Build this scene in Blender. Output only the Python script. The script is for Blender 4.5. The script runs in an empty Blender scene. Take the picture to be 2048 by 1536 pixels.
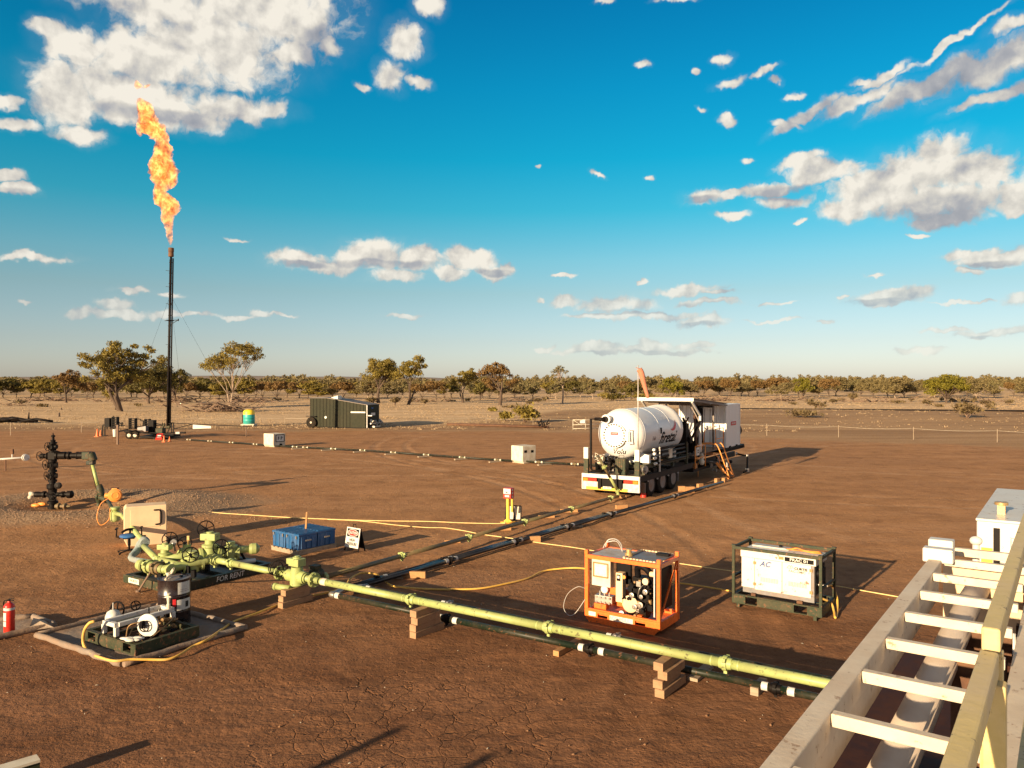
import bpy, bmesh, math, random
import numpy as np
from mathutils import Vector, Matrix
R_ = math.radians
sc = bpy.context.scene
COL = sc.collection
# ---------------------------------------------------------------- camera
H, F, HY = 4.6, 1540.0, 765.0
cam_d = bpy.data.cameras.new('camera'); cam = bpy.data.objects.new('camera', cam_d); COL.objects.link(cam)
cam_d.sensor_width = 36; cam_d.lens = 36*F/2048; cam_d.clip_end = 9000; cam_d.clip_start = 0.05
cam.location = (0, 0, H); cam.rotation_euler = (R_(90)-math.atan(3/F), 0, 0)
sc.camera = cam
# ---------------------------------------------------------------- light
SUN_EL, SUN_HEAD = 13.0, 38.3          # elevation; heading the shadows fall to, right of +Y
sd = bpy.data.lights.new('sun', 'SUN'); sun = bpy.data.objects.new('sun', sd); COL.objects.link(sun)
sd.energy = 5.0; sd.angle = R_(0.5); sd.color = (1.0, 0.76, 0.47)
tos = Vector((-math.sin(R_(SUN_HEAD))*math.cos(R_(SUN_EL)), -math.cos(R_(SUN_HEAD))*math.cos(R_(SUN_EL)), math.sin(R_(SUN_EL))))
sun.rotation_euler = tos.to_track_quat('Z', 'Y').to_euler()
sc.view_settings.view_transform = 'Standard'; sc.view_settings.look = 'None'
sc.view_settings.exposure = 1.2; sc.view_settings.gamma = 1.0
SKY_STRENGTH = 0.075
# ---------------------------------------------------------------- node helper
class NT:
    def __init__(s, tree): s.t = tree; s.n = tree.nodes; s.l = tree.links; s.n.clear()
    def node(s, typ, ins=None, **kw):
        n = s.n.new(typ)
        for k, v in kw.items(): setattr(n, k, v)
        for k, v in (ins or {}).items():
            sk = n.inputs[k]
            if isinstance(v, bpy.types.NodeSocket): s.l.new(v, sk)
            else: sk.default_value = v
        return n
    def math(s, op, a, b=0.0, c=0.0, clamp=False):
        return s.node('ShaderNodeMath', {0: a, 1: b, 2: c}, operation=op, use_clamp=clamp).outputs[0]
    def vm(s, op, a, b=(0, 0, 0), out=0, sc_=None):
        n = s.node('ShaderNodeVectorMath', {0: a, 1: b}, operation=op)
        if sc_ is not None: n.inputs['Scale'].default_value = sc_
        return n.outputs[out]
    def noise(s, vec, scale, detail=4, rough=.55, dist=0.0, out=0, dim='3D'):
        return s.node('ShaderNodeTexNoise', noise_dimensions=dim, ins={'Vector': vec, 'Scale': scale, 'Detail': detail, 'Roughness': rough, 'Distortion': dist}).outputs[out]
    def mix(s, f, a, b, bt='MIX'):
        n = s.node('ShaderNodeMix', data_type='RGBA', blend_type=bt)
        for i, v in ((0, f), (6, a), (7, b)):
            if isinstance(v, bpy.types.NodeSocket): s.l.new(v, n.inputs[i])
            else: n.inputs[i].default_value = v if i == 0 else (tuple(v)+(1,))[:4]
        return n.outputs[2]
    def ramp(s, f, stops, interp='LINEAR'):
        n = s.node('ShaderNodeValToRGB', {0: f}); cr = n.color_ramp; cr.interpolation = interp
        while len(cr.elements) < len(stops): cr.elements.new(.5)
        for e, (p, c) in zip(cr.elements, stops):
            e.position = p; e.color = (tuple(c)+(1,))[:4] if hasattr(c, '__len__') else (c, c, c, 1)
        return n.outputs[0]
    def sstep(s, x, a, b):
        return s.node('ShaderNodeMapRange', {'Value': x, 'From Min': a, 'From Max': b}, interpolation_type='SMOOTHSTEP').outputs[0]
# ---------------------------------------------------------------- world: sky texture with clouds standing in fixed directions
world = bpy.data.worlds.new('World'); sc.world = world; world.use_nodes = True
w = NT(world.node_tree)
sky = w.node('ShaderNodeTexSky', sky_type='NISHITA')
sky.sun_disc = False; sky.sun_elevation = R_(SUN_EL); sky.sun_rotation = R_(180+SUN_HEAD)
sky.air_density = 1.0; sky.dust_density = 0.6; sky.ozone_density = 2.0; sky.altitude = 100
co = w.node('ShaderNodeTexCoord').outputs['Generated']
xyz = w.node('ShaderNodeSeparateXYZ', {0: w.vm('NORMALIZE', co)})
az = w.math('MULTIPLY', w.math('ARCTAN2', xyz.outputs[0], xyz.outputs[1]), F)
el = w.math('MULTIPLY', w.math('ARCSINE', xyz.outputs[2]), F)
p0 = w.node('ShaderNodeCombineXYZ', {0: az, 1: el, 2: 0.0}).outputs[0]
# grade of the clear sky with height: warm pale band at the horizon, deep teal above
hgt = w.math('DIVIDE', el, 800.0, clamp=True)
tint = w.ramp(hgt, [(0.0, (.80, .83, 1.16)), (.10, (.70, .71, .86)), (.22, (.60, .69, .69)), (.30, (.45, .75, .74)), (.42, (.13, .77, .78)), (.54, (.03, .76, .82)), (.70, (.016, .70, .84)), (1.0, (.008, .52, .77))])
skyc = w.mix(1.0, sky.outputs[0], tint, 'MULTIPLY')
wn = w.noise(p0, .012, 4, .6, out=1, dim='2D')
warp = w.vm('SCALE', w.vm('SUBTRACT', wn, (.5, .5, .5)), sc_=44.0)
p1 = w.vm('ADD', p0, warp)
def blobs(lst, base):
    cur = None
    for b in lst:
        x, y, rx, ry = b[:4]; rot = b[4] if len(b) > 4 else 0
        a = math.atan((x-1024)/F); e = math.atan((HY-y)/F*math.cos(a)); ca = math.cos(a)
        # the running minimum is threaded through each blob (its z is scaled away) so the nodes are evaluated one after the other
        loc = (a*F, e*F, 0) if cur is None else w.node('ShaderNodeCombineXYZ', {0: a*F, 1: e*F, 2: cur}).outputs[0]
        mp = w.node('ShaderNodeMapping', {'Vector': base, 'Location': loc, 'Rotation': (0, 0, R_(rot)), 'Scale': (rx*ca*ca, ry*ca, 1e8)}, vector_type='TEXTURE')
        L = w.vm('LENGTH', mp.outputs[0], out=1)
        cur = L if cur is None else w.math('MINIMUM', cur, L)
    return cur
CLOUDS = [(520,10,180,85),(430,90,180,80),(270,125,140,62),(150,95,75,45),(260,180,170,52),(135,190,75,62),(300,225,165,32),(455,215,120,26),(540,223,40,15),
 (160,268,56,22),(615,50,55,58),(665,92,24,20),(350,20,190,48),(35,246,46,14),(18,200,44,12),(38,378,40,12),(15,350,30,12),(85,55,30,22),(590,105,70,26),
 (810,80,42,32,-25),(858,8,32,24),(782,152,32,28,-20),(838,166,28,9,-15),(720,172,16,9),
 (2010,118,170,34,18),(1850,168,130,22,20),(1700,207,100,17,15),(1610,230,72,12,24),(1572,250,28,8,-20),(1910,82,120,6,24),(2025,52,56,14,12),(1765,152,62,9,15),(1722,160,26,7),(2000,192,110,14,12),
 (1860,345,140,52),(1885,305,66,36),(1760,375,125,40),(1715,410,88,30),(1950,352,110,42),(2030,378,60,42),(1650,345,80,28),(1600,325,56,12,10),(1540,378,66,15,6),(1570,402,60,15),(1410,395,48,16),(1465,430,36,9),(1460,392,36,10),
 (1870,400,150,36),(1890,436,84,20),(1835,470,22,4),(2020,412,40,18),
 (1287,130,16,8),(1446,118,22,10),(1458,164,30,10,8),(1527,146,36,7,10),(1455,240,17,10,-40),(1585,187,21,7),(1597,447,14,6),(1395,148,9,7),(1074,333,7,5),(1195,352,20,6,-15),(1305,355,12,6),(1555,160,14,6),(1205,5,20,6),(1355,0,40,7),(1408,210,10,5),(1495,318,14,6),
 (750,513,75,34),(700,520,40,26),(790,550,62,14),(840,520,50,28),(600,518,66,21),(650,532,40,14),(920,520,46,24),(960,525,38,22),(895,545,42,14),(985,545,40,14),(1020,535,13,15),(1120,552,26,5),
 (75,514,80,9),(25,512,30,8),(235,608,32,13),(170,625,34,11),(235,625,60,10),(325,627,36,9),(520,628,28,9),(480,634,46,6),(265,582,40,7),(340,590,30,6),(810,633,46,6),(475,478,26,5),(45,602,12,5),(380,632,60,5),(560,628,30,4),
 (1235,607,78,20),(1130,600,36,13),(1370,580,80,12,3),(1430,584,40,7),(1405,645,52,14),(1190,632,60,6),(1310,632,110,9),(1075,594,9,5),(1278,562,14,5),(1420,605,60,7),
 (1765,590,80,19),(1800,582,56,14),(1780,606,34,9),(1690,588,16,5),(1995,520,80,20),(1950,510,66,11),(1945,543,30,8),(2035,600,34,14),(1930,605,70,4),(1990,662,110,11),(1955,672,30,7),(1900,655,60,5),
 (1200,697,54,8),(1310,691,38,11),(1385,691,42,7),(1090,695,22,6),(1270,703,160,7),(1650,645,20,5),(1835,700,44,8),(1545,605,40,4),(1550,640,60,4),(1750,545,24,4)]
GREYS = [(1900,155,190,34,18),(1640,225,110,18,18),(2010,180,110,40,10),(1880,415,150,26),(1870,440,100,24),(1560,385,70,16),(380,238,200,15),(250,262,90,10),(760,528,110,9),(1000,545,60,8),(1400,400,40,9),
 (1990,530,70,9),(1760,602,80,8),(1240,625,110,6),(1420,608,60,6),(1290,706,150,6),(1380,650,70,6),(2000,672,80,6),(600,530,60,8),(30,385,60,9),(640,95,50,40)]
dl = w.math('SUBTRACT', 1.0, blobs(CLOUDS, p1))
fb = w.noise(p1, .022, 8, .57, .2, dim='2D')
fr = w.noise(p0, .016, 6, .52, .1, dim='2D')
fb2 = w.noise(p0, .0095, 2, .5, dim='2D')
dens = w.math('ADD', w.math('ADD', w.math('MULTIPLY', dl, 1.3), w.math('MULTIPLY', w.math('SUBTRACT', fb, .5), 1.9)), .16)
alpha = w.math('MULTIPLY', w.sstep(dens, -.12, .70), w.sstep(dl, -.60, .10))
soft = w.math('MULTIPLY', w.math('MULTIPLY', w.sstep(dl, -.6, .5), fb), .25)
gl = w.sstep(blobs(GREYS, w.vm('ADD', p0, w.vm('SCALE', warp, sc_=.45))), 1.25, .55)
fbs = w.noise(w.vm('ADD', p0, (-11.0, 15.0, 0.0)), .016, 6, .52, .1, dim='2D')
relief = w.math('MULTIPLY', w.math('SUBTRACT', fr, fbs), 1.5)
lit = w.math('SUBTRACT', w.math('ADD', w.math('ADD', .72, relief), w.math('MULTIPLY', w.sstep(dens, .1, 1.1), .18)), w.math('MULTIPLY', w.math('MULTIPLY', gl, w.sstep(fr, .25, .6)), .55), clamp=True)
cc = w.ramp(lit, [(0.0, (.30, .32, .37)), (.40, (.44, .44, .46)), (.72, (.70, .66, .59)), (1.0, (.93, .87, .76))])
lum = w.math('MULTIPLY', 1.0/SKY_STRENGTH, .435)
ccs = w.vm('SCALE', cc, sc_=1.0); w.l.new(lum, ccs.node.inputs['Scale'])
thin = w.sstep(el, 0.0, 260.0)
amt = w.math('MULTIPLY', w.math('MAXIMUM', alpha, soft), w.math('ADD', .45, w.math('MULTIPLY', thin, .53)))
fin = w.mix(amt, skyc, ccs)
bg = w.node('ShaderNodeBackground', {'Color': fin, 'Strength': SKY_STRENGTH})
# unseen sky overhead and behind: neutral fill light added over the clear sky
vh = w.math('DIVIDE', el, F*R_(90), clamp=True)
ambient_fill = w.mix(.85, sky.outputs[0], w.ramp(vh, [(0.0, (.42/SKY_STRENGTH, .45/SKY_STRENGTH, .49/SKY_STRENGTH)), (.14, (.36/SKY_STRENGTH, .38/SKY_STRENGTH, .41/SKY_STRENGTH)), (.34, (.09/SKY_STRENGTH, .09/SKY_STRENGTH, .095/SKY_STRENGTH)), (1.0, (.035/SKY_STRENGTH, .032/SKY_STRENGTH, .034/SKY_STRENGTH))]))
bg2 = w.node('ShaderNodeBackground', {'Color': ambient_fill, 'Strength': SKY_STRENGTH})
front = w.math('MULTIPLY', w.sstep(w.math('ABSOLUTE', az), F*R_(50), F*R_(42)), w.sstep(el, F*R_(42), F*R_(31)))
ms = w.node('ShaderNodeMixShader', {0: front, 1: bg2.outputs[0], 2: bg.outputs[0]})
w.node('ShaderNodeOutputWorld', {'Surface': ms.outputs[0]})
# ---------------------------------------------------------------- materials
MATS = {}
def newmat(name):
    m = bpy.data.materials.new(name); m.use_nodes = True; return m, NT(m.node_tree)
def paint(name, rgb, rough=.5, metal=0.0, dirt=.25, dcol=(.22,.12,.06), dscale=3.0, var=.15, bump=0.0, bscale=40, spec=.5, wear=0.0, wcol=(.16,.07,.035)):
    """painted / weathered surface: hue variation, dust film, optional chips and rust"""
    m, t = newmat(name)
    c = t.node('ShaderNodeTexCoord').outputs['Object']
    n1 = t.noise(c, dscale, 5, .6); n2 = t.noise(c, dscale*6.3, 4, .6)
    dk = tuple(x*(1-var) for x in rgb); lt = tuple(min(1, x*(1+var*.6)) for x in rgb)
    base = t.mix(t.sstep(n2, .3, .7), dk, lt)
    f = t.math('MULTIPLY', t.sstep(t.math('ADD', n1, t.math('MULTIPLY', n2, .35)), .48, .92), dirt*1.6, clamp=True)
    base = t.mix(f, base, dcol)
    if wear:
        n3 = t.noise(c, dscale*4.1, 7, .7)
        base = t.mix(t.math('MULTIPLY', t.sstep(n3, .60-wear*.1, .66-wear*.1), .9), base, wcol)
    b = t.node('ShaderNodeBsdfPrincipled', {'Base Color': base, 'Metallic': metal, 'Specular IOR Level': spec,
        'Roughness': t.math('ADD', rough, t.math('MULTIPLY', f, .35), clamp=True)})
    if bump:
        bp = t.node('ShaderNodeBump', {'Height': t.noise(c, bscale, 5, .6), 'Distance': bump, 'Strength': 1.0})
        t.l.new(bp.outputs[0], b.inputs['Normal'])
    t.node('ShaderNodeOutputMaterial', {'Surface': b.outputs[0]})
    MATS[name] = m; return m
def wood(name, rgb):
    m, t = newmat(name)
    c = t.node('ShaderNodeTexCoord').outputs['Object']
    st = t.node('ShaderNodeMapping', {'Vector': c, 'Scale': (3, 30, 60)}).outputs[0]
    n = t.noise(st, 1.0, 5, .6); n2 = t.noise(c, 6, 4, .6)
    base = t.mix(n, tuple(x*.55 for x in rgb), tuple(min(1, x*1.35) for x in rgb))
    base = t.mix(t.math('MULTIPLY', t.sstep(n2, .5, .75), .6), base, (.17, .10, .06))
    b = t.node('ShaderNodeBsdfPrincipled', {'Base Color': base, 'Roughness': .85, 'Specular IOR Level': .2})
    bp = t.node('ShaderNodeBump', {'Height': n, 'Distance': .01, 'Strength': .6}); t.l.new(bp.outputs[0], b.inputs['Normal'])
    t.node('ShaderNodeOutputMaterial', {'Surface': b.outputs[0]}); MATS[name] = m; return m
def leafmat(name, c1, c2, c3):
    m, t = newmat(name)
    c = t.node('ShaderNodeTexCoord').outputs['Object']
    n = t.noise(c, .55, 3, .6); n2 = t.noise(c, 9.0, 2, .5)
    base = t.mix(t.sstep(n, .35, .65), c1, c2); base = t.mix(t.math('MULTIPLY', t.sstep(n2, .5, .8), .7), base, c3)
    b = t.node('ShaderNodeBsdfPrincipled', {'Base Color': base, 'Roughness': .6, 'Specular IOR Level': .25})
    tr = t.node('ShaderNodeBsdfTranslucent', {'Color': base})
    mx = t.node('ShaderNodeMixShader', {0: .22, 1: b.outputs[0], 2: tr.outputs[0]})
    t.node('ShaderNodeOutputMaterial', {'Surface': mx.outputs[0]}); MATS[name] = m; return m
paint('lime', (.33,.39,.135), .45, dirt=.26, dcol=(.20,.16,.07), dscale=2.2, var=.12, wear=.15, wcol=(.10,.08,.04))
paint('olive', (.11,.095,.04), .5, dirt=.35, wear=.4)
paint('blackpipe', (.006,.008,.012), .28, dirt=.06, dcol=(.10,.07,.05))
paint('darkgreen', (.007,.015,.008), .42, dirt=.22, dcol=(.09,.055,.035), wear=.2, spec=.3)
paint('framegreen', (.022,.034,.016), .55, dirt=.25, dcol=(.12,.08,.045), wear=.4, spec=.3)
paint('black', (.005,.004,.004), .5, dirt=.12, dcol=(.05,.03,.02), spec=.12)
paint('rubber', (.018,.016,.015), .8, dirt=.5, dcol=(.14,.09,.06), dscale=5, spec=.12)
paint('steel', (.42,.40,.37), .38, metal=.8, dirt=.3, dscale=6)
paint('galv', (.50,.49,.47), .5, metal=.35, dirt=.3, dscale=5)
paint('white', (.58,.56,.52), .4, dirt=.10, dcol=(.45,.33,.20), dscale=1.6, var=.04, wear=.05)
paint('tankwhite', (.66,.65,.63), .3, dirt=.07, dcol=(.50,.40,.28), dscale=.9, var=.02)
paint('dirtywhite', (.62,.53,.41), .55, dirt=.32, dcol=(.40,.30,.22), dscale=3.0, var=.08, wear=.10, wcol=(.30,.20,.13), bump=.002)
paint('pipecream', (.66,.56,.46), .5, dirt=.25, dcol=(.42,.28,.18), dscale=2.5, var=.05, bump=.001)
paint('cream', (.72,.52,.32), .6, dirt=.22, dcol=(.40,.26,.15), dscale=2, var=.05)
paint('offwhite', (.62,.57,.46), .65, dirt=.4, dcol=(.36,.26,.16), dscale=2.5, var=.08)
paint('yellow', (.60,.46,.17), .5, dirt=.40, dcol=(.52,.42,.30), dscale=4, var=.10, wear=.04, wcol=(.18,.13,.06), bump=.001)
paint('safety_yellow', (.80,.42,.03), .5, dirt=.15)
paint('orange', (.85,.15,.015), .4, dirt=.12, dcol=(.35,.12,.04), wear=.12)
paint('actuator', (.85,.30,.05), .45, dirt=.15)
paint('rust', (.085,.035,.018), .8, dirt=.3)
paint('redbrown', (.035,.012,.008), .6, dirt=.3, dcol=(.10,.04,.02), dscale=2, spec=.12)
paint('blue', (.004,.085,.24), .45, dirt=.12, dcol=(.20,.15,.10), dscale=4)
paint('seatblue', (.01,.10,.30), .8, dirt=.2)
paint('red', (.55,.02,.012), .35, dirt=.1)
paint('lightred', (.60,.02,.01), .25, dirt=.08)
paint('lightamber', (.80,.20,.01), .25, dirt=.08)
paint('teal', (.01,.33,.30), .45, dirt=.12)
paint('topyellow', (.85,.60,.02), .45, dirt=.08)
paint('hose', (.72,.42,.07), .5, dirt=.3, dcol=(.40,.26,.12), dscale=2.5)
paint('rope', (.80,.58,.24), .7, dirt=.3, dcol=(.40,.26,.14))
paint('mat', (.22,.18,.15), .9, dirt=.5, dcol=(.24,.14,.08), dscale=1.6, var=.15, bump=.02, bscale=7)
paint('matwhite', (.55,.47,.36), .9, dirt=.5, dcol=(.28,.17,.10), dscale=2, bump=.01, bscale=20)
paint('drum', (.014,.008,.009), .25, dirt=.12, dcol=(.12,.08,.06))
paint('label', (.56,.55,.51), .5, dirt=.1, dcol=(.5,.42,.3))
paint('ink', (.006,.005,.006), .6, dirt=0, spec=.12)
paint('inkblue', (.02,.05,.20), .6, dirt=0)
paint('inkred', (.50,.015,.02), .5, dirt=0)
paint('inkgrey', (.25,.19,.17), .6, dirt=0)
paint('inkorange', (.65,.30,.16), .6, dirt=0)
paint('plate', (.20,.20,.21), .45, metal=.4, dirt=.3, dscale=4)
paint('chequer', (.10,.09,.08), .55, metal=.3, dirt=.4)
paint('bronze', (.35,.22,.10), .45, metal=.6, dirt=.4, dscale=9)
paint('shedgreen', (.022,.024,.013), .6, dirt=.15, dcol=(.08,.06,.04), dscale=.8, spec=.12)
paint('roofgrey', (.14,.12,.105), .5, metal=.3, dirt=.25)
paint('tyre', (.010,.009,.008), .85, dirt=.3, dcol=(.08,.055,.035), dscale=6, spec=.12)
paint('rimgrey', (.16,.15,.145), .6, metal=.2, dirt=.5)
paint('cloth', (.24,.32,.32), .9, dirt=.3, bump=.02, bscale=18)
paint('sock', (.48,.17,.10), .85, dirt=.15)
paint('brasscap', (.55,.36,.15), .4, metal=.6, dirt=.2)
paint('cone', (.80,.16,.03), .5, dirt=.15)
paint('gravelrock', (.30,.19,.12), .9, dirt=.4)
paint('branch', (.20,.13,.09), .9, dirt=.3, dcol=(.10,.06,.04), dscale=1)
paint('paletrunk', (.30,.23,.17), .8, dirt=.5, dcol=(.22,.14,.09), dscale=.8)
paint('darktrunk', (.07,.045,.03), .9, dirt=.25, dcol=(.16,.11,.08), dscale=.8)
paint('tawny', (.50,.36,.20), .9, dirt=.3)
paint('clod', (.20,.105,.055), .95, dirt=.3)
wood('timber', (.33,.20,.115)); wood('newtimber', (.42,.22,.095)); wood('paletimber', (.32,.25,.18))
leafmat('leaf_olive', (.155,.115,.022), (.235,.18,.035), (.31,.23,.065))
leafmat('leaf_grey', (.15,.125,.05), (.20,.165,.07), (.28,.21,.10))
leafmat('leaf_brown', (.15,.085,.03), (.20,.12,.04), (.26,.16,.06))
leafmat('leaf_green', (.11,.10,.012), (.20,.17,.02), (.27,.22,.035))
leafmat('leaf_dark', (.085,.07,.018), (.13,.105,.024), (.19,.145,.04))
leafmat('leaf_far', (.145,.11,.045), (.20,.155,.065), (.25,.195,.10))
leafmat('grass', (.36,.25,.14), (.42,.30,.18), (.48,.36,.22))
leafmat('scrub', (.13,.09,.045), (.18,.13,.055), (.10,.06,.035))
# ---------------------------------------------------------------- geometry helpers
def P(px, py, z=0.0):
    """point at height z that stands at this place of the site plan"""
    Y = (H-z)*F/(py-HY); return Vector(((px-1024)/F*Y, Y, z))
def Q(px, py, Y): return Vector(((px-1024)/F*Y, Y, H-(py-HY)/F*Y))
Z = Vector((0, 0, 1))
def frame_of(d, up=Z):
    d = Vector(d).normalized()
    if abs(d.dot(up)) > .98: up = Vector((1, 0, 0))
    a = up.cross(d).normalized(); b = d.cross(a)
    return a, b, d
class MB:
    def __init__(s, M=None): s.v = []; s.f = []; s.mi = []; s.sm = []; s.cur = 0; s.M = M
    def add(s, vs, fs, smooth=False):
        o = len(s.v)
        for p in vs: s.v.append((s.M @ Vector(p)) if s.M else Vector(p))
        for f in fs: s.f.append([i+o for i in f]); s.mi.append(s.cur); s.sm.append(smooth)
        return s
    def mat(s, i): s.cur = i; return s
    def box(s, c, size, rz=0.0, R=None):
        R = R or Matrix.Rotation(rz, 3, 'Z'); c = Vector(c); h = Vector(size)*.5
        vs = [c+R@Vector((x*h.x, y*h.y, z*h.z)) for x in (-1,1) for y in (-1,1) for z in (-1,1)]
        return s.add(vs, [(0,1,3,2),(4,6,7,5),(0,4,5,1),(2,3,7,6),(0,2,6,4),(1,5,7,3)])
    def bb(s, x0, x1, y0, y1, z0, z1): return s.box(((x0+x1)/2,(y0+y1)/2,(z0+z1)/2), (abs(x1-x0),abs(y1-y0),abs(z1-z0)))
    def bar(s, p, q, w_, h_=None, up=Z):
        p = Vector(p); q = Vector(q); h_ = h_ or w_; a, b, d = frame_of(q-p, up)
        vs = [c+a*(x*w_/2)+b*(y*h_/2) for c in (p, q) for x, y in ((-1,-1),(1,-1),(1,1),(-1,1))]
        return s.add(vs, [(3,2,1,0),(4,5,6,7),(0,1,5,4),(1,2,6,5),(2,3,7,6),(3,0,4,7)])
    def tube(s, pts, r, seg=10, closed=False, caps=True):
        pts = [Vector(p) for p in pts]; n = len(pts)
        rs = r if hasattr(r, '__len__') else [r]*n
        a, b, d = frame_of(pts[1]-pts[0]); vs = []
        for i, p in enumerate(pts):
            if closed: t = pts[(i+1) % n]-pts[i-1]
            else: t = pts[min(i+1, n-1)]-pts[max(i-1, 0)]
            t = t.normalized() if t.length > 1e-9 else d
            a = (a-t*a.dot(t)).normalized(); b = t.cross(a); d = t
            for k in range(seg):
                an = 2*math.pi*k/seg; vs.append(p+a*(math.cos(an)*rs[i])+b*(math.sin(an)*rs[i]))
        fs = []
        for i in range(n if closed else n-1):
            j = (i+1) % n
            for k in range(seg): k2 = (k+1) % seg; fs.append((i*seg+k, i*seg+k2, j*seg+k2, j*seg+k))
        s.add(vs, fs, True)
        if caps and not closed:
            o = len(s.v)-n*seg
            s.f.append([o+k for k in range(seg)][::-1]); s.mi.append(s.cur); s.sm.append(False)
            s.f.append([o+(n-1)*seg+k for k in range(seg)]); s.mi.append(s.cur); s.sm.append(False)
        return s
    def cyl(s, p, q, r, r2=None, seg=16): 
        p = Vector(p); q = Vector(q); return s.lathe(p, q-p, [(0, r), ((q-p).length, r if r2 is None else r2)], seg)
    def lathe(s, p, ax, prof, seg=20, smooth=True):
        """profile of (distance along axis, radius) pairs; each band has its own verts so steps stay crisp"""
        a, b, d = frame_of(ax); p = Vector(p)
        def ring(t, r): return [p+d*t+a*(math.cos(2*math.pi*k/seg)*r)+b*(math.sin(2*math.pi*k/seg)*r) for k in range(seg)]
        for (t0, r0), (t1, r1) in zip(prof[:-1], prof[1:]):
            fs = [(k, (k+1) % seg, seg+(k+1) % seg, seg+k) for k in range(seg)]
            s.add(ring(t0, r0)+ring(t1, r1), fs, smooth and abs(t1-t0) > 1e-6)
        t, r = prof[0]
        if r > 1e-5: s.add(ring(t, r), [list(range(seg))[::-1]])
        t, r = prof[-1]
        if r > 1e-5: s.add(ring(t, r), [list(range(seg))])
        return s
    def smoothlathe(s, p, ax, prof, seg=32):
        a, b, d = frame_of(ax); p = Vector(p); vs = []
        for t, r in prof: vs += [p+d*t+a*(math.cos(2*math.pi*k/seg)*r)+b*(math.sin(2*math.pi*k/seg)*r) for k in range(seg)]
        fs = [(i*seg+k, i*seg+(k+1) % seg, (i+1)*seg+(k+1) % seg, (i+1)*seg+k) for i in range(len(prof)-1) for k in range(seg)]
        return s.add(vs, fs, True)
    def torus(s, c, ax, R, r, seg=24, rs=6):
        a, b, d = frame_of(ax); c = Vector(c)
        return s.tube([c+a*(math.cos(2*math.pi*k/seg)*R)+b*(math.sin(2*math.pi*k/seg)*R) for k in range(seg)], r, rs, closed=True)
    def wheel(s, c, ax, R, r=.012, spokes=5):
        a, b, d = frame_of(ax); c = Vector(c); s.torus(c, ax, R, r, 28, 6)
        s.cyl(c-d*.025, c+d*.025, R*.2, seg=10)
        for k in range(spokes):
            an = 2*math.pi*k/spokes+.3; s.tube([c, c+(a*math.cos(an)+b*math.sin(an))*R], r*.8, 5)
        return s
    def prism(s, poly, z0, z1):
        n = len(poly); vs = [(x, y, z0) for x, y in poly]+[(x, y, z1) for x, y in poly]
        return s.add(vs, [list(range(n))[::-1], list(range(n, 2*n))]+[(i, (i+1) % n, n+(i+1) % n, n+i) for i in range(n)])
    def prism_y(s, poly, y0, y1):
        """polygon in the x-z plane pushed along y"""
        n = len(poly); vs = [(x, y0, z) for x, z in poly]+[(x, y1, z) for x, z in poly]
        return s.add(vs, [list(range(n)), list(range(n, 2*n))[::-1]]+[(i, n+i, n+(i+1) % n, (i+1) % n) for i in range(n)])
    def sphere(s, c, r, seg=12, sz=None):
        c = Vector(c); sz = Vector(sz or (1, 1, 1)); vs = []; fs = []; rg = seg//2
        for i in range(rg+1):
            th = math.pi*i/rg
            for k in range(seg):
                ph = 2*math.pi*k/seg; vs.append(c+Vector((sz.x*r*math.sin(th)*math.cos(ph), sz.y*r*math.sin(th)*math.sin(ph), sz.z*r*math.cos(th))))
        for i in range(rg):
            for k in range(seg): fs.append((i*seg+k, (i+1)*seg+k, (i+1)*seg+(k+1) % seg, i*seg+(k+1) % seg))
        return s.add(vs, fs, True)
    def build(s, name, mat, parent=None, origin=None, world=False, bevel=0.0):
        me = bpy.data.meshes.new(name)
        inv = None
        if world and parent is not None:
            Mw = Matrix.Identity(4); o = parent; ch = []
            while o is not None: ch.append(o); o = o.parent
            for o in reversed(ch): Mw = Mw @ (Matrix.Translation(o.location) @ o.rotation_euler.to_matrix().to_4x4())
            inv = Mw.inverted()
        vs = s.v
        if inv: vs = [inv @ v for v in vs]
        if origin is not None: vs = [v-Vector(origin) for v in vs]
        me.from_pydata([tuple(v) for v in vs], [], s.f); 
        mats = mat if isinstance(mat, (list, tuple)) else [mat]
        for m in mats: me.materials.append(MATS[m] if isinstance(m, str) else m)
        me.polygons.foreach_set('use_smooth', s.sm); me.polygons.foreach_set('material_index', s.mi)
        me.update(); o = bpy.data.objects.new(name, me); COL.objects.link(o)
        if parent is not None: o.parent = parent
        if origin is not None: o.location = Vector(origin)
        if bevel:
            b = o.modifiers.new('bevel', 'BEVEL'); b.width = bevel; b.segments = 2; b.limit_method = 'ANGLE'; b.angle_limit = R_(40)
        return o
def tag(o, label=None, cat=None, group=None, kind=None):
    if label: o['label'] = label
    if cat: o['category'] = cat
    if group: o['group'] = group
    if kind: o['kind'] = kind
    return o
def thing(name, label, cat, loc=(0,0,0), rz=0.0, group=None):
    o = bpy.data.objects.new(name, None); COL.objects.link(o); o.location = Vector(loc); o.rotation_euler = (0, 0, rz)
    o.empty_display_size = .2
    return tag(o, label, cat, group)
def copy_tree(o, parent=None):
    c = o.copy(); COL.objects.link(c); c.parent = parent
    for ch in o.children: copy_tree(ch, c)
    return c
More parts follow.
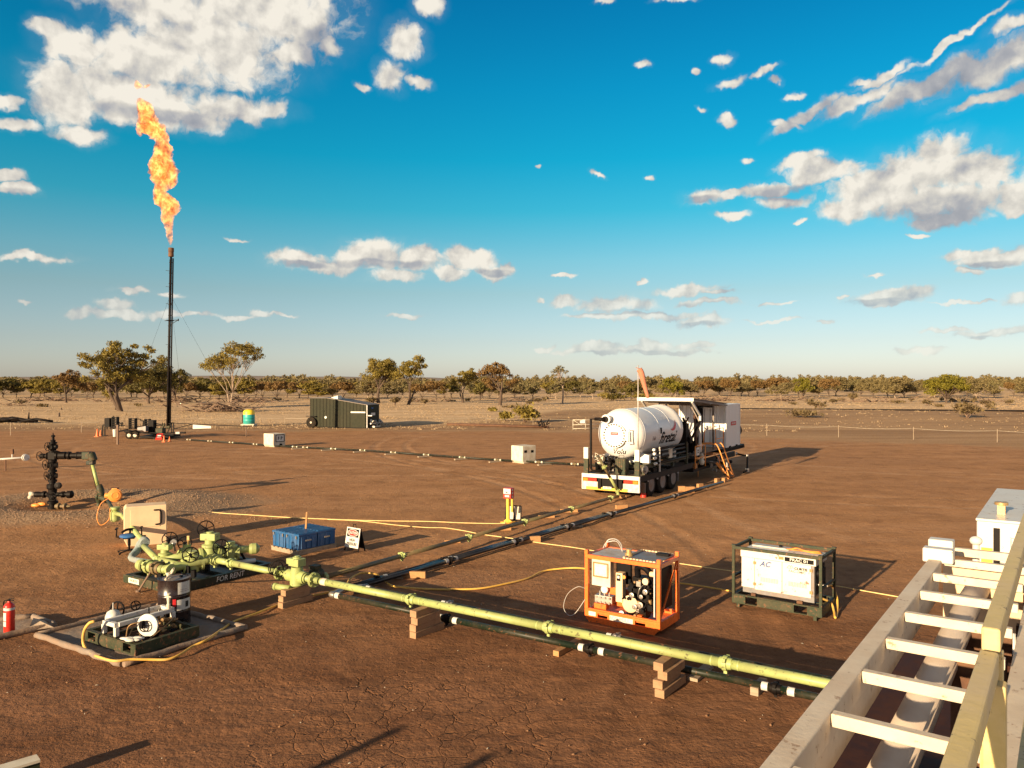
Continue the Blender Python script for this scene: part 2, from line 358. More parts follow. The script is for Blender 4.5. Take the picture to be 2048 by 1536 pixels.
def text(s, size, mat, parent, M, depth=.003, shear=0.0, name='lettering', warp=None, bold=0.0, sx=1.0, align='CENTER'):
    """raised lettering; M maps the text plane (x right, y up, z out) into the parent's space"""
    cu = bpy.data.curves.new('lettering', 'FONT'); cu.body = s; cu.size = size; cu.extrude = depth; cu.shear = shear; cu.offset = bold
    cu.align_x = align; cu.align_y = 'CENTER'; cu.resolution_u = 3
    tmp = bpy.data.objects.new('tmp', cu); COL.objects.link(tmp)
    bpy.context.view_layer.update()
    me = bpy.data.meshes.new_from_object(tmp); bpy.data.objects.remove(tmp); bpy.data.curves.remove(cu)
    me.name = name
    for v in me.vertices:
        c = Vector((v.co.x*sx, v.co.y, v.co.z)); v.co = warp(c) if warp else (M @ c)
    me.materials.clear(); me.materials.append(MATS[mat])
    o = bpy.data.objects.new(name, me); COL.objects.link(o); o.parent = parent; return o
def plane_M(origin, xdir, ydir):
    x = Vector(xdir).normalized(); y = Vector(ydir).normalized(); z = x.cross(y)
    M = Matrix((x, y, z)).transposed().to_4x4(); M.translation = Vector(origin); return M
def union(mb, c, ax, r):
    """hammer union: stepped ring with three striking lugs"""
    a, b, d = frame_of(ax); c = Vector(c)
    mb.lathe(c-d*r*1.3, d, [(0, r*1.15), (r*.8, r*1.3), (r*.8, r*1.55), (r*1.7, r*1.55), (r*1.7, r*1.25), (r*2.6, r*1.12)], 16)
    for k in range(3):
        an = 2*math.pi*k/3+.5; u = a*math.cos(an)+b*math.sin(an)
        mb.bar(c-d*r*.35+u*r*1.7, c+d*r*.35+u*r*1.7, r*.7, r*.7, up=u)
def flange(mb, c, ax, r, t=.03, bolts=8):
    a, b, d = frame_of(ax); c = Vector(c); mb.cyl(c-d*t, c-d*.003, r, seg=18); mb.cyl(c+d*.003, c+d*t, r, seg=18)
    for k in range(bolts):
        an = 2*math.pi*k/bolts; u = (a*math.cos(an)+b*math.sin(an))*r*.82
        mb.cyl(c+u-d*t*1.7, c+u+d*t*1.7, r*.1, seg=6)
def bez(pts, n=6):
    """Catmull-Rom through the points"""
    pts = [Vector(p) for p in pts]; out = []
    q = [2*pts[0]-pts[1]]+pts+[2*pts[-1]-pts[-2]]
    for i in range(1, len(q)-2):
        a, b, c, d = q[i-1:i+3]
        for k in range(n):
            t = k/n; out.append(.5*((2*b)+(c-a)*t+(2*a-5*b+4*c-d)*t*t+(3*b-a-3*c+d)*t**3))
    out.append(pts[-1]); return out
HD = R_(34.5)
DV = Vector((math.sin(HD), math.cos(HD), 0)); NV = Vector((math.cos(HD), -math.sin(HD), 0))
# ================================================================ GROUND
def vnoise(x, y, seed=0):
    xi = np.floor(x).astype(np.int64); yi = np.floor(y).astype(np.int64); xf = x-xi; yf = y-yi
    def h(a, b):
        n = (a*374761393+b*668265263+seed*974711) & 0x7fffffff; n = ((n ^ (n >> 13))*1274126177) & 0x7fffffff
        return ((n ^ (n >> 16)) & 0xffff)/65535.0
    u = xf*xf*(3-2*xf); v = yf*yf*(3-2*yf)
    return (h(xi, yi)*(1-u)+h(xi+1, yi)*u)*(1-v)+(h(xi, yi+1)*(1-u)+h(xi+1, yi+1)*u)*v
def fbm(x, y, oct=4, seed=0):
    s_ = 0; a = .5
    for i in range(oct): s_ = s_+a*(vnoise(x, y, seed+i)-.5); x = x*2.03+3.1; y = y*2.03+1.7; a *= .5
    return s_
WELL = P(105, 1012)
def ground_z(x, y):
    r = np.hypot(x, y)
    near = np.clip(1-(r-22)/14, 0, 1)
    z = fbm(x/3.5, y/3.5, 3, 5)*.05
    z = z+fbm(x*1.9, y*1.9, 3, 9)*.028*(.25+.75*near)
    u_ = x*.94+y*.34; v_ = -x*.34+y*.94; lump = fbm(u_*2.2+fbm(x, y, 2, 31)*3, v_*6.5, 4, 21); z = z+np.clip(lump, -.2, .2)*.035*(.2+.8*near)
    # low ring of gravel round the wellhead with the cellar inside it
    dx = x-WELL.x-1.2; dy = y-WELL.y; rr = np.hypot(dx/1.35, dy)
    z = z+.20*np.exp(-((rr-2.7)/1.15)**2)*(1+fbm(x*1.2, y*1.2, 3, 3)*.5)-.18*np.exp(-(rr/1.5)**2)
    # far paddock: gentle swells
    far = np.clip((r-75)/60, 0, 1); z = z+far*(fbm(x/28, y/28, 3, 7)*.7+.05)
    # wheel ruts left by trucks swinging round the pad
    for cx, cy, rad in ((-8, 62, 24), (-8, 62, 26.1), (22, 60, 30), (22, 60, 32.2), (-30, 20, 33), (-30, 20, 35.2)):
        d = np.hypot(x-cx, y-cy)-rad; z = z-.018*np.exp(-(d/.22)**2)+.012*np.exp(-((np.abs(d)-.38)/.14)**2)
    return z
def gz(x, y): return float(ground_z(np.array([float(x)]), np.array([float(y)]))[0])
def build_ground():
    rs = [2.2]; 
    while rs[-1] < 4200:
        r = rs[-1]; rs.append(r*(1.0052 if r < 20 else 1.008 if r < 60 else 1.016 if r < 300 else 1.06))
    rs = np.array([.01, 1.0]+rs)
    th = np.concatenate([np.linspace(-38, 38, 480), np.linspace(38, 322, 60)[1:-1]])
    th = np.radians(th); nr, nt = len(rs), len(th)
    T, RR = np.meshgrid(th, rs); X = RR*np.sin(T); Y = RR*np.cos(T); Zz = ground_z(X, Y)
    co = np.stack([X, Y, Zz], -1).reshape(-1, 3).astype(np.float32)
    i = np.arange(nr-1)[:, None]*nt; k = np.arange(nt)[None, :]; k2 = (k+1) % nt
    f = np.stack([i+k, i+nt+k, i+nt+k2, i+k2], -1).reshape(-1, 4)[:, ::-1].astype(np.int32)
    me = bpy.data.meshes.new('ground'); me.vertices.add(len(co)); me.vertices.foreach_set('co', co.ravel())
    me.loops.add(f.size); me.loops.foreach_set('vertex_index', f.ravel())
    me.polygons.add(len(f)); me.polygons.foreach_set('loop_start', np.arange(0, f.size, 4, dtype=np.int32))
    me.polygons.foreach_set('use_smooth', np.ones(len(f), dtype=bool)); me.update(); me.validate()
    o = bpy.data.objects.new('ground', me); COL.objects.link(o); o['kind'] = 'structure'
    m, t = newmat('earth'); c = t.node('ShaderNodeTexCoord').outputs['Object']
    xyz = t.node('ShaderNodeSeparateXYZ', {0: c}); x, y = xyz.outputs[0], xyz.outputs[1]
    nL = t.noise(c, .07, 4, .6); nM = t.noise(c, .6, 5, .6); nF = t.noise(c, 5.0, 6, .65); nFF = t.noise(c, 26, 4, .6)
    st = t.node('ShaderNodeMapping', {'Vector': c, 'Rotation': (0, 0, R_(8)), 'Scale': (.05, .55, 1)}).outputs[0]
    nS = t.noise(st, 1.0, 6, .62, .6)
    pad = t.mix(t.sstep(nM, .32, .68), (.30,.152,.066), (.39,.200,.090))
    pad = t.mix(t.math('MULTIPLY', t.sstep(nS, .42, .70), .55), pad, (.43,.235,.118))
    pad = t.mix(t.math('MULTIPLY', t.sstep(nF, .46, .72), .40), pad, (.20,.095,.048))
    pad = t.mix(t.math('MULTIPLY', t.sstep(nFF, .56, .75), .35), pad, (.48,.30,.19))
    pad = t.mix(t.math('MULTIPLY', t.sstep(nL, .50, .68), .4), pad, (.25,.125,.06))
    near_dark = t.math('MULTIPLY', t.sstep(t.math('ADD', t.vm('LENGTH', t.vm('MULTIPLY', c, (.8, 1, 0)), out=1), t.math('MULTIPLY', t.math('SUBTRACT', nM, .5), 7)), 25, 12), .95)  # foreground soil darkened: moisture plus weaker returned light, put into the colour
    pad = t.mix(near_dark, pad, t.mix(1.0, pad, (.53, .48, .52), 'MULTIPLY'))
    pad = t.mix(t.math('MULTIPLY', t.sstep(t.noise(c, .95, 5, .62, .5), .50, .66), .50), pad, t.mix(1.0, pad, (.66, .60, .58), 'MULTIPLY'))
    pad = t.mix(t.math('MULTIPLY', t.sstep(t.noise(t.vm('ADD', c, (31, 7, 0)), 1.5, 5, .66, .7), .54, .70), .50), pad, t.mix(1.0, pad, (1.30, 1.30, 1.34), 'MULTIPLY'))
    # gravel round the well
    gv = t.node('ShaderNodeTexVoronoi', {'Vector': c, 'Scale': 14.0}); gcol = t.mix(t.math('MULTIPLY', gv.outputs['Distance'], 1.2, clamp=True), (.40,.29,.19), (.20,.13,.08))
    dw = t.vm('LENGTH', t.vm('MULTIPLY', t.vm('SUBTRACT', c, (WELL.x+1.2, WELL.y, 0)), (.62, 1, 0)), out=1)
    ring = t.math('MULTIPLY', t.sstep(t.math('ADD', dw, t.math('MULTIPLY', nM, 2.2)), 5.9, 4.2), t.sstep(dw, 1.3, 2.0))
    pad = t.mix(t.math('MULTIPLY', ring, .85), pad, gcol)
    # straw paddock beyond the pad
    edge = t.math('ADD', t.math('SUBTRACT', y, t.math('MULTIPLY', t.math('MAXIMUM', x, 0.0), -.50)), t.math('MULTIPLY', t.math('SUBTRACT', t.noise(c, .18, 4, .6), .5), 12))
    stx = t.node('ShaderNodeMapping', {'Vector': c, 'Scale': (.03, .16, 1)}).outputs[0]; nP = t.noise(stx, 1.0, 6, .65, .5)
    scrub = t.mix(t.sstep(nF, .4, .62), (.34,.205,.105), (.43,.275,.15)); scrub = t.mix(t.sstep(nP, .40, .62), scrub, (.28,.165,.085))
    straw = t.mix(t.sstep(nP, .36, .62), (.66,.46,.27), (.52,.35,.195)); straw = t.mix(t.math('MULTIPLY', t.sstep(nM, .5, .75), .5), straw, (.30,.18,.09))
    straw = t.mix(t.math('MULTIPLY', t.sstep(t.noise(c, 1.6, 4, .7), .5, .66), .45), straw, (.22,.13,.06))
    f1 = t.sstep(edge, 71, 75); f2 = t.sstep(t.math('ADD', t.math('SUBTRACT', y, t.math('MULTIPLY', t.sstep(x, -8, 12), 42)), t.math('MULTIPLY', t.math('SUBTRACT', nP, .5), 16)), 79, 90)
    col = t.mix(f1, pad, scrub); col = t.mix(f2, col, straw)
    # dark cracked mud, only where the surface is dried out
    vc = t.node('ShaderNodeTexVoronoi', {'Vector': t.vm('ADD', c, t.vm('SCALE', t.noise(c, 3, 3, .6, out=1), sc_=.25)), 'Scale': 2.3}, feature='DISTANCE_TO_EDGE').outputs['Distance']
    ring_ = None
    for cx, cy, rad in ((-8, 62, 24), (-8, 62, 26.1), (22, 60, 30), (22, 60, 32.2), (-30, 20, 33), (-30, 20, 35.2), (2, 5, 38), (2, 5, 40.2), (40, 30, 31), (40, 30, 33)):
        d_ = t.math('ABSOLUTE', t.math('SUBTRACT', t.vm('LENGTH', t.vm('SUBTRACT', t.vm('MULTIPLY', c, (1, 1, 0)), (cx, cy, 0)), out=1), rad)); e_ = t.sstep(t.math('ADD', d_, t.math('MULTIPLY', t.math('SUBTRACT', nF, .5), .5)), .42, .12); ring_ = e_ if ring_ is None else t.math('MAXIMUM', ring_, e_)
    col = t.mix(t.math('MULTIPLY', t.math('MULTIPLY', t.math('MULTIPLY', ring_, t.sstep(y, 19, 27)), t.sstep(nM, .35, .65)), t.math('MULTIPLY', t.math('SUBTRACT', 1.0, f1), .45)), col, (.46,.28,.16))
    crack = t.math('MULTIPLY', t.sstep(vc, .030, .0), t.sstep(t.math('ADD', t.vm('LENGTH', t.vm('SUBTRACT', c, (-1.3, 10.2, 0)), out=1), t.math('MULTIPLY', t.math('SUBTRACT', t.noise(c, 1.1, 3, .6), .5), 3)), 2.3, 1.4))
    col = t.mix(t.math('MULTIPLY', crack, .55), col, (.10,.045,.02))
    b = t.node('ShaderNodeBsdfPrincipled', {'Base Color': col, 'Roughness': .95, 'Specular IOR Level': .12})
    hgt = t.math('ADD', t.math('MULTIPLY', nF, .055), t.math('MULTIPLY', nFF, .016))
    hgt = t.math('ADD', hgt, t.math('MULTIPLY', t.noise(c, 2.2, 4, .6), .03))
    an_ = t.node('ShaderNodeMapping', {'Vector': c, 'Rotation': (0, 0, R_(-20)), 'Scale': (3.0, 5.5, 1)}).outputs[0]; hgt = t.math('ADD', hgt, t.math('MULTIPLY', t.noise(an_, 1.0, 5, .6, .8), .025))
    pit = t.math('MULTIPLY', t.sstep(t.noise(c, 6.5, 4, .62, .7), .55, .64), t.sstep(t.noise(c, .55, 3, .6), .42, .60))
    hgt = t.math('SUBTRACT', hgt, t.math('MULTIPLY', pit, .034)); hgt = t.math('ADD', hgt, t.math('MULTIPLY', t.noise(c, 14.0, 5, .65), .03))
    hgt = t.math('SUBTRACT', hgt, t.math('MULTIPLY', crack, .06))
    hgt = t.math('ADD', hgt, t.math('MULTIPLY', t.math('MULTIPLY', gv.outputs['Distance'], ring), -.03))
    bp = t.node('ShaderNodeBump', {'Height': hgt, 'Distance': 1.0, 'Strength': .60}); t.l.new(bp.outputs[0], b.inputs['Normal'])
    t.node('ShaderNodeOutputMaterial', {'Surface': b.outputs[0]})
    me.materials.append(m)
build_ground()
def fast_mesh(name, co, faces, mat, per=3, smooth=False):
    me = bpy.data.meshes.new(name); co = np.asarray(co, dtype=np.float32); f = np.asarray(faces, dtype=np.int32)
    me.vertices.add(len(co)); me.vertices.foreach_set('co', co.ravel())
    me.loops.add(f.size); me.loops.foreach_set('vertex_index', f.ravel())
    me.polygons.add(len(f)); me.polygons.foreach_set('loop_start', np.arange(0, f.size, per, dtype=np.int32))
    if smooth: me.polygons.foreach_set('use_smooth', np.ones(len(f), dtype=bool))
    me.update(); me.materials.append(MATS[mat]); return me
rng = np.random.default_rng(7)
def scatter_clods():
    n = 1700; r = 8.5+rng.random(n)**1.6*34; th = np.radians(rng.uniform(-36, 35, n)); x = r*np.sin(th); y = r*np.cos(th)
    s_ = .005+rng.random(n)**5*.022; z = ground_z(x, y)
    base = np.array([(1,0,0),(-1,0,0),(0,1,0),(0,-1,0),(0,0,.8),(0,0,-.6)], dtype=float)
    fc = np.array([(0,2,4),(2,1,4),(1,3,4),(3,0,4),(2,0,5),(1,2,5),(3,1,5),(0,3,5)])
    jit = 1+rng.uniform(-.35, .35, (n, 6, 3)); co = base[None]*jit*s_[:, None, None]+np.stack([x, y, z+s_*.3], -1)[:, None, :]
    fs = fc[None]+(np.arange(n)*6)[:, None, None]
    o = bpy.data.objects.new('dirt_clods', fast_mesh('dirt_clods', co.reshape(-1, 3), fs.reshape(-1, 3), 'clod')); COL.objects.link(o)
    tag(o, 'small brown clods of dirt scattered over the bare pad', 'clods', kind='stuff')
scatter_clods()
def scatter_chips():
    n = 130; r = 8.8+rng.random(n)**1.3*24; th = np.radians(rng.uniform(-35, 30, n)); x = r*np.sin(th); y = r*np.cos(th); z = ground_z(x, y)+.008
    an = rng.uniform(0, 3.14, n); L = .006+.022*rng.random(n)**3; W = .003+.005*rng.random(n)
    dx = np.cos(an); dy = np.sin(an); co = []
    for sx, sy, sz in ((-1,-1,0),(1,-1,0),(1,1,0),(-1,1,0),(0,0,1)):
        co.append(np.stack([x+dx*L*sx-dy*W*sy, y+dy*L*sx+dx*W*sy, z+sz*.012], -1))
    co = np.stack(co, 1); fc = np.array([(0,1,4),(1,2,4),(2,3,4),(3,0,4)])
    fs = fc[None]+(np.arange(n)*5)[:, None, None]
    o = bpy.data.objects.new('pale_chips', fast_mesh('pale_chips', co.reshape(-1, 3), fs.reshape(-1, 3), 'offwhite')); COL.objects.link(o)
    tag(o, 'tiny pale stone and straw chips strewn over the brown dirt', 'stone chips', kind='stuff')
scatter_chips()
def scatter_gravel():
    n = 6500; a = rng.uniform(0, 6.283, n); rr = 2.7+rng.normal(0, .85, n); x = WELL.x+1.2+np.cos(a)*rr*1.4; y = WELL.y+np.sin(a)*rr
    x = np.concatenate([x, rng.uniform(WELL.x-8, WELL.x+10, 1500)]); y = np.concatenate([y, WELL.y-2.9+rng.normal(0, .6, 1500)]); n = len(x)
    s_ = .008+rng.random(n)**3*.026; z = ground_z(x, y)
    base = np.array([(1,0,0),(-1,0,0),(0,1,0),(0,-1,0),(0,0,.8),(0,0,-.6)], dtype=float)
    fc = np.array([(0,2,4),(2,1,4),(1,3,4),(3,0,4),(2,0,5),(1,2,5),(3,1,5),(0,3,5)])
    co = base[None]*(1+rng.uniform(-.35, .35, (n, 6, 3)))*s_[:, None, None]+np.stack([x, y, z+s_*.3], -1)[:, None, :]
    fs = fc[None]+(np.arange(n)*6)[:, None, None]
    o = bpy.data.objects.new('gravel', fast_mesh('gravel', co.reshape(-1, 3), fs.reshape(-1, 3), 'gravelrock')); COL.objects.link(o)
    tag(o, 'loose grey brown gravel heaped round the wellhead cellar', 'gravel', kind='stuff')
scatter_gravel()
def scatter_grass():
    n = 20000; y = 72+rng.random(n)**1.5*190; x = rng.uniform(-.72, .72, n)*y
    ed = y+np.maximum(x, 0)*.50; cl = fbm(x/6, y/9, 3, 40); keep = (ed > 74+4*rng.random(n)) & (cl+rng.normal(0, .05, n) > -.05) & ((x < 4) | (y > 122) | (rng.random(n) < .15)); x = x[keep]; y = y[keep]; n = len(x)
    z = ground_z(x, y); h = (.05+.13*rng.random(n)**2)*np.clip(.8+y/200, 1, 2); co = []; 
    for k in range(5):
        a = rng.uniform(0, 6.283, n); l = rng.uniform(.3, 1.0, n); wd = .03+.03*rng.random(n)
        bx = x+rng.normal(0, .12, n); by = y+rng.normal(0, .12, n)
        p1 = np.stack([bx-np.sin(a)*wd, by+np.cos(a)*wd, z-.02], -1); p2 = np.stack([bx+np.sin(a)*wd, by-np.cos(a)*wd, z-.02], -1)
        p3 = np.stack([bx+np.cos(a)*h*l*.6, by+np.sin(a)*h*l*.6, z+h*rng.uniform(.6, 1, n)], -1); co += [p1, p2, p3]
    co = np.stack(co, 1); fs = np.arange(len(co)*15).reshape(-1, 3)
    o = bpy.data.objects.new('dry_grass', fast_mesh('dry_grass', co.reshape(-1, 3), fs, 'grass')); COL.objects.link(o)
    tag(o, 'dry straw coloured grass tufts covering the paddock beyond the pad', 'grass', kind='stuff')
scatter_grass()
# distant low hills
def hills():
    mb = MB()
    for (Y, h0, amp, seed, x0, x1) in ((1900, 20, 9, 1, -2600, 300), (1500, 8, 5, 2, -2200, 2200)):
        xs = np.linspace(x0, x1, 90); o = len(mb.v); rows = 5
        for j in range(rows):
            for x in xs:
                f_ = max(0, min(1, (x-x0)/300, (x1-x)/500)); hh = (h0+amp*fbm(np.array([x/420.]), np.array([seed*3.]), 4, seed)[0]*2.2)*f_
                mb.v.append(Vector((x, Y+j*70-140, -2+hh*math.sin(math.pi*j/(rows-1)))))
        for j in range(rows-1):
            for i in range(89): mb.f.append([o+j*90+i, o+j*90+i+1, o+(j+1)*90+i+1, o+(j+1)*90+i]); mb.mi.append(0); mb.sm.append(True)
    m, t = newmat('hill'); c = t.node('ShaderNodeTexCoord').outputs['Object']
    b = t.node('ShaderNodeBsdfPrincipled', {'Base Color': t.mix(t.noise(c, .02, 5, .7), (.13,.10,.085), (.24,.18,.14)), 'Roughness': 1.0})
    t.node('ShaderNodeOutputMaterial', {'Surface': b.outputs[0]}); MATS['hill'] = m
    o = mb.build('hills', 'hill'); o['kind'] = 'structure'
hills()
# ================================================================ TREES
def tree_parts(seed, h, w_, fork=.28, trunks=1, clumps=42, leaves=85, leaf=.21, clump_r=.085, crown_low=.30, umbrella=.5, tr=.035, lean=0.0, bare=0.0):
    """returns (trunk MB, crown verts, crown faces): limbs grown to clump centres spread through the crown"""
    rd = random.Random(seed); rn = np.random.default_rng(seed)
    pts = []; tries = 0
    sub = [(rd.uniform(-.55, .55), rd.uniform(-.55, .55), rd.uniform(.35, 1.0), rd.uniform(.35, .6)) for _ in range(7)]
    while len(pts) < clumps and tries < 9000:
        tries += 1
        sx, sy, szz, sr = rd.choice(sub); d = Vector((rd.gauss(0, 1), rd.gauss(0, 1), abs(rd.gauss(0, 1))*.9-.25)).normalized()*rd.uniform(.55, 1.0)*sr
        p = Vector((sx+d.x, sy+d.y, szz*.75+d.z*.55)); rr = math.hypot(p.x, p.y)
        if rr > 1.05 or p.z > 1.02*math.sqrt(max(0, 1.12-rr*rr*.75)) or p.z < umbrella*rr*.35-.05: continue
        q = Vector((p.x*w_/2*.92, p.y*w_/2*.92, h*(crown_low+(1-crown_low)*max(0, p.z)*.96)))
        if all((q-o).length > w_*.05 for o in pts): pts.append(q)
    mz = max(p.z for p in pts); pts = [Vector((p.x, p.y, p.z*h*.97/mz)) for p in pts]
    mb = MB(); bases = []
    for k in range(trunks):
        a = rd.uniform(0, 6.28); off = Vector((math.cos(a), math.sin(a), 0))*(tr*h*.7 if trunks > 1 else 0)
        top = Vector((off.x*5+rd.uniform(-.03, .03)*h+lean*h*.3, off.y*5+rd.uniform(-.03, .03)*h, h*fork*rd.uniform(.85, 1.15)))
        mid = (off+top)*.5+Vector((rd.uniform(-.02, .02)*h, rd.uniform(-.02, .02)*h, 0)); r0 = tr*h/(trunks**.5)
        mb.tube(bez([off-Vector((0, 0, .3)), off+Vector((0, 0, .02*h)), mid, top], 4), [r0*1.6, r0*1.5, r0*1.4, r0*1.3, r0*1.15, r0*1.05, r0, r0*.95, r0*.92, r0*.88, r0*.85, r0*.8, r0*.75], 8)
        bases.append((top, r0*.75))
    L = max(4, clumps//7); cen = rd.sample(pts, min(L, len(pts)))
    for _ in range(3):
        gr = [[] for _ in cen]
        for p in pts: gr[min(range(len(cen)), key=lambda i: (cen[i]-p).length)].append(p)
        cen = [sum(g, Vector())/len(g) if g else c for g, c in zip(gr, cen)]
    for g, c in zip(gr, cen):
        if not g: continue
        b, r0 = min(bases, key=lambda q: (q[0]-c).length); r1 = r0*.62
        hub = b.lerp(c, .62)+Vector((0, 0, -.03*h)); m1 = b.lerp(hub, .5)+Vector((rd.uniform(-.03, .03)*w_, rd.uniform(-.03, .03)*w_, rd.uniform(-.01, .04)*h))
        path = bez([b, m1, hub], 3); mb.tube(path, [r1*(1-.5*i/(len(path)-1)) for i in range(len(path))], 6)
        for p in g:
            m2 = hub.lerp(p, .5)+Vector((rd.uniform(-.03, .03)*w_, rd.uniform(-.03, .03)*w_, rd.uniform(-.02, .03)*h))
            path = bez([hub, m2, p], 3); mb.tube(path, [max(.012, r1*.5*(1-.8*i/(len(path)-1))) for i in range(len(path))], 4, caps=False)
            for _k in range(2):
                e = p+Vector((rd.uniform(-1, 1), rd.uniform(-1, 1), rd.uniform(-.2, .9)))*w_*.07
                mb.tube([p.lerp(m2, .3), e], [max(.012, r1*.14), .008], 3, caps=False)
    C = np.array([tuple(p) for p in pts]); keep = rn.random(len(C)) >= bare; C = C[keep]
    n = len(C)*leaves; ci = np.repeat(np.arange(len(C)), leaves); cr = clump_r*w_*rn.uniform(.65, 1.35, len(C))
    off = rn.normal(0, 1, (n, 3)); off /= np.linalg.norm(off, axis=1)[:, None]; off *= (rn.random(n)**.5)[:, None]*cr[ci][:, None]; off[:, 2] *= .62
    ctr = C[ci]+off; a = rn.normal(0, 1, (n, 3)); a /= np.linalg.norm(a, axis=1)[:, None]; b = rn.normal(0, 1, (n, 3)); b -= a*(a*b).sum(1)[:, None]; b /= np.linalg.norm(b, axis=1)[:, None]
    s_ = (leaf*rn.uniform(.5, 1.2, n))[:, None]; a *= s_; b *= s_*.45
    V = np.stack([ctr-a, ctr+b, ctr+a, ctr-b], 1).reshape(-1, 3); Fc = np.arange(n*4).reshape(-1, 4)
    return mb, V, Fc
def make_tree(name, label, loc, seed, h, w_, leafm, trunkm, group=None, cat='tree', rz=0, **kw):
    t = thing(name, label, cat, (loc[0], loc[1], gz(loc[0], loc[1])), rz, group)
    mb, V, Fc = tree_parts(seed, h, w_, **kw)
    mb.build('trunk', trunkm, t); o = bpy.data.objects.new('crown', fast_mesh('crown', V, Fc, leafm, 4)); COL.objects.link(o); o.parent = t
    return t
def PT(px, base, top): 
    p = P(px, base); return p, p.y*(base-top)/F
p, h = PT(243, 824, 685)
make_tree('gum_tree', 'large spreading olive tree with a hollow burnt trunk, left of the flare', p, 11, h, 13.6, 'leaf_olive', 'darktrunk', fork=.24, trunks=3, clumps=104, leaves=100, leaf=.23, clump_r=.066, crown_low=.20, tr=.050, umbrella=.55)
p, h = PT(461, 812, 686)
make_tree('gum_tree', 'tall open tree with pale forked limbs, right of the flare', p, 27, h, 16.0, 'leaf_olive', 'paletrunk', fork=.20, trunks=2, clumps=88, leaves=72, leaf=.24, clump_r=.058, crown_low=.32, tr=.02, umbrella=.8)
p, h = PT(297, 809, 733)
make_tree('gum_tree', 'dense dark tree just behind the foot of the flare stack', p, 5, h, 11.5, 'leaf_dark', 'darktrunk', clumps=56, leaves=110, leaf=.25, clump_r=.10, crown_low=.16, fork=.2)
p, h = PT(352, 806, 728)
make_tree('gum_tree', 'dark bushy tree between the flare stack and the tall open tree', p, 8, h, 10.5, 'leaf_dark', 'darktrunk', clumps=46, leaves=100, leaf=.26, clump_r=.10, crown_low=.18, fork=.2)
p, h = PT(132, 806, 741)
make_tree('gum_tree', 'brown crowned tree left of the large spreading tree', p, 15, h, 8.6, 'leaf_brown', 'darktrunk', clumps=44, leaves=85, leaf=.25, clump_r=.09, crown_low=.22)
p, h = PT(757, 808, 719)
make_tree('gum_tree', 'broad tree with two crowns standing behind the dark green trailer', p, 33, h, 11.8, 'leaf_olive', 'darktrunk', clumps=72, leaves=105, leaf=.24, clump_r=.08, crown_low=.18)
p, h = PT(818, 811, 714)
make_tree('gum_tree', 'tall tree with several thin leaning stems and a high crown', p, 41, h, 8.6, 'leaf_olive', 'darktrunk', clumps=48, leaves=85, leaf=.24, clump_r=.09, crown_low=.36, trunks=3, fork=.34, tr=.03, lean=.3)
p, h = PT(926, 807, 738)
make_tree('gum_tree', 'small thin crowned tree left of the round brown tree', p, 52, h, 7.6, 'leaf_olive', 'darktrunk', clumps=40, leaves=70, leaf=.24, clump_r=.085, crown_low=.32, trunks=2, fork=.25)
p, h = PT(1000, 813, 728)
make_tree('gum_tree', 'round headed brown green tree with a stout dark trunk in mid field', p, 63, h, 8.6, 'leaf_brown', 'darktrunk', clumps=54, leaves=90, leaf=.23, clump_r=.09, crown_low=.28, tr=.04)
p, h = PT(1125, 808, 731)
make_tree('gum_tree', 'nearly bare tree with a pale trunk and sparse crown', p, 74, h, 6.3, 'leaf_grey', 'paletrunk', clumps=44, leaves=26, leaf=.20, clump_r=.07, crown_low=.34, fork=.45, tr=.022, bare=.2)
p, h = PT(1893, 806, 750)
make_tree('shade_tree', 'bright green dome shaped tree alone at the right', p, 85, h, 11.6, 'leaf_green', 'darktrunk', clumps=86, leaves=105, leaf=.24, clump_r=.085, crown_low=.12, fork=.16, tr=.04)
p, h = PT(1606, 799, 758)
make_tree('shade_tree', 'small dense green tree right of the container in mid field', p, 96, h, 6.2, 'leaf_green', 'darktrunk', clumps=40, leaves=90, leaf=.24, clump_r=.11, crown_low=.12, fork=.16)
p, h = PT(1343, 800, 758)
make_tree('shade_tree', 'dark green bushy tree showing above the shelter roof', p, 97, h, 8.2, 'leaf_green', 'darktrunk', clumps=40, leaves=90, leaf=.26, clump_r=.11, crown_low=.08, fork=.14)
p, h = PT(1262, 800, 768)
make_tree('shade_tree', 'low dark green bush tree behind the windsock pole', p, 98, h, 7.0, 'leaf_dark', 'darktrunk', clumps=36, leaves=90, leaf=.26, clump_r=.12, crown_low=.05, fork=.14)
p, h = PT(960, 800, 757)
make_tree('shade_tree', 'dark low tree between the thin tree and the round brown tree', p, 99, h, 6.4, 'leaf_dark', 'darktrunk', clumps=30, leaves=90, leaf=.28, clump_r=.12, crown_low=.1, fork=.14)
# the front rank of the distant tree line: six kinds, copied
kinds = []
kspec = [('leaf_far', 6.0, 7.5, 'darktrunk'), ('leaf_olive', 5.6, 7.0, 'darktrunk'), ('leaf_brown', 5.2, 7.5, 'darktrunk'), ('leaf_grey', 6.6, 6.0, 'paletrunk'), ('leaf_dark', 5.0, 8.0, 'darktrunk'), ('leaf_far', 5.2, 8.8, 'paletrunk')]
klab = ['tawny olive tree in the distant tree line', 'olive green tree in the distant tree line', 'rusty brown tree in the distant tree line', 'thin pale stemmed tree in the distant tree line', 'dark bushy tree in the distant tree line', 'wide low tawny tree in the distant tree line']
for i, (lf, hh, ww, tk) in enumerate(kspec):
    mb, V, Fc = tree_parts(200+i, hh, ww, clumps=42, leaves=60, leaf=.30, clump_r=.115, crown_low=.06, fork=.16, tr=.026)
    tm = mb.build('trunk', tk); cm = bpy.data.objects.new('crown', fast_mesh('crown', V, Fc, lf, 4)); COL.objects.link(cm)
    kinds.append((tm, cm, hh))
used = [False]*6
rd = random.Random(5)
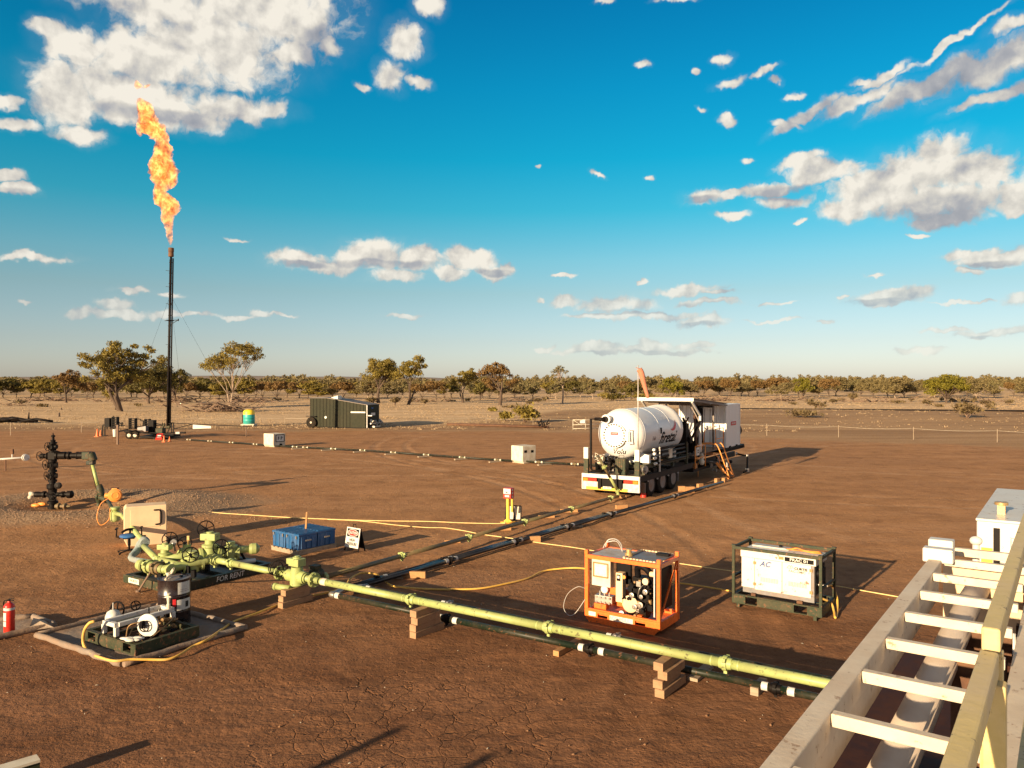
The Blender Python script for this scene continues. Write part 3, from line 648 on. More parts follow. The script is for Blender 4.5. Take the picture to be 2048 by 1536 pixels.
def place_far(px, base, top, k, wscale=1.0):
    p, h = PT(px, base, top); tm, cm, hh = kinds[k]
    t = thing('bush_tree', klab[k], 'tree', (p.x, p.y, gz(p.x, p.y)), rd.uniform(0, 6.28), 'trees of the distant tree line, kind %s' % klab[k].split(' tree')[0])
    s_ = h/hh; t.scale = (s_*wscale, s_*wscale, s_)
    for o in (tm, cm):
        c = o if not used[k] else o.copy()
        if used[k]: COL.objects.link(c)
        c.parent = t
    used[k] = True
for i in range(96):
    px = -60+i*22.6+rd.uniform(-9, 9); base = 796.5-(2.5 if px > 1300 else 0)+rd.uniform(-2, 3.0)
    if px < 620: k = rd.choice([0, 1, 2, 4, 4, 1]); top = rd.uniform(757, 768)
    elif px < 1300: k = rd.choice([0, 1, 2, 3, 4, 5]); top = rd.uniform(759, 769)
    else: k = rd.choice([0, 0, 5, 3, 2, 5, 1]); top = rd.uniform(757, 770)
    place_far(px, base, top, k, rd.uniform(.9, 1.3))
def woodland():
    Vs = []; Fs = []; o = 0
    mb, V, Fc = tree_parts(300, 5.5, 8.0, clumps=24, leaves=30, leaf=.5, clump_r=.13, crown_low=.12)
    mb2, V2, F2 = tree_parts(301, 6.2, 7.0, clumps=24, leaves=30, leaf=.5, clump_r=.13, crown_low=.12)
    for i in range(620):
        y = rng.uniform(255, 560)**1.0; x = rng.uniform(-.76, .76)*y; v = (V if i % 2 else V2); s_ = rng.uniform(.75, 1.15)*(1+.35*(y-255)/305)
        a = rng.uniform(0, 6.28); c_, s2 = math.cos(a), math.sin(a); q = v*s_
        Vs.append(np.stack([q[:, 0]*c_-q[:, 1]*s2+x, q[:, 0]*s2+q[:, 1]*c_+y, q[:, 2]], -1)); Fs.append(Fc[:len(v)//4]+o); o += len(v)
    ob = bpy.data.objects.new('woodland', fast_mesh('woodland', np.concatenate(Vs), np.concatenate(Fs), 'leaf_far', 4)); COL.objects.link(ob)
    tag(ob, 'continuous belt of far tawny bushland closing the horizon', 'woodland', kind='stuff')
woodland()
# fallen timber, brush heaps and small shrubs in the paddock
def brush_heap(px, py, L, W, h, seed, label, n=70, mat='branch', leafy=0):
    rd2 = random.Random(seed); p = P(px, py); z0 = gz(p.x, p.y); mb = MB()
    for i in range(n):
        c = Vector((p.x+rd2.gauss(0, L*.28), p.y+rd2.gauss(0, W*.28), z0+abs(rd2.gauss(0, .4))*h)); a = rd2.uniform(0, 6.28); l = rd2.uniform(.3, 1.0)*L*.22+.2
        d = Vector((math.cos(a), math.sin(a), rd2.uniform(-.2, .45))); m_ = c+d*l*.5+Vector((0, 0, rd2.uniform(-.05, .15))*1)
        r = rd2.uniform(.012, .06)*(1+L*.08); mb.tube([c, m_, c+d*l], [r, r*.8, r*.35], 5)
    o = mb.build('brush_heap', mat, origin=(p.x, p.y, z0)); return tag(o, label, 'brush heap')
def shrub(px, py, h, W, seed, label, mat='scrub', n=420, leaf=.07, group=None):
    p = P(px, py); z0 = gz(p.x, p.y); rn = np.random.default_rng(seed)
    t = thing('shrub', label, 'shrub', (p.x, p.y, z0), 0, group); mb = MB()
    ends = []
    for i in range(9):
        a = rn.uniform(0, 6.28); e = Vector((math.cos(a)*W*.45*rn.uniform(.2, 1), math.sin(a)*W*.45*rn.uniform(.2, 1), h*rn.uniform(.5, .95))); ends.append(e)
        mb.tube([(0, 0, -.05), e*.5+Vector((0, 0, h*.08)), e], [.03*h, .02*h, .008*h], 5)
    mb.build('stem', 'branch', t)
    C = np.array([tuple(e) for e in ends]); ci = rn.integers(0, 9, n); c = C[ci]+rn.normal(0, 1, (n, 3))*np.array([W*.14, W*.14, h*.16]); c[:, 2] = np.abs(c[:, 2])
    a = rn.normal(0, 1, (n, 3))*leaf*(1+h*.5); b = rn.normal(0, 1, (n, 3))*leaf*.6*(1+h*.5)
    V = np.stack([c-a, c+b, c+a, c-b], 1).reshape(-1, 3)
    o = bpy.data.objects.new('foliage', fast_mesh('foliage', V, np.arange(n*4).reshape(-1, 4), mat, 4)); COL.objects.link(o); o.parent = t; return t
brush_heap(448, 824, 9, 3.5, 1.9, 1, 'wide heap of grey brushwood below the tall open tree', 260)
brush_heap(505, 806, 10, 3, 1.3, 2, 'long dark windrow of branches behind the tall open tree', 120)
brush_heap(352, 806, 12, 3, 1.6, 3, 'grey brush pile behind the flare stack', 130)
brush_heap(330, 815, 6, 2.5, .8, 4, 'fallen curved boughs on straw right of the hollow tree', 26)
brush_heap(95, 803, 14, 3, .9, 6, 'low dark line of fallen branches at the far left', 90)
brush_heap(28, 813, 8, 2, .8, 7, 'fallen log lying in the straw at the left edge', 40)
brush_heap(225, 804, 10, 2, .8, 8, 'brushwood left of the hollow tree trunk', 70)
brush_heap(845, 806, 9, 3, .9, 9, 'dark brushwood between the leaning tree and the small thin tree', 70)
brush_heap(1040, 803, 12, 3, .8, 10, 'scattered brushwood beyond the round brown tree', 60)
brush_heap(1425, 803, 13, 3, 1.0, 12, 'long heap of dead branches behind the container', 90)
brush_heap(1570, 803, 14, 3, .9, 13, 'dead branches in the pale field right of the container', 70)
brush_heap(1760, 805, 16, 3, .7, 14, 'thin line of dead branches left of the green dome tree', 70)
brush_heap(1960, 804, 12, 3, .8, 15, 'dead branches right of the green dome tree', 70)
mb = MB()
rd = random.Random(3)
for i in range(16):
    c = P(38, 846)+Vector((rd.uniform(-4.2, 2.2), rd.uniform(-.6, .6), 0)); l = rd.uniform(1.5, 3.8)
    mb.tube([c+Vector((-l/2, 0, .12+rd.random()*.3)), c+Vector((0, rd.uniform(-.2, .2), .25+rd.random()*.35)), c+Vector((l/2, rd.uniform(-.3, .3), .15+rd.random()*.3))], rd.uniform(.10, .2), 7)
mb.tube([P(57, 846)+Z*.3, P(58, 846)+Z*1.25], [.12, .04], 6)
tag(mb.build('log_pile', 'black', origin=P(38, 846)), 'charred black log pile at the left edge of the pad', 'log pile')
for i, (a, b, h_, w_, l) in enumerate([(1050, 846, 1.6, 2.6, 'wiry green shrub beside the rusty casing pipes'), (1010, 843, .9, 1.3, 'small leafless shrub left of the wiry green shrub'), (1935, 838, 1.6, 2.6, 'bare brown shrub on the far bank at the right'), (1610, 836, .8, 3.5, 'low dry bush on the bank right of the container'),
   (985, 824, .5, 1.4, 'low green tussock in the straw below the round brown tree'), (790, 812, 1.3, 1.6, 'small bush right of the double crowned tree'), (1706, 802, 1.5, 2.2, 'small dark shrub left of the dome tree, far field'), (212, 800, 2.2, 4, 'yellow green bush left of the hollow tree'), (1225, 803, 1.6, 6, 'yellow green thicket left of the windsock'), (1290, 801, 1.3, 6, 'yellow green thicket right of the windsock pole')]):
    shrub(a, b, h_, w_, 400+i, l, mat='leaf_olive' if 'green' in l else 'scrub', n=int(260+90*w_), leaf=.09)
rd = random.Random(12)
for i in range(46):
    y_ = rd.uniform(801, 822); x_ = rd.uniform(-20, 2060)
    if 1150 < x_ < 1480 or 300 < x_ < 380: continue
    shrub(x_, y_, rd.uniform(.4, 1.2), rd.uniform(.8, 2.6), 600+i, 'low dry scrub bush dotted over the straw paddock', n=90, leaf=.12, group='low scrub bushes in the paddock')
# short dark stumps in the paddock
for (x_, y_, yt, l) in ((118.5, 835, 825, 'short dark stump post in the straw, nearest of three'), (123, 821, 815.5, 'small dark stump behind the nearest stump post'), (231, 820, 815, 'small pale stump post beside the hollow tree')):
    p, h = PT(x_, y_, yt); tag(MB().tube([p-Z*.1, p+Z*h*.6, p+Z*h], [.13, .12, .10], 7).build('stump', 'darktrunk', origin=p), l, 'stump')
# hollow burnt bole at the foot of the big tree
# ================================================================ RIGHT-HAND STRUCTURE (the photographer's deck)
def L2W(d, n, z): return Vector((math.sin(R_(36))*d+math.cos(R_(36))*n, math.cos(R_(36))*d-math.sin(R_(36))*n, z))
RZ36 = -R_(36)
# local frame: x = n (right), y = d (along), z up
t = thing('mud_tank', 'dark red brown steel tank with a grey deck under the yellow handrail', 'tank', (0, 0, 0), RZ36)
mb = MB(); mb.bb(-.27, 3.2, -5.5, 8.25, .35, 2.86)
for i in range(14): mb.bb(-.33, -.272, -5.2+i, -5.12+i, .38, 2.80)
mb.build('side_wall', 'redbrown', t, bevel=.006)
MB().bb(-1.25, -.28, -5.5, 1.3, .35, 2.90).build('rear_shade_block', 'redbrown', t, bevel=.006)  # unseen block added behind the camera to shade the space under the frame
MB().bb(-1.6, -.335, 1.31, 9.8, .30, 1.55).build('dark_ledge', 'redbrown', t, bevel=.006)  # dark ledge added so the gaps between rungs show as shaded ground
mb = MB(); mb.bb(-.285, 3.22, -5.5, 8.26, 2.865, 2.95); mb.build('deck', 'dirtywhite', t, bevel=.008)
mb = MB(); mb.bb(-.1, .1, -5.4, 7.3, .0, .34).build('skid_beam', 'redbrown', t); MB().bb(2.8, 3.0, -5.4, 7.3, 0, .34).build('skid_beam', 'redbrown', t)
for y_ in (1.55, 5.6, 6.4): MB().bb(-.62, -.335, y_, y_+.10, 2.2, 2.85).build('bracket', 'rust', t)
for y_, z_ in ((2.62, 2.72), (2.62, 2.45), (2.95, 2.72)): MB().cyl((-.335, y_, z_), (-.36, y_, z_), .035, seg=12).build('bolt', 'white', t)
t = thing('rung_frame', 'weathered white steel frame of two long beams joined by ten rungs', 'pipe rack', (0, 0, 0), RZ36)
mb = MB(); mb.bb(-.985, -.885, -.4, 7.38, 2.96, 3.10); mb.bb(-.965, -.905, -.4, 7.38, 2.78, 2.955); mb.build('side_beam', 'dirtywhite', t, bevel=.008)
k0 = 3.68
for i in range(9):
    y_ = k0+.6355*i-1.271
    MB().bb(-.883, -.29, y_, y_+.055, 3.035, 3.095).build('rung', 'dirtywhite', t, bevel=.005)
mb = MB(); mb.bb(-1.03, -.80, 7.385, 7.51, 3.07, 3.19); mb.build('end_block', 'white', t, bevel=.012)
mb = MB(); mb.bb(-1.06, -.86, 7.93, 8.07, 3.03, 3.17); mb.build('end_block', 'white', t, bevel=.012)
mb = MB(); mb.bb(-.855, -.30, 8.0, 8.06, 3.03, 3.10); mb.build('rung', 'dirtywhite', t, bevel=.005)
mb = MB(); mb.bb(-.93, -.29, 7.86, 7.90, 2.45, 3.01); mb.build('end_plate', 'cream', t)
mb = MB().tube([L2W(-1.0, -.672, 2.80), L2W(7.2, -.672, 2.80), L2W(7.84, -.66, 2.80)], .092, 28)
o = mb.build('vent_pipe', 'pipecream', origin=L2W(-1, -.655, 2.80)); tag(o, 'thick dirty white pipe running under the rungs of the frame', 'pipe')
o = MB().sphere(L2W(8.37, -.72, 3.12), .055, 16, (1, 1, .8)).cyl(L2W(8.37, -.72, 2.9), L2W(8.37, -.72, 3.11), .03).build('vent_post', 'white', origin=L2W(8.37, -.72, 2.9)); tag(o, 'small white post with a round cap sticking up beyond the last rung', 'vent post')
# handrails
def rail(label, nA, dA, dB, ztop, w_=.038, posts=(), mid=.45, midd=None):
    t = thing('handrail', label, 'handrail', L2W(dA, nA, 2.95), RZ36)
    y1 = dB-dA
    MB().bb(-w_/2, w_/2, 0, y1, ztop-2.95-.055, ztop-2.95).build('top_rail', 'yellow', t, bevel=.006)
    if midd: MB().bb(midd[2]-.02, midd[2]+.02, midd[0], midd[1], mid, mid+.04).build('mid_rail', 'yellow', t, bevel=.004)
    for (y_, dx, wid) in posts:
        p = MB().bb(dx-.0225, dx+.0225, y_-wid/2, y_+wid/2, .0, ztop-2.95-.058).build('post', 'yellow', t, bevel=.004)
        f = MB().bb(dx-.045, dx+.045, y_-.045, y_+.045, .001, .014).cyl((dx-.0, y_-.035, .01), (dx, y_-.035, .03), .012).build('foot_plate', 'yellow', t)
    return t
rail('yellow handrail panel nearest the camera, grimy top rail', -.148, -.3, 2.02, 4.0, posts=((2.29, .012, .045), (.1, .0, .045)), midd=(-.2, 2.26, .03))
rail('yellow handrail panel farther from the camera, beside the white tank', -.148, 2.06, 6.4, 4.04, posts=((.03, 0, .045), (1.65, .03, .045), (4.3, 0, .045)), midd=(.06, 4.3, .035))
# white tank beyond
t = thing('truck_tank', 'white square bodied truck rear with an orange stripe behind the handrail', 'truck', L2W(13.1, -1.12, 0), RZ36)
mb = MB(); mb.bb(0, 2.4, 0, 3.9, .7, 2.58); mb.build('body', 'white', t, bevel=.02)
mb = MB(); mb.bb(-.01, 2.41, -.03, 3.92, 2.583, 2.62); mb.build('roof', 'white', t, bevel=.01)
mb = MB(); mb.lathe((.85, 2.6, 2.62), Z, [(0, .28), (.10, .28), (.11, .24)], 20); mb.build('hatch', 'white', t)
mb = MB(); mb.tube([(.60, 2.5, 2.76), (.85, 2.4, 2.80), (1.2, 2.45, 2.76)], .025, 8); mb.build('hatch_handle', 'black', t)
mb = MB(); mb.bb(.22, .32, .55, .65, 2.62, 2.76); mb.cyl((.27, .6, 2.76), (.27, .6, 2.80), .09); mb.build('vent', 'brasscap', t)
mb = MB(); mb.bb(.06, .20, -.032, -.003, 1.2, 2.2); mb.build('orange_stripe', 'safety_yellow', t)
mb = MB(); mb.bb(.21, .29, -.034, -.003, 1.0, 2.50); mb.build('door_seal', 'black', t)
mb = MB(); mb.bb(.42, .95, -.07, -.003, 1.1, 2.38); mb.bb(1.05, 1.6, -.07, -.003, 1.1, 2.38); mb.build('rear_door', 'galv', t, bevel=.015)
mb = MB(); mb.bb(.50, .87, -.09, -.072, 1.25, 2.28); mb.bb(1.13, 1.52, -.09, -.072, 1.25, 2.28); mb.build('door_panel', 'white', t, bevel=.01)
mb = MB()
for xx in (.25, 2.15):
    for yy in (.9, 3.0): mb.lathe((xx-.15, yy, .45), (1, 0, 0), [(0, .40), (.02, .45), (.28, .45), (.30, .40)], 24)
mb.build('wheel', 'tyre', t)
MB().bb(.1, 2.3, .1, 3.8, .5, .695).build('chassis', 'black', t)
# ================================================================ PIPE RUNS
RY = .068
ylA = P(426, 1119, .57); ylB = P(1665, 1370, .57); dY = (ylB-ylA).normalized(); ylC = ylB+dY*.9
t = thing('flow_line', 'long bright lime green pipe crossing the pad on timber stacks', 'pipe', (ylA.x, ylA.y, 0))
def online(px):   # point on the axis of the lime line seen over column px of the plan
    k = (px-1024)/F; s_ = (k*ylA.y-ylA.x)/(dY.x-k*dY.y); return ylA+dY*s_
seams = [426, 462, 560, 640, 822, 1098, 1452]
pts_ = [online(a) for a in seams]+[ylC]
for i, (a, b) in enumerate(zip(pts_[:-1], pts_[1:])):
    mb = MB().tube([a+dY*.02, b-dY*.02], RY, 20)
    MBs = mb
    for f_ in ((.12,) if (b-a).length < 1.5 else (.08, .5, .93)): c = a.lerp(b, f_); mb.cyl(c-dY*.012, c+dY*.012, RY*1.06, seg=20)
    mb.build('pipe_section', 'lime', t, world=True)
for px in (462, 822, 1098, 1452):
    mb = MB(); union(mb, online(px), dY, RY*1.02); mb.build('union', 'lime', t, world=True)
for px in (560, 628): mb = MB(); flange(mb, online(px), dY, .15, .03, 8); mb.build('flange', 'lime', t, world=True)
c = online(649); MB().cyl(c-dY*.07, c+dY*.07, RY*1.09, seg=20).build('pale_tape', 'dirtywhite', t, world=True)
# junction gate valve on the lime line
cj = online(594); 
mb = MB(); mb.lathe(cj-Z*.20, Z, [(0, .10), (.03, .145), (.30, .145), (.34, .12), (.40, .12)], 20)
mb.lathe(cj-dY*.30, dY, [(0, .10), (.04, .10), (.04, .125), (.56, .125), (.56, .10), (.60, .10)], 18)
mb.build('valve_body', 'lime', t, world=True)
mb = MB(); mb.box(cj+Z*.30, (.30, .22, .16), -HD); mb.box(cj+Z*.30-dY*.20, (.12, .14, .12), -HD); mb.lathe(cj+Z*.38, Z, [(0, .09), (.03, .09), (.03, .05), (.05, .05)], 14); mb.build('gearbox', 'lime', t, world=True, bevel=.015)
mb = MB(); mb.wheel(cj-dY*.42+Z*.14-DV*.12, dY*.75-DV*.6, .17, .012, 5); mb.wheel(cj-dY*.60+Z*.10-DV*.05, dY*.7-DV*.7, .15, .011, 5); mb.build('handwheel', 'black', t, world=True)
mb = MB(); s1 = cj-DV*.12-Z*.22; mb.tube([s1-dY*.42-DV*.1, s1-dY*.02-DV*.04], .062, 14); mb.lathe(s1-dY*.46-DV*.1, dY, [(0, .06), (.02, .075), (.09, .075), (.10, .06)], 14); mb.build('stub_pipe', 'lime', t, world=True)
# olive line from the junction to the tank trailer
oA = cj+DV*.30; oA.z = .42
oP = [P(760, 1140-10, .36), P(1236, 991, .20)]
o0 = P(640, 1157, .36); o1 = P(1236, 992, .16); dO = (o1-o0).normalized()
t = thing('flow_line', 'olive pipe with pale clamps running from the junction valve to the tank trailer', 'pipe', (o0.x, o0.y, 0))
uo = [640, 804, 938, 1050, 1143, 1222]
def onO(px):
    k = (px-1024)/F; s_ = (k*o0.y-o0.x)/(dO.x-k*dO.y); return o0+dO*s_
pp = [onO(u) for u in uo]+[o1]
for a, b in zip(pp[:-1], pp[1:]):
    mb = MB().tube([a, b], .055, 16); mb.build('pipe_section', 'olive', t, world=True)
for u in uo[1:]: mb = MB(); union(mb, onO(u), dO, .062); mb.build('union', 'lime', t, world=True)
MB().tube([cj+Z*(.0), cj+DV*.22+Z*0, o0+dO*.02], .06, 14).build('pipe_section', 'olive', t, world=True)
mb = MB(); c = cj+DV*.34-Z*.06; mb.lathe(c, dO, [(0, .09), (.05, .12), (.30, .12), (.34, .09)], 14); mb.cyl(c+dO*.17-Z*.14, c+dO*.17+Z*.16, .09, seg=14); mb.box(c+dO*.15+Z*.16, (.2, .16, .08), -HD)
mb.build('check_valve', 'framegreen', t, world=True)
MB().cyl(onO(648)-dO*.03, onO(648)+dO*.05, .10, seg=18).build('flange', 'lime', t, world=True)
# rising leg onto the trailer
rA = o1; rB = Vector((4.15, 31.0, 1.50)); 
t = thing('riser_pipe', 'pale olive jointed pipe climbing over the trailer rear bumper', 'pipe', (rA.x, rA.y, 0))
q = [rA, P(1236, 983, .30), Q(1206, 930, 29.6), Q(1196, 912, 30.3)]
mb = MB().tube([q[0], q[1]], .06, 14); mb.build('swivel', 'lime', t, world=True)
mb = MB().tube([q[1], q[1].lerp(q[2], .55)], .055, 14); mb.build('pipe_section', 'lime', t, world=True)
mb = MB().tube([q[1].lerp(q[2], .55), q[2], q[3]], .052, 14); mb.build('pipe_section', 'olive', t, world=True)
for f_ in (.04, .93): mb = MB(); union(mb, q[1].lerp(q[2], f_), q[2]-q[1], .058); mb.build('union', 'lime', t, world=True)
# black twin line
b0 = P(700, 1178, .13); b1 = P(1446, 964, .16); dB = (b1-b0).normalized(); nB = Vector((dB.y, -dB.x, 0)).normalized()
def onB(px, off=0.0):
    a = b0+nB*off; k = (px-1024)/F; s_ = (k*a.y-a.x)/(dB.x-k*dB.y); return a+dB*s_
t = thing('black_line', 'glossy black pipe with silver couplings running to the trailer steps, near side', 'pipe', (b0.x, b0.y, 0))
uB = [728, 900, 1033, 1138, 1224, 1350, 1444]
elb1 = P(668, 1186, .13)
mains = [b0]+[onB(u) for u in uB[1:-1]]+[b1]
for a, b in zip(mains[:-1], mains[1:]): MB().tube([a, b], .057, 16).build('pipe_section', 'blackpipe', t, world=True)
for u in uB[1:-1]:
    c = onB(u); mb = MB(); union(mb, c, dB, .058); mb.build('coupling', 'black', t, world=True)
    MB().cyl(c-dB*.20, c-dB*.10, .062, seg=16).build('silver_tape', 'galv', t, world=True); MB().cyl(c+dB*.17, c+dB*.25, .062, seg=16).build('silver_tape', 'galv', t, world=True)
t2 = thing('black_line', 'second glossy black pipe lying against the far side of the first', 'pipe', (b0.x-.1, b0.y, 0))
f0 = onB(690, -.15); fpts = [f0, onB(770, -.14), onB(900, -.13), onB(1030, -.13), onB(1135, -.13), onB(1216, -.13)]
for a, b in zip(fpts[:-1], fpts[1:]): MB().tube([a, b], .05, 14).build('pipe_section', 'blackpipe', t2, world=True)
for c in fpts[1:]: mb = MB(); union(mb, c-dB*.25, dB, .052); mb.build('coupling', 'black', t2, world=True); MB().cyl(c-dB*.05, c+dB*.05, .056, seg=14).build('silver_tape', 'galv', t2, world=True)
# dark green lines under the lime pipe
g0 = P(668, 1190, .14); g1 = P(1640, 1396, .14); dG = (g1-g0).normalized()
t = thing('dark_green_line', 'dark green pipe with white taped joints in front of the lime pipe', 'pipe', (g0.x, g0.y, 0))
def onG(px, a0=g0, dd=None):
    dd = dd or dG; k = (px-1024)/F; s_ = (k*a0.y-a0.x)/(dd.x-k*dd.y); return a0+dd*s_
gp = [g0, onG(893), onG(1180), onG(1552), g1+dG*.8]
for a, b in zip(gp[:-1], gp[1:]): MB().tube([a, b], .057, 16).build('pipe_section', 'darkgreen', t, world=True)
for px in (893, 1180, 1552):
    c = onG(px); mb = MB(); union(mb, c, dG, .06); mb.build('coupling', 'black', t, world=True)
    MB().cyl(c-dG*.20, c-dG*.11, .063, seg=16).build('white_tape', 'white', t, world=True); MB().cyl(c+dG*.17, c+dG*.27, .063, seg=16).build('white_tape', 'white', t, world=True)
mb = MB().tube(bez([g0+dG*.03, g0-dG*.08, g0-dG*.06+dB*.10, f0], 6), .062, 14); mb.build('elbow', 'steel', t, world=True)
MB().cyl(g0+dG*.06, g0+dG*.17, .064, seg=16).build('white_tape', 'white', t, world=True)
h0 = P(730, 1176, .13); t = thing('dark_green_line', 'dark green pipe almost hidden behind the lime pipe', 'pipe', (h0.x, h0.y, 0))
hp = [h0, onG(900, h0), onG(1235, h0), onG(1655, h0)+dG*.6]
for a, b in zip(hp[:-1], hp[1:]): MB().tube([a, b], .055, 16).build('pipe_section', 'darkgreen', t, world=True)
for c in hp[1:-1]: mb = MB(); union(mb, c, dG, .058); mb.build('coupling', 'steel', t, world=True); MB().cyl(c-dG*.20, c-dG*.11, .06, seg=14).build('white_tape', 'white', t, world=True)
MB().tube(bez([h0+dG*.03, h0-dG*.07, h0-dG*.05+dB*.1, b0+dB*.05], 6), .062, 14).build('elbow', 'steel', t, world=True)
MB().cyl(h0+dG*.05, h0+dG*.16, .062, seg=16).build('white_tape', 'white', t, world=True)
# flare line, far
fl = [P(372, 879, .12), P(480, 886, .12), P(560, 892, .12), P(730, 900.7, .12), P(853, 909.5, .12), P(996, 919.7, .12), P(1160, 928.5, .14), P(1215, 931, .2)]
t = thing('flare_line', 'long thin dark pipe on small blocks running to the flare', 'pipe', (fl[3].x, fl[3].y, 0))
for a, b in zip(fl[:-1], fl[1:]): MB().tube([a, b], .055, 10).build('pipe_section', 'darkgreen', t, world=True)
def onF(px):
    for a, b in zip(fl[:-1], fl[1:]):
        xa = a.x/a.y*F+1024; xb = b.x/b.y*F+1024
        if xa <= px <= xb:
            k = (px-1024)/F; d = b-a; s_ = (k*a.y-a.x)/(d.x-k*d.y); return a+d*s_, d.normalized()
for px in (378, 420, 463, 511, 590, 611, 667, 725.5, 787, 853, 925, 996, 1078, 1150):
    c, d = onF(px); MB().cyl(c-d*.24, c-d*.14, .06, seg=10).build('pale_coupling', 'offwhite', t, world=True); MB().cyl(c+d*.14, c+d*.24, .06, seg=10).build('pale_coupling', 'offwhite', t, world=True)
    mb = MB(); union(mb, c, d, .062); mb.build('coupling', 'olive', t, world=True)
# ================================================================ TIMBER
def timber(c, L, w_, h_, rz, label, group=None, mat='timber', cat='timber block'):
    o = MB().box((0, 0, 0), (w_, L, h_)).build('timber_block', mat, bevel=.0025); o.location = Vector(c); o.rotation_euler = (0, 0, rz)
    return tag(o, label, cat, group)
rzP = -HD
def stack(px, py, n, where, L=.62, mat='timber', w0=.15, h_=.125):
    base = P(px, py); rd3 = random.Random(px)
    names = {1: ['timber'], 2: ['bottom timber', 'top timber'], 3: ['bottom timber', 'middle timber', 'top timber'], 4: ['bottom timber', 'second timber up', 'third timber up', 'top timber']}[n]
    for k in range(n):
        timber((base.x+rd3.uniform(-.02, .02)-NV.x*(.05*(k % 2)), base.y+rd3.uniform(-.02, .02), .008+h_*(k+.5)+.001*k), L-.04*k+(.05 if k == 0 else 0), w0, h_, rzP+rd3.uniform(-.03, .03), '%s of the stack %s' % (names[k], where), mat=mat)
c = online(594); p_ = c-DV*.03; stack(1024+p_.x/p_.y*F, HY+H*F/p_.y, 3, 'under the junction valve', .74, h_=.115)
for px, wh in ((853, 'under the lime pipe left of the orange skid'), (1342, 'under the lime pipe in front of the orange skid')):
    p_ = online(px); stack(1024+p_.x/p_.y*F, HY+H*F/p_.y, 4, wh, .72, h_=.12)
def block(px, py, label, L=.4, w_=.11, h_=.09, rz=0.35, mat='newtimber', z=None):
    p_ = P(px, py); timber((p_.x, p_.y, gz(p_.x, p_.y)+h_/2+.004 if z is None else z), L, w_, h_, rz, label, mat=mat)
D = 'short timber '
block(1136, 1300, 'flat timber under the dark green pipe in front of the orange skid', .8, .11, .09, rzP)
block(1402, 1349, 'flat timber under the dark green pipe right of the tall stack', .7, .16, .05, rzP, 'paletimber')
block(1518, 1382, 'short upright timber under the dark green pipe at its last coupling', .45, .12, .12, rzP, 'paletimber')
block(668, 1152, 'timber block behind the lime pipe, right of the junction valve', .42, .11, .10, 1.9)
block(822, 1156, 'large timber block leaning at the black pipe, nearest of that run', .70, .09, .15, 1.45)
block(795, 1158, 'small timber block beside the large block at the black pipe', .25, .10, .08, 1.7, 'paletimber')
block(1062, 1085, 'big new timber block beside the third black coupling', .55, .10, .17, 1.75)
block(1036, 1083, 'small timber block left of the big new block', .22, .09, .10, 1.9)
block(905, 1087, 'timber under the olive pipe, nearest the blue chests', .45, .10, .09, 1.75)
block(1006, 1061, 'timber under the olive pipe in front of the yellow call post', .5, .10, .09, 1.75)
block(1093, 1036, 'timber under the olive pipe right of the yellow call post', .55, .10, .09, 1.75)
block(1138, 1025, 'larger timber under the olive pipe at the fourth clamp', .62, .10, .13, 1.75)
block(1142, 1055, 'flat timber crossed under the black couplings', .75, .12, .07, 1.8, 'paletimber')
block(1243, 1019, 'timber beside the black pipe, level with the trailer bumper', .45, .12, .14, 1.9)
block(1246, 997, 'little timber at the foot of the climbing pipe', .24, .12, .10, 1.8)
for i, (a, b, l, L, hh) in enumerate([(1363, 983, 'lone squared timber off the trailer wheels', .28, .22), (1380, 985, 'larger crossed timber off the trailer wheels', .36, .24), (1383, 980, 'flat timber lying on the crossed timber', .55, .07), (1400, 975, 'timber chock between the crossed timber and the steps', .3, .16), (1434, 965, 'timber chock below the trailer steps, left', .25, .20), (1449, 964, 'wide timber block at the foot of the trailer steps', .42, .20), (1412, 976, 'thin flat board before the trailer steps', .35, .04)]):
    block(a, b, l, L, .14, hh, 1.6+.2*i)
for px in (603, 662, 726, 789, 855, 928, 997, 1094):
    c, d = onF(px); timber((c.x-.15, c.y-.25, .045), .95, .14, .075, -.9, 'pale timber chock under the far flare line', 'chocks under the flare line', 'paletimber')

# plain posts added out of view to cast shadow streaks on the near dirt
for lx, ly, l in ((-8.74, 1.08, 'thin grey post added outside the frame to cast a shadow, left of its twin'), (-7.5, .35, 'thin grey post added outside the frame to cast a shadow, right of its twin')):
    tag(MB().bb(-.05, .05, -.05, .05, 0, 2.7).build('shadow_post', 'galv'), l, 'shadow post').location = (lx, ly, 0)
# ================================================================ TANK TRAILER
RT = -R_(32)
t = thing('tank_trailer', 'three axle trailer carrying a white pressure tank, shelter roof and white container', 'trailer', (4.95, 29.9, 0), RT)
# local frame: x to the right side (0 = right edge, -2.5 = left edge), y towards the front
mb = MB(); mb.bb(-2.45, -.05, .12, 6.4, .78, .90); mb.build('deck', 'chequer', t)
mb = MB(); 
for x_ in (-.62, -1.88): mb.bb(x_-.07, x_+.07, .2, 15.0, .50 if x_ else .5, .775)
mb.bb(-.06, -.005, .12, 6.3, .70, .93); mb.bb(-2.495, -2.44, .12, 6.3, .70, .93); mb.build('chassis', 'black', t)
mb = MB(); mb.bb(-2.4, -.02, 6.4, 11.2, .48, .60); mb.bb(-2.4, -.02, 10.9, 14.9, 1.02, 1.22)
for i in range(16): mb.bb(-.02, .03, 11.4+i*.22, 11.5+i*.22, 1.02, 1.15)
mb.build('gooseneck', 'black', t)
mb = MB(); mb.bb(-2.5, 0, 0, .10, .78, .93); mb.bb(-2.5, 0, 0.0, .10, .30, .33); mb.bb(-2.5, -2.46, 0, .10, .33, .78); mb.bb(-.04, 0, 0, .10, .33, .78); mb.build('rear_bumper', 'white', t)
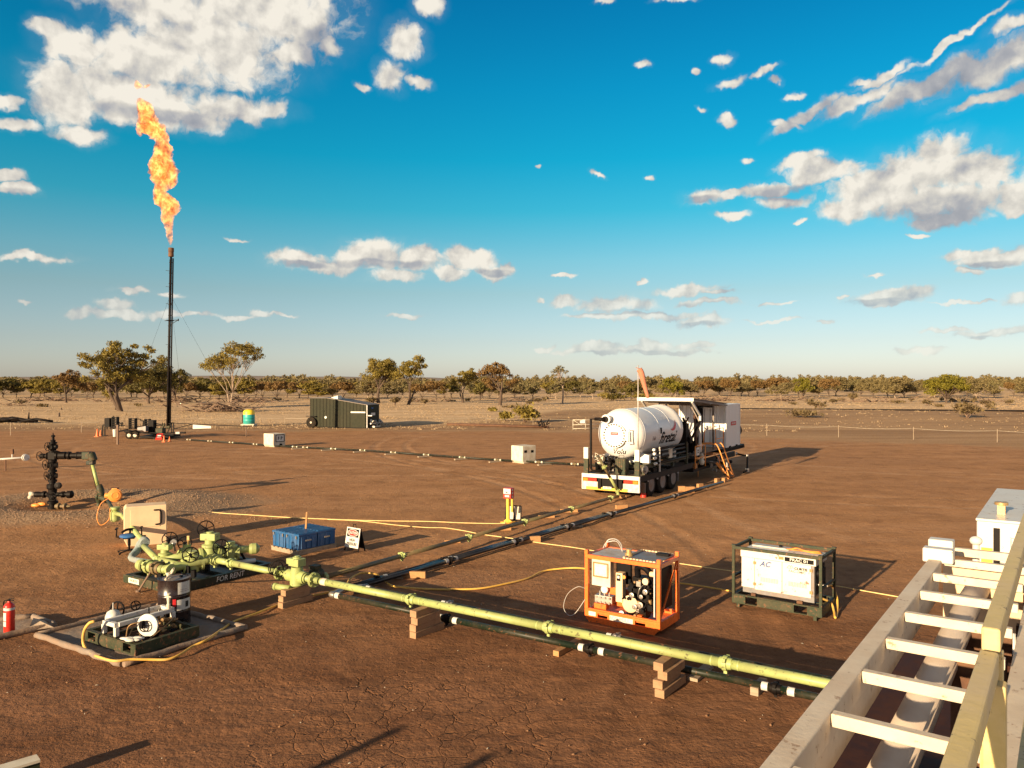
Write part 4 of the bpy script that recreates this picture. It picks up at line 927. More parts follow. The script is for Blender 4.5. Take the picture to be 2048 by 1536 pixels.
MB().bb(-2.455, -1.80, .02, .06, .335, .62).build('reflector_plate', 'galv', t); MB().bb(-.70, -.045, .02, .06, .335, .62).build('reflector_plate', 'galv', t)
mb = MB(); mb.bb(-2.3, -.5, -.012, -.003, .30, .415); mb.build('yellow_stripe', 'safety_yellow', t)
mb = MB(); mb.bb(-1.78, -.72, .05, .12, .42, .77); mb.build('rear_panel', 'black', t)
for x0, x1, m_ in ((-2.44, -2.22, 'lightamber'), (-2.21, -1.84, 'lightred'), (-.66, -.29, 'lightred'), (-.28, -.06, 'lightamber')):
    MB().bb(x0, x1, -.012, .05, .635, .755).build('tail_light', m_, t, bevel=.008)
for x_ in (-1.70, -.80): MB().bb(x_-.07, x_+.07, -.03, .02, .35, .78).build('mud_flap', 'black', t)
MB().bb(-1.55, -1.18, -.02, -.005, .37, .46).build('number_plate', 'label', t)
text('87 7943', .075, 'ink', t, plane_M((-1.365, -.022, .415), (1,0,0), (0,0,1)), name='plate_number')
for x_ in (-2.43, -.22):
    MB().bb(x_-.0, x_+.20, .02, .14, .935, 1.52).build('corner_post', 'framegreen', t, bevel=.006)
    MB().bb(x_-.0, x_+.20, .02, .14, 1.523, 1.98).build('post_top', 'white', t, bevel=.006)
mb = MB().torus((-1.2, .6, .55), (0, 1, 0), .30, .09, 24, 8); mb.build('spare_wheel', 'tyre', t)
for y_ in (1.30, 2.55, 3.80):
    for sgn, x0 in ((1, -.02), (-1, -2.48)):
        for k, xo in ((0, 0), (1, -.31*sgn)):
            if sgn == -1 and k: continue
            x1 = x0+xo; wl = MB().lathe((x1, y_, .50), (-sgn, 0, 0), [(0, .34), (.02, .46), (.05, .50), (.23, .50), (.26, .46), (.28, .34)], 28).build('wheel', 'tyre', t)
            if not k:
                mr = MB().lathe((x1+sgn*.002, y_, .50), (-sgn, 0, 0), [(.0, .29), (.012, .29), (.012, .26), (.09, .20), (.09, .12), (.03, .11), (.03, .0)], 24)
                for q_ in range(8): an = q_*math.pi/4; mr.cyl((x1-sgn*.085, y_+math.cos(an)*.17, .5+math.sin(an)*.17), (x1-sgn*.05, y_+math.cos(an)*.17, .5+math.sin(an)*.17), .018, seg=6)
                mr.build('rim', 'rimgrey', wl)
MB().bb(-.20, -.02, .62, .68, .22, .62).build('mud_flap', 'rimgrey', t); MB().bb(-.35, -.02, 4.42, 4.46, .3, .85).build('mud_flap', 'rimgrey', t)
mb = MB()
for y_ in (.9, 1.9, 3.15, 4.3): mb.bb(-.04, .015, y_, y_+.04, .64, .70)
mb.build('side_marker', 'galv', t)
# pressure tank
VC = Vector((-1.25, 0, 2.50)); VR = 1.02
prof = []
for i in range(9): a = math.pi/2*i/8; prof.append((1.15-.62*math.cos(a), VR*math.sin(a)))
prof += [(2.6, VR), (3.9, VR), (3.93, VR), (4.9, VR+.0), (5.0, VR+.07), (5.3, VR+.08), (5.42, VR+.07), (5.5, VR)]
for i in range(1, 9): a = math.pi/2*i/8; prof.append((5.5+.5*math.sin(a), VR*math.cos(a)))
ves = MB().smoothlathe((VC.x, 0, VC.z), (0, 1, 0), prof, 56).build('pressure_tank', 'tankwhite', t)
mb = MB(); 
for y_ in (1.15, 2.75, 4.05): mb.torus((VC.x, y_, VC.z), (0, 1, 0), VR+.002, .006, 56, 5)
mb.build('weld_seam', 'tankwhite', ves)
mw = MB().lathe((VC.x-.03, .62, VC.z-.03), (0, -1, 0), [(0, .40), (.10, .40), (.10, .50), (.155, .50), (.155, .495), (.16, .0)], 40).build('manway', 'tankwhite', ves)
mb = MB(); mb.lathe((VC.x-.03, .57, VC.z-.03), (0, -1, 0), [(0, .465), (.02, .465)], 40); 
for k in range(24): an = k*math.pi/12; c = Vector((VC.x-.03+math.cos(an)*.445, .46, VC.z-.03+math.sin(an)*.445)); mb.cyl(c, c-Vector((0, .045, 0)), .027, seg=8)
mb.build('bolt', 'ink', mw)
mb = MB(); mb.tube([(VC.x+.53, .30, VC.z+.25), (VC.x+.66, .42, VC.z+.25), (VC.x+.66, .42, VC.z-.30), (VC.x+.53, .30, VC.z-.30)], .022, 8); mb.bb(VC.x+.47, VC.x+.60, .44, .5, VC.z-.22, VC.z+.15); mb.build('davit', 'tankwhite', mw)
MB().bb(VC.x-.18, VC.x+.14, .445, .457, VC.z-.01, VC.z+.10).build('warning_label', 'inkred', mw)
text('DANGER', .06, 'white', mw, plane_M((VC.x-.02, .442, VC.z+.045), (1,0,0), (0,0,1)), name='warning_lettering')
def rear_warp(c):
    r = math.hypot(c.x, c.y-.66); s_ = math.sqrt(max(0, 1-(r/VR)**2)); return Vector((VC.x+.05+c.x, 1.15-.62*s_-.006-c.z, VC.z-.66+c.y))
text('Volu', .30, 'ink', ves, None, shear=.45, bold=.004, warp=lambda c: (lambda u, v: Vector((VC.x+u, 1.15-.62*math.sqrt(max(0, 1-(math.hypot(u, v)/VR)**2))-.004-c.z, VC.z+v)))(c.x+.05, c.y-.70), name='script_lettering')
def side_warp(y0, z0, R):
    return lambda c: Vector((VC.x+(R+.004+c.z)*math.cos((z0-VC.z+c.y)/R), y0+c.x, VC.z+(R+.004+c.z)*math.sin((z0-VC.z+c.y)/R)))
text('firetail', .74, 'ink', ves, None, shear=.25, warp=side_warp(3.9, VC.z-.28, VR+.01), sx=1.08, bold=.008, name='name_lettering')
text('Volu', .26, 'inkgrey', ves, None, shear=.5, warp=side_warp(2.15, VC.z-.22, VR), sx=.8, name='script_lettering')
sw = side_warp(4.3, VC.z+.20, VR+.006); mb = MB(); N = 14; vs = []
for i in range(N+1):
    a = -2.2+2.5*i/N; th_ = .10*math.sin(math.pi*i/N)**.8+.002
    for r in (.36, .36-th_*1.5): vs.append(sw(Vector((r*math.cos(a)*1.25, r*math.sin(a)+.16, .004))))
mb.add(vs, [(2*i, 2*i+2, 2*i+3, 2*i+1) for i in range(N)]); mb.build('crescent_mark', 'inkred', ves)
mb = MB(); mb.cyl((-1.6, .95, VC.z+.62), (-1.6, .40, VC.z+.62), .13); mb.cyl((-1.6, .42, VC.z+.62), (-1.6, .34, VC.z+.62), .19); mb.build('relief_nozzle', 'tankwhite', ves)
mb = MB().tube([(-1.6, .36, VC.z+.62), (-1.6, .20, VC.z+.62), (-2.0, .18, VC.z+.62)], .07, 12); mb.tube([(-1.6, .36, VC.z+.62), (-2.15, .12, VC.z+.62), (-2.15, .12, 1.15), (-2.08, .14, 1.02), (-1.70, .3, 1.04)], .05, 12); mb.cyl((-1.6, .38, VC.z+.62), (-1.6, .24, VC.z+.62), .12); mb.build('vent_pipe', 'black', t)
mb = MB(); mb.box((VC.x+VR-.05, 2.72, VC.z+.06), (.12, .16, .14)); mb.tube([(VC.x+VR-.02, 2.72, VC.z-.02), (VC.x+VR-.15, 2.72, VC.z-.5)], .015, 6); mb.build('nozzle', 'white', ves)
MB().bb(VC.x+VR-.01, VC.x+VR+.04, 2.84, 2.90, VC.z-.05, VC.z+.2).build('nozzle_blank', 'ink', ves)
for y_ in (1.75, 4.7): 
    mb = MB(); mb.prism_y([(VC.x-.98, 1.30), (VC.x+.98, 1.30), (VC.x+.98, 1.62), (VC.x+.6, 1.70), (VC.x, 1.46), (VC.x-.6, 1.70), (VC.x-.98, 1.62)], y_-.1, y_+.1); mb.build('saddle', 'tankwhite', t)
mb = MB(); mb.bb(-2.35, -2.2, .9, 6.2, 1.15, 1.295); mb.bb(-.30, -.15, .9, 6.2, 1.15, 1.295)
for y_ in (1.0, 1.75, 3.2, 4.7, 6.1): mb.bb(-2.35, -.15, y_-.06, y_+.06, 1.16, 1.28)
for x_ in (-2.28, -.22):
    for y_ in (1.0, 2.6, 4.2, 6.0): mb.bar((x_, y_, .9), (x_, y_, 1.15), .12)
mb.build('skid_frame', 'framegreen', t)
for k, z_ in enumerate((1.86, 1.70, 1.52, 1.30)):
    MB().tube([(-.06+.02*k, 1.75, z_), (-.06+.02*k, 5.3, z_)], .048, 10).build('side_pipe', 'black', t); MB().cyl((-.06+.02*k, 1.62, z_), (-.06+.02*k, 1.755, z_), .058, seg=12).build('pipe_cap', 'white', t)
for y_ in (2.05, 5.35): MB().bb(.0, .05, y_, y_+.05, .94, 1.95).build('pipe_rack', 'white' if y_ < 3 else 'framegreen', t)
mb = MB(); mb.bb(-.02, .03, 3.2, 3.55, 1.40, 1.78); mb.build('gauge_board', 'offwhite', t)
# pipework clutter behind the bumper and under the tank
rd = random.Random(44)
mb = MB()
for i in range(22):
    c = Vector((rd.uniform(-2.1, -.9), rd.uniform(.35, 1.4), rd.uniform(.98, 1.45))); ax = rd.choice([(1,0,0),(0,1,0),(0,0,1)]); mb.mat(rd.choice([0, 0, 1])); mb.lathe(c, ax, [(0, .05), (.03, .08), (.05, .08), (.05, .045), (.18, .045), (.18, .08), (.21, .08)], 10)
mb.mat(0).tube([(-2.1, .8, 1.1), (-.9, .8, 1.1), (-.7, 1.2, 1.1)], .06, 10); mb.build('valve_cluster', ['black', 'steel'], t)
mb = MB(); c = Vector((-1.95, .55, 1.45)); mb.lathe(c-Z*.18, Z, [(0, .07), (.04, .12), (.10, .12), (.14, .08), (.30, .08), (.32, .12), (.38, .12)], 14); mb.lathe(c+Vector((-.22, 0, .05)), (1,0,0), [(0, .11), (.05, .11), (.05, .07), (.34, .07), (.34, .11), (.40, .11)], 14); mb.wheel(c+Vector((-.1, -.2, .15)), (0, 1, 0), .13, .012, 5); mb.build('control_valve', 'offwhite', t)
mb = MB(); mb.box((-.92, .42, 1.25), (.42, .34, .62)); 
for i in range(5): mb.bb(-1.12+.09*i, -1.09+.09*i, .235, .25, .96, 1.54)
mb.tube([(-1.03, .38, 1.56), (-1.03, .38, 1.70), (-.82, .38, 1.70), (-.82, .38, 1.56)], .012, 6); mb.build('cage_box', 'framegreen', t)
mb = MB(); mb.lathe((-.25, .9, 1.12), (1,-.2,0), [(0, .10), (.10, .16), (.16, .16), (.16, .10), (.22, .10)], 16); mb.build('blind_flange', 'steel', t)
mb = MB()
for i in range(30):
    c = Vector((rd.uniform(-1.9, -.12), rd.uniform(1.6, 6.2), rd.uniform(.98, 1.75))); mb.mat(rd.choice([0, 0, 0, 1])); s_ = rd.uniform(.08, .25)
    if rd.random() < .5: mb.box(c, (s_, s_*1.6, s_))
    else: mb.cyl(c, c+Vector(rd.choice([(0,1,0),(1,0,0),(0,0,1)]))*s_*2, s_*.4, seg=10)
mb.build('under_tank_equipment', ['black', 'framegreen'], t)
# shelter roof
slope = [(6.05, 3.83), (11.38, 3.47)]
mb = MB(); ns = 44
for i in range(ns):
    x0 = -2.6+2.7*i/ns; x1 = -2.6+2.7*(i+1)/ns; zz = .022 if i % 2 else 0
    mb.add([(x0, 6.08, 3.86+zz), (x1, 6.08, 3.86+zz), (x1, 11.36, 3.52+zz), (x0, 11.36, 3.52+zz), (x0, 6.08, 3.84+zz), (x1, 6.08, 3.84+zz), (x1, 11.36, 3.50+zz), (x0, 11.36, 3.50+zz)], [(0,1,2,3),(7,6,5,4),(1,5,6,2),(0,3,7,4),(0,4,5,1),(3,2,6,7)])
mb.build('roof_sheet', 'roofgrey', t)
mb = MB(); mb.bb(-2.62, .12, 6.0, 6.07, 3.74, 3.90); mb.build('fascia', 'white', t)
mb = MB(); mb.bar((.09, 6.07, 3.78), (.09, 11.3, 3.44), .05, .08); mb.bar((-2.59, 6.07, 3.78), (-2.59, 11.3, 3.44), .05, .08)
for y_ in (7.2, 8.6, 10.0): z_ = 3.83-(y_-6.05)*.0675; mb.bb(-2.55, .06, y_, y_+.06, z_-.13, z_-.04)
mb.build('roof_frame', 'roofgrey', t)
for x_ in (-2.45, -.02):
    mb = MB(); mb.bar((x_+.03, 6.1, 3.72), (x_+.03, 7.25, 3.05), .08); mb.bb(x_-.02, x_+.08, 7.22, 7.32, 1.35, 3.05); mb.build('roof_post', 'white', t)
    mb = MB(); mb.bar((x_, 7.27, 2.75), (x_-.5 if x_ > -1 else x_+.5, 7.27, 3.66), .05); mb.bb(x_-.02, x_+.06, 9.3, 9.36, 1.3, 3.5); mb.build('brace', 'roofgrey', t)
# container with corrugated walls and open doors
mb = MB()
def corr(mb, p, q, z0, z1, n, dep, out):
    p = Vector(p); q = Vector(q); out = Vector(out); d = (q-p)/n; vs = []
    for i in range(n):
        for f_, o_ in ((0, 0), (.25, 0), (.38, 1), (.87, 1)): c = p+d*(i+f_)+out*(dep*o_); vs.append(c)
    vs.append(q); m_ = len(vs); mb.add([(v.x, v.y, z0) for v in vs]+[(v.x, v.y, z1) for v in vs], [(i, i+1, m_+i+1, m_+i) for i in range(m_-1)])
corr(mb, (-.02, 11.45, 0), (-.02, 13.9, 0), 1.32, 3.40, 9, .03, (1, 0, 0)); corr(mb, (-2.48, 13.9, 0), (-2.48, 11.45, 0), 1.32, 3.40, 9, .03, (-1, 0, 0)); corr(mb, (-.02, 13.92, 0), (-2.48, 13.92, 0), 1.32, 3.40, 9, .03, (0, 1, 0))
cont = mb.build('container', 'tankwhite', t)
mb = MB(); mb.bb(-2.5, .02, 11.4, 13.95, 3.40, 3.47); mb.bb(-2.5, .02, 11.4, 13.95, 1.24, 1.32)
for x_ in (-2.47, -.01):
    for y_ in (11.43, 13.92): mb.bb(x_-.04, x_+.04, y_-.04, y_+.04, 1.32, 3.40)
mb.build('container_frame', 'tankwhite', cont, bevel=.004)
mb = MB(); corr(mb, (-2.43, 11.47, 0), (-1.72, 11.47, 0), 1.33, 3.39, 3, -.03, (0, -1, 0)); corr(mb, (-.72, 11.47, 0), (-.06, 11.47, 0), 1.33, 3.39, 3, -.03, (0, -1, 0)); mb.build('end_wall', 'tankwhite', cont)
MB().bb(-1.71, -1.22, 11.52, 11.56, 1.33, 3.25).build('dark_doorway', 'ink', cont)
dr = MB().bb(-1.20, -.73, 11.40, 11.44, 1.36, 3.30).build('door', 'tankwhite', cont, bevel=.004)
mb = MB(); mb.tube([(-1.12, 11.37, 1.4), (-1.12, 11.37, 3.25)], .016, 6); mb.tube([(-.82, 11.37, 1.4), (-.82, 11.37, 3.25)], .016, 6); mb.tube([(-1.0, 11.36, 2.3), (-.5, 11.36, 2.35)], .014, 6); mb.build('lock_rod', 'galv', dr)
MB().bb(.022, .03, 12.25, 13.15, 2.35, 2.55).build('warning_strip', 'inkred', cont)
text('HAZARD', .15, 'white', cont, plane_M((.033, 12.7, 2.45), (0,1,0), (0,0,1)), name='warning_lettering')
mb = MB(); mb.bb(.0, .06, 11.9, 12.15, 1.20, 1.30); mb.bb(.0, .06, 13.1, 13.35, 1.20, 1.30); mb.build('fork_pocket', 'ink', cont)
MB().lathe((-.3, 14.02, 2.0), (0, 1, 0), [(0, .3), (.02, .36), (.16, .36), (.18, .3)], 20).build('spare_wheel', 'tyre', t)
# middle section: platform, rails, vertical pipes
mb = MB(); mb.bb(-2.45, -.05, 6.4, 11.35, 1.22, 1.28); mb.build('platform', 'chequer', t)
mb = MB()
for i in range(14):
    x_ = rd.uniform(-2.3, -.3); y_ = rd.uniform(6.4, 8.8); mb.mat(rd.choice([0, 0, 1])); mb.tube([(x_, y_, 1.3), (x_, y_, rd.uniform(1.8, 3.2)), (x_+rd.uniform(-.5, .5), y_, rd.uniform(2.6, 3.3))], rd.uniform(.03, .06), 8)
for i in range(10): c = Vector((rd.uniform(-2.2, -.3), rd.uniform(6.5, 9.5), rd.uniform(1.4, 2.0))); mb.mat(0).box(c, (.25, .25, rd.uniform(.2, .6)))
mb.build('process_pipework', ['black', 'rust'], t)
mb = MB(); mb.bb(-.9, -.4, 6.5, 6.9, 1.3, 2.7); mb.build('control_panel', 'black', t)
mb = MB()
for y_ in (6.55, 8.0): mb.tube([(.02, y_, .62), (.02, y_, 1.65)], .025, 8)
mb.tube([(.02, 6.55, 1.65), (.02, 8.0, 1.65)], .022, 8); mb.tube([(.02, 6.55, 1.1), (.02, 8.0, 1.1)], .022, 8)
mb.tube([(.02, 9.6, 1.3), (.02, 9.6, 2.3), (.02, 10.9, 2.3), (.02, 10.9, 1.3)], .022, 8); mb.tube([(.02, 9.6, 1.8), (.02, 10.9, 1.8)], .02, 8)
mb.tube([(-.6, 9.5, 1.3), (-.5, 9.5, 2.2), (-.3, 9.5, 2.35), (.0, 9.5, 2.35)], .022, 8); mb.build('guard_rail', 'actuator', t)
MB().bb(-.02, .035, 6.7, 7.1, 1.22, 1.58).build('notice_board', 'label', t); text('FIRE\nTAIL', .10, 'ink', t, plane_M((.038, 6.9, 1.40), (0,1,0), (0,0,1)), name='notice_lettering')
MB().bb(-.10, .02, 6.6, 6.85, .63, .85).build('wood_chock', 'newtimber', t)
mb = MB(); c = Vector((-.05, 7.7, .95)); mb.lathe(c-Z*.25, Z, [(0, .08), (.1, .13), (.2, .13), (.25, .08), (.45, .10), (.55, .06)], 14); mb.build('filter_housing', 'offwhite', t)
for i in range(12):
    c = Vector((rd.uniform(-.1, .75), rd.uniform(8.8, 10.6), rd.uniform(.25, .9))); MB().lathe(c, rd.choice([(1,0,0),(0,1,0),(0,0,1)]), [(0, .05), (.03, .085), (.06, .085), (.06, .05), (.2, .05), (.2, .085), (.23, .085)], 10).build('outlet_valve', rd.choice(['black', 'black', 'steel']), t)
MB().tube([(-.3, 9.2, .7), (.6, 9.2, .7), (.6, 9.2, .25), (.95, 8.0, .18)], .05, 10).build('outlet_pipe', 'black', t)
mb = MB(); mb.mat(0).tube([(.3, 12.2, .9), (.85, 12.35, .78), (1.0, 11.7, .12), (1.05, 10.9, .10)], .05, 10); mb.mat(1).lathe((.28, 12.2, .9), (1,.2,-.1), [(0, .09), (.08, .09)], 10); mb.lathe((.82, 12.38, .72), (0,0,1), [(0, .09), (.14, .09)], 10); mb.lathe((1.0, 11.72, .05), (0,0,1), [(0, .10), (.16, .10)], 10); mb.build('outlet_line', ['black', 'steel'], t)
# wind sock
mb = MB().tube([(-.10, .10, 1.95), (-.10, .10, 5.28)], .022, 8); mb.tube([(-.10, .10, 1.95), (-.10, .10, 3.4)], .035, 8); ws = mb.build('windsock_pole', 'galv', t)
mb = MB(); sk = [(-.06, .10, 5.12), (.02, .13, 4.98), (.09, .17, 4.65), (.18, .2, 4.30), (.27, .22, 4.0)]; mb.tube(bez(sk, 4), [.115, .115, .115, .115, .115, .115, .11, .105, .10, .095, .09, .085, .08, .075, .07, .065, .06], 14)
mb.torus((-.07, .10, 5.15), (.3, .05, 1), .125, .008, 20, 5); mb.build('windsock', 'sock', ws)
# access steps
t = thing('access_steps', 'orange tubular steps with hoop handrails leaning on the trailer side', 'steps', (4.95+.53*9.0, 29.9+.848*9.0, 0), RT)
for y_ in (-.35, .35): MB().bar((.36, y_, .74), (.98, y_, .03), .05, .12).build('stringer', 'actuator', t)
for i in range(3): f_ = (i+.6)/3; MB().box((.36+.62*f_, 0, .74-.72*f_), (.20, .64, .025)).build('tread', 'chequer', t)
MB().bb(-.62, .34, -.36, .36, .70, .745).build('platform', 'chequer', t)
for y_ in (-.385, .385):
    MB().tube(bez([(-.60, y_, .75), (-.60, y_, 1.45), (-.52, y_, 1.60), (.20, y_, 1.63), (.42, y_, 1.55), (.70, y_, .85), (1.0, y_, .04)], 5), .024, 8).tube([(-.60, y_, 1.12), (.30, y_, 1.14), (.48, y_, .98), (.55, y_, .62)], .02, 8).build('handrail', 'actuator', t)
MB().tube([(-.55, -.34, .70), (-.55, -.34, .0)], .024, 8).build('support', 'actuator', t)
# extinguisher standing by the trailer
def extinguisher(loc, label, h=.56, cover=False):
    t = thing('fire_extinguisher', label, 'fire extinguisher', loc)
    r = h*.145
    if cover:
        MB().lathe((0, 0, 0), Z, [(0, r*1.5), (h*.42, r*1.35), (h*.62, r*.9), (h*.88, r*.7), (h*.97, r*.3)], 18).build('cylinder', 'red', t)
    else:
        mb = MB().smoothlathe((0, 0, 0), Z, [(0, 0), (0, r*.92), (.012, r), (h*.76, r), (h*.80, r*.93), (h*.85, r*.6), (h*.88, r*.32), (h*.92, r*.30)], 24); mb.build('cylinder', 'red', t)
        MB().lathe((0, 0, h*.66), Z, [(0, r*1.004), (h*.075, r*1.004)], 24).build('white_band', 'label', t)
        mb = MB(); a0, a1 = -2.9, -1.6; n_ = 8
        for z0, z1 in ((h*.20, h*.34), (h*.36, h*.60)):
            vs = [(math.cos(a0+(a1-a0)*i/n_)*r*1.006, math.sin(a0+(a1-a0)*i/n_)*r*1.006, z_) for z_ in (z0, z1) for i in range(n_+1)]; mb.add(vs, [(i, i+1, n_+2+i, n_+1+i) for i in range(n_)], True)
        mb.build('instruction_label', 'label', t)
        mb = MB(); mb.cyl((0, 0, h*.91), (0, 0, h*.955), r*.22, seg=10); mb.bar((-r*.2, 0, h*.965), (r*1.0, 0, h*1.0), .02, .012); mb.bar((-r*.2, 0, h*.95), (r*.9, 0, h*.93), .02, .012); mb.build('valve_handle', 'black', t)
        mb = MB().tube(bez([(-r*.2, 0, h*.94), (-r*1.1, 0, h*.9), (-r*1.12, 0, h*.6), (-r*1.1, 0, h*.25)], 5), .011, 8); mb.build('hose', 'black', t)
    return t
p = P(1287, 995); extinguisher((p.x, p.y, 0), 'small red covered fire extinguisher standing by the trailer rear wheel', .55, True)
# ================================================================ FLARE
fb_ = P(334, 876); FY = fb_.y; FS = FY/F
def FQ(px, py, dy=0.0): return Q(px, py, FY+dy)
t = thing('flare_stack', 'tall thin black twin tube flare stack with a rusty burner tip', 'flare stack', (fb_.x, fb_.y, 0))
b_ = FQ(335.5, 852); tp = FQ(342.3, 514); dS = (tp-b_).normalized()
mb = MB().tube([b_, tp], .085, 14); ms = mb.build('stack_pipe', 'black', t, world=True)
mb = MB().tube([b_+Vector((.17, .05, 0)), tp+Vector((.15, .05, -.1))], .06, 12); mb.tube([b_+Vector((-.12, .1, 0)), tp+Vector((-.10, .05, -.2))], .045, 10); mb.build('gas_pipe', 'black', t, world=True)
mb = MB()
for i in range(16): c = b_.lerp(tp, i/16+.03); mb.bar(c+Vector((-.16, .03, 0)), c+Vector((.22, .03, 0)), .05, .05)
mb.build('clamp', 'black', t, world=True)
mb = MB().tube([b_+Vector((.0, .1, 0)), b_.lerp(tp, .32)+Vector((0, .1, 0))], .14, 12); mb.build('lower_mast', 'black', t, world=True)
mb = MB().lathe(FQ(342.2, 514), dS, [(0, .12), (.02, .20), (.10, .22), (.40, .20), (.42, .22), (.74, .22), (.76, .17), (.5, .15)], 20); mb.build('burner_tip', 'rust', t, world=True)
g = FQ(340.5, 641); mb = MB(); mb.torus(g, dS, .26, .035, 16, 6); mb.bar(g, g+Vector((.72, 0, .05)), .05); mb.bar(g+Vector((0, 0, -.35)), g+Vector((.68, 0, .05)), .04); mb.cyl(g+Vector((.68, 0, -.05)), g+Vector((.68, 0, .15)), .04, seg=8); mb.bar(g, g-Vector((.45, 0, .02)), .05); mb.build('guy_ring', 'black', t, world=True)
mb = MB()
for y_ in (542, 574, 608, 690): c = FQ(338.5, y_); mb.bar(c, c+Vector((-.28, 0, .05)), .03)
mb.build('peg', 'black', t, world=True)
gt = FQ(341, 590)
for (ax, ay) in ((238, 868), (492, 866), (372, 870)):
    MB().tube([gt, P(ax, ay)], .007, 5).build('guy_wire', 'black', t, world=True)
# flame: lumpy closed body filled with glowing gas
prof = [(1036, 327, 5), (1020, 328, 11), (1000, 325, 19), (975, 322, 24), (950, 324, 26), (920, 322, 30), (900, 316, 40), (870, 309, 42), (850, 316, 50), (825, 318, 52), (795, 308, 62), (770, 300, 66), (750, 284, 60), (725, 270, 48), (700, 284, 50), (675, 300, 60), (650, 292, 68), (620, 286, 74), (590, 280, 80), (565, 274, 80), (540, 278, 66), (515, 280, 54), (490, 285, 55), (465, 284, 52), (440, 282, 46), (415, 276, 48), (395, 262, 62), (370, 240, 84), (345, 228, 86), (320, 218, 76), (300, 204, 64), (275, 192, 56), (250, 188, 50), (225, 180, 44), (200, 168, 36), (185, 160, 28), (172, 152, 16), (166, 148, 4)]
def flame_body(prof, seed, name, sc_=1.0, t=None):
    mb = MB(); seg = 40; rn_ = np.random.default_rng(seed); kk = 8; pr = []
    for i in range(len(prof)-1):
        for k in range(kk):
            f_ = k/kk; pr.append(tuple(a+(b-a)*f_ for a, b in zip(prof[i], prof[i+1])))
    pr.append(prof[-1]); vs = []
    for y_, x_, w_ in pr:
        c = FQ(230+x_/2.954, 140+y_/2.954); R = w_/2.954*FS*sc_*.88
        for k in range(seg):
            a = 2*math.pi*k/seg; vs.append((c.x, c.y, c.z, math.cos(a), math.sin(a), R))
    A = np.array(vs); n3 = lambda s, sd: fbm((A[:, 2]+A[:, 4]*A[:, 5]*.7)*s, (A[:, 0]+A[:, 3]*A[:, 5])*s+A[:, 4]*A[:, 5]*s*.8, 4, sd)
    disp = 1+np.clip(n3(1.3, seed)*1.5, -.6, .6)+n3(4.5, seed+3)*.55+n3(10.0, seed+5)*.28
    X = A[:, 0]+A[:, 3]*A[:, 5]*disp; Y_ = A[:, 1]+A[:, 4]*A[:, 5]*disp*.85; Z_ = A[:, 2]+n3(2.4, seed+9)*.5*np.clip(A[:, 5]*2, 0, 1)
    nr = len(pr); fs = [(i*seg+k, i*seg+(k+1) % seg, (i+1)*seg+(k+1) % seg, (i+1)*seg+k) for i in range(nr-1) for k in range(seg)]
    mb.add([tuple(p) for p in np.stack([X, Y_, Z_], -1)], fs+[list(range(seg))[::-1], list(range((nr-1)*seg, nr*seg))])
    return mb
m, nt = newmat('flame'); c = nt.node('ShaderNodeTexCoord').outputs['Object']
st = nt.node('ShaderNodeMapping', {'Vector': c, 'Scale': (1.0, 1.0, .75)}).outputs[0]
n1 = nt.noise(st, 2.0, 6, .62, .5); n2 = nt.noise(st, 5.5, 4, .6, .3)
f_ = nt.sstep(nt.math('ADD', nt.math('MULTIPLY', n1, .65), nt.math('MULTIPLY', n2, .35)), .36, .66)
em = nt.node('ShaderNodeEmission', {'Color': nt.mix(f_, (1.0, .16, .012), (1.0, .46, .12)), 'Strength': nt.math('ADD', .25, nt.math('MULTIPLY', nt.math('POWER', f_, 1.7), 4.0))})
ab = nt.node('ShaderNodeVolumeAbsorption', {'Color': (.25, .15, .05, 1), 'Density': 2.2})
ad = nt.node('ShaderNodeAddShader', {0: em.outputs[0], 1: ab.outputs[0]})
nt.node('ShaderNodeOutputMaterial', {'Volume': ad.outputs[0]}); MATS['flame'] = m
try: m.cycles.volume_step_rate = .12
except Exception: pass
fl_o = FQ(340, 495)
t = thing('gas_flame', 'long wavering orange gas flame rising from the top of the flare stack', 'flame', fl_o)
flame_body(prof, 3, 'flame').build('flame_body', 'flame', t, world=True)
flame_body([(116, 132, 4), (104, 138, 18), (92, 140, 20), (80, 134, 14), (66, 128, 8), (58, 126, 3)], 7, 'flame').build('flame_tongue', 'flame', t, world=True)
flame_body([(108, 160, 3), (104, 176, 14), (97, 190, 22), (88, 200, 14), (84, 212, 3)], 9, 'flame').build('flame_tongue', 'flame', t, world=True)
flame_body([(395, 150, 4), (380, 148, 16), (350, 146, 22), (310, 150, 22), (270, 150, 18), (225, 145, 16), (200, 138, 14), (180, 132, 5)], 12, 'flame').build('flame_tongue', 'flame', t, world=True)
# flare trailer
t = thing('flare_trailer', 'black twin axle flare trailer with slatted racks and outriggers at the stack foot', 'trailer', (fb_.x, fb_.y, 0))
def TQ(zx, zy, dy=0.0): return Q(180+zx/9.309, 780+zy/9.309, FY+dy)
mb = MB(); a = TQ(520, 800); b = TQ(1560, 820)
mb.bar(TQ(640, 775, -.8), TQ(1560, 830, -.8), .10, .14); mb.bar(TQ(640, 775, .8), TQ(1560, 830, .8), .10, .14)
mb.bar(TQ(505, 775), TQ(700, 745, -.7), .09, .12); mb.bar(TQ(505, 775), TQ(700, 745, .7), .09, .12); mb.bar(TQ(505, 775), TQ(880, 690, 0), .08); mb.bar(TQ(880, 690), TQ(1200, 620), .07)
for zx in (760, 1000, 1200, 1400): mb.bar(TQ(zx, 800, -.8), TQ(zx, 800, .8), .08, .1)
mb.build('chassis', 'black', t, world=True)
jp = P(235, 889); MB().bar(jp, jp+Z*1.45, .13).build('jack_post', 'branch', t, world=True)
mb = MB(); jt = jp+Z*1.25; mb.bar(jt, TQ(520, 790), .07); mb.bar(jt+Z*.1, TQ(430, 690), .06); mb.build('drawbar', 'black', t, world=True)
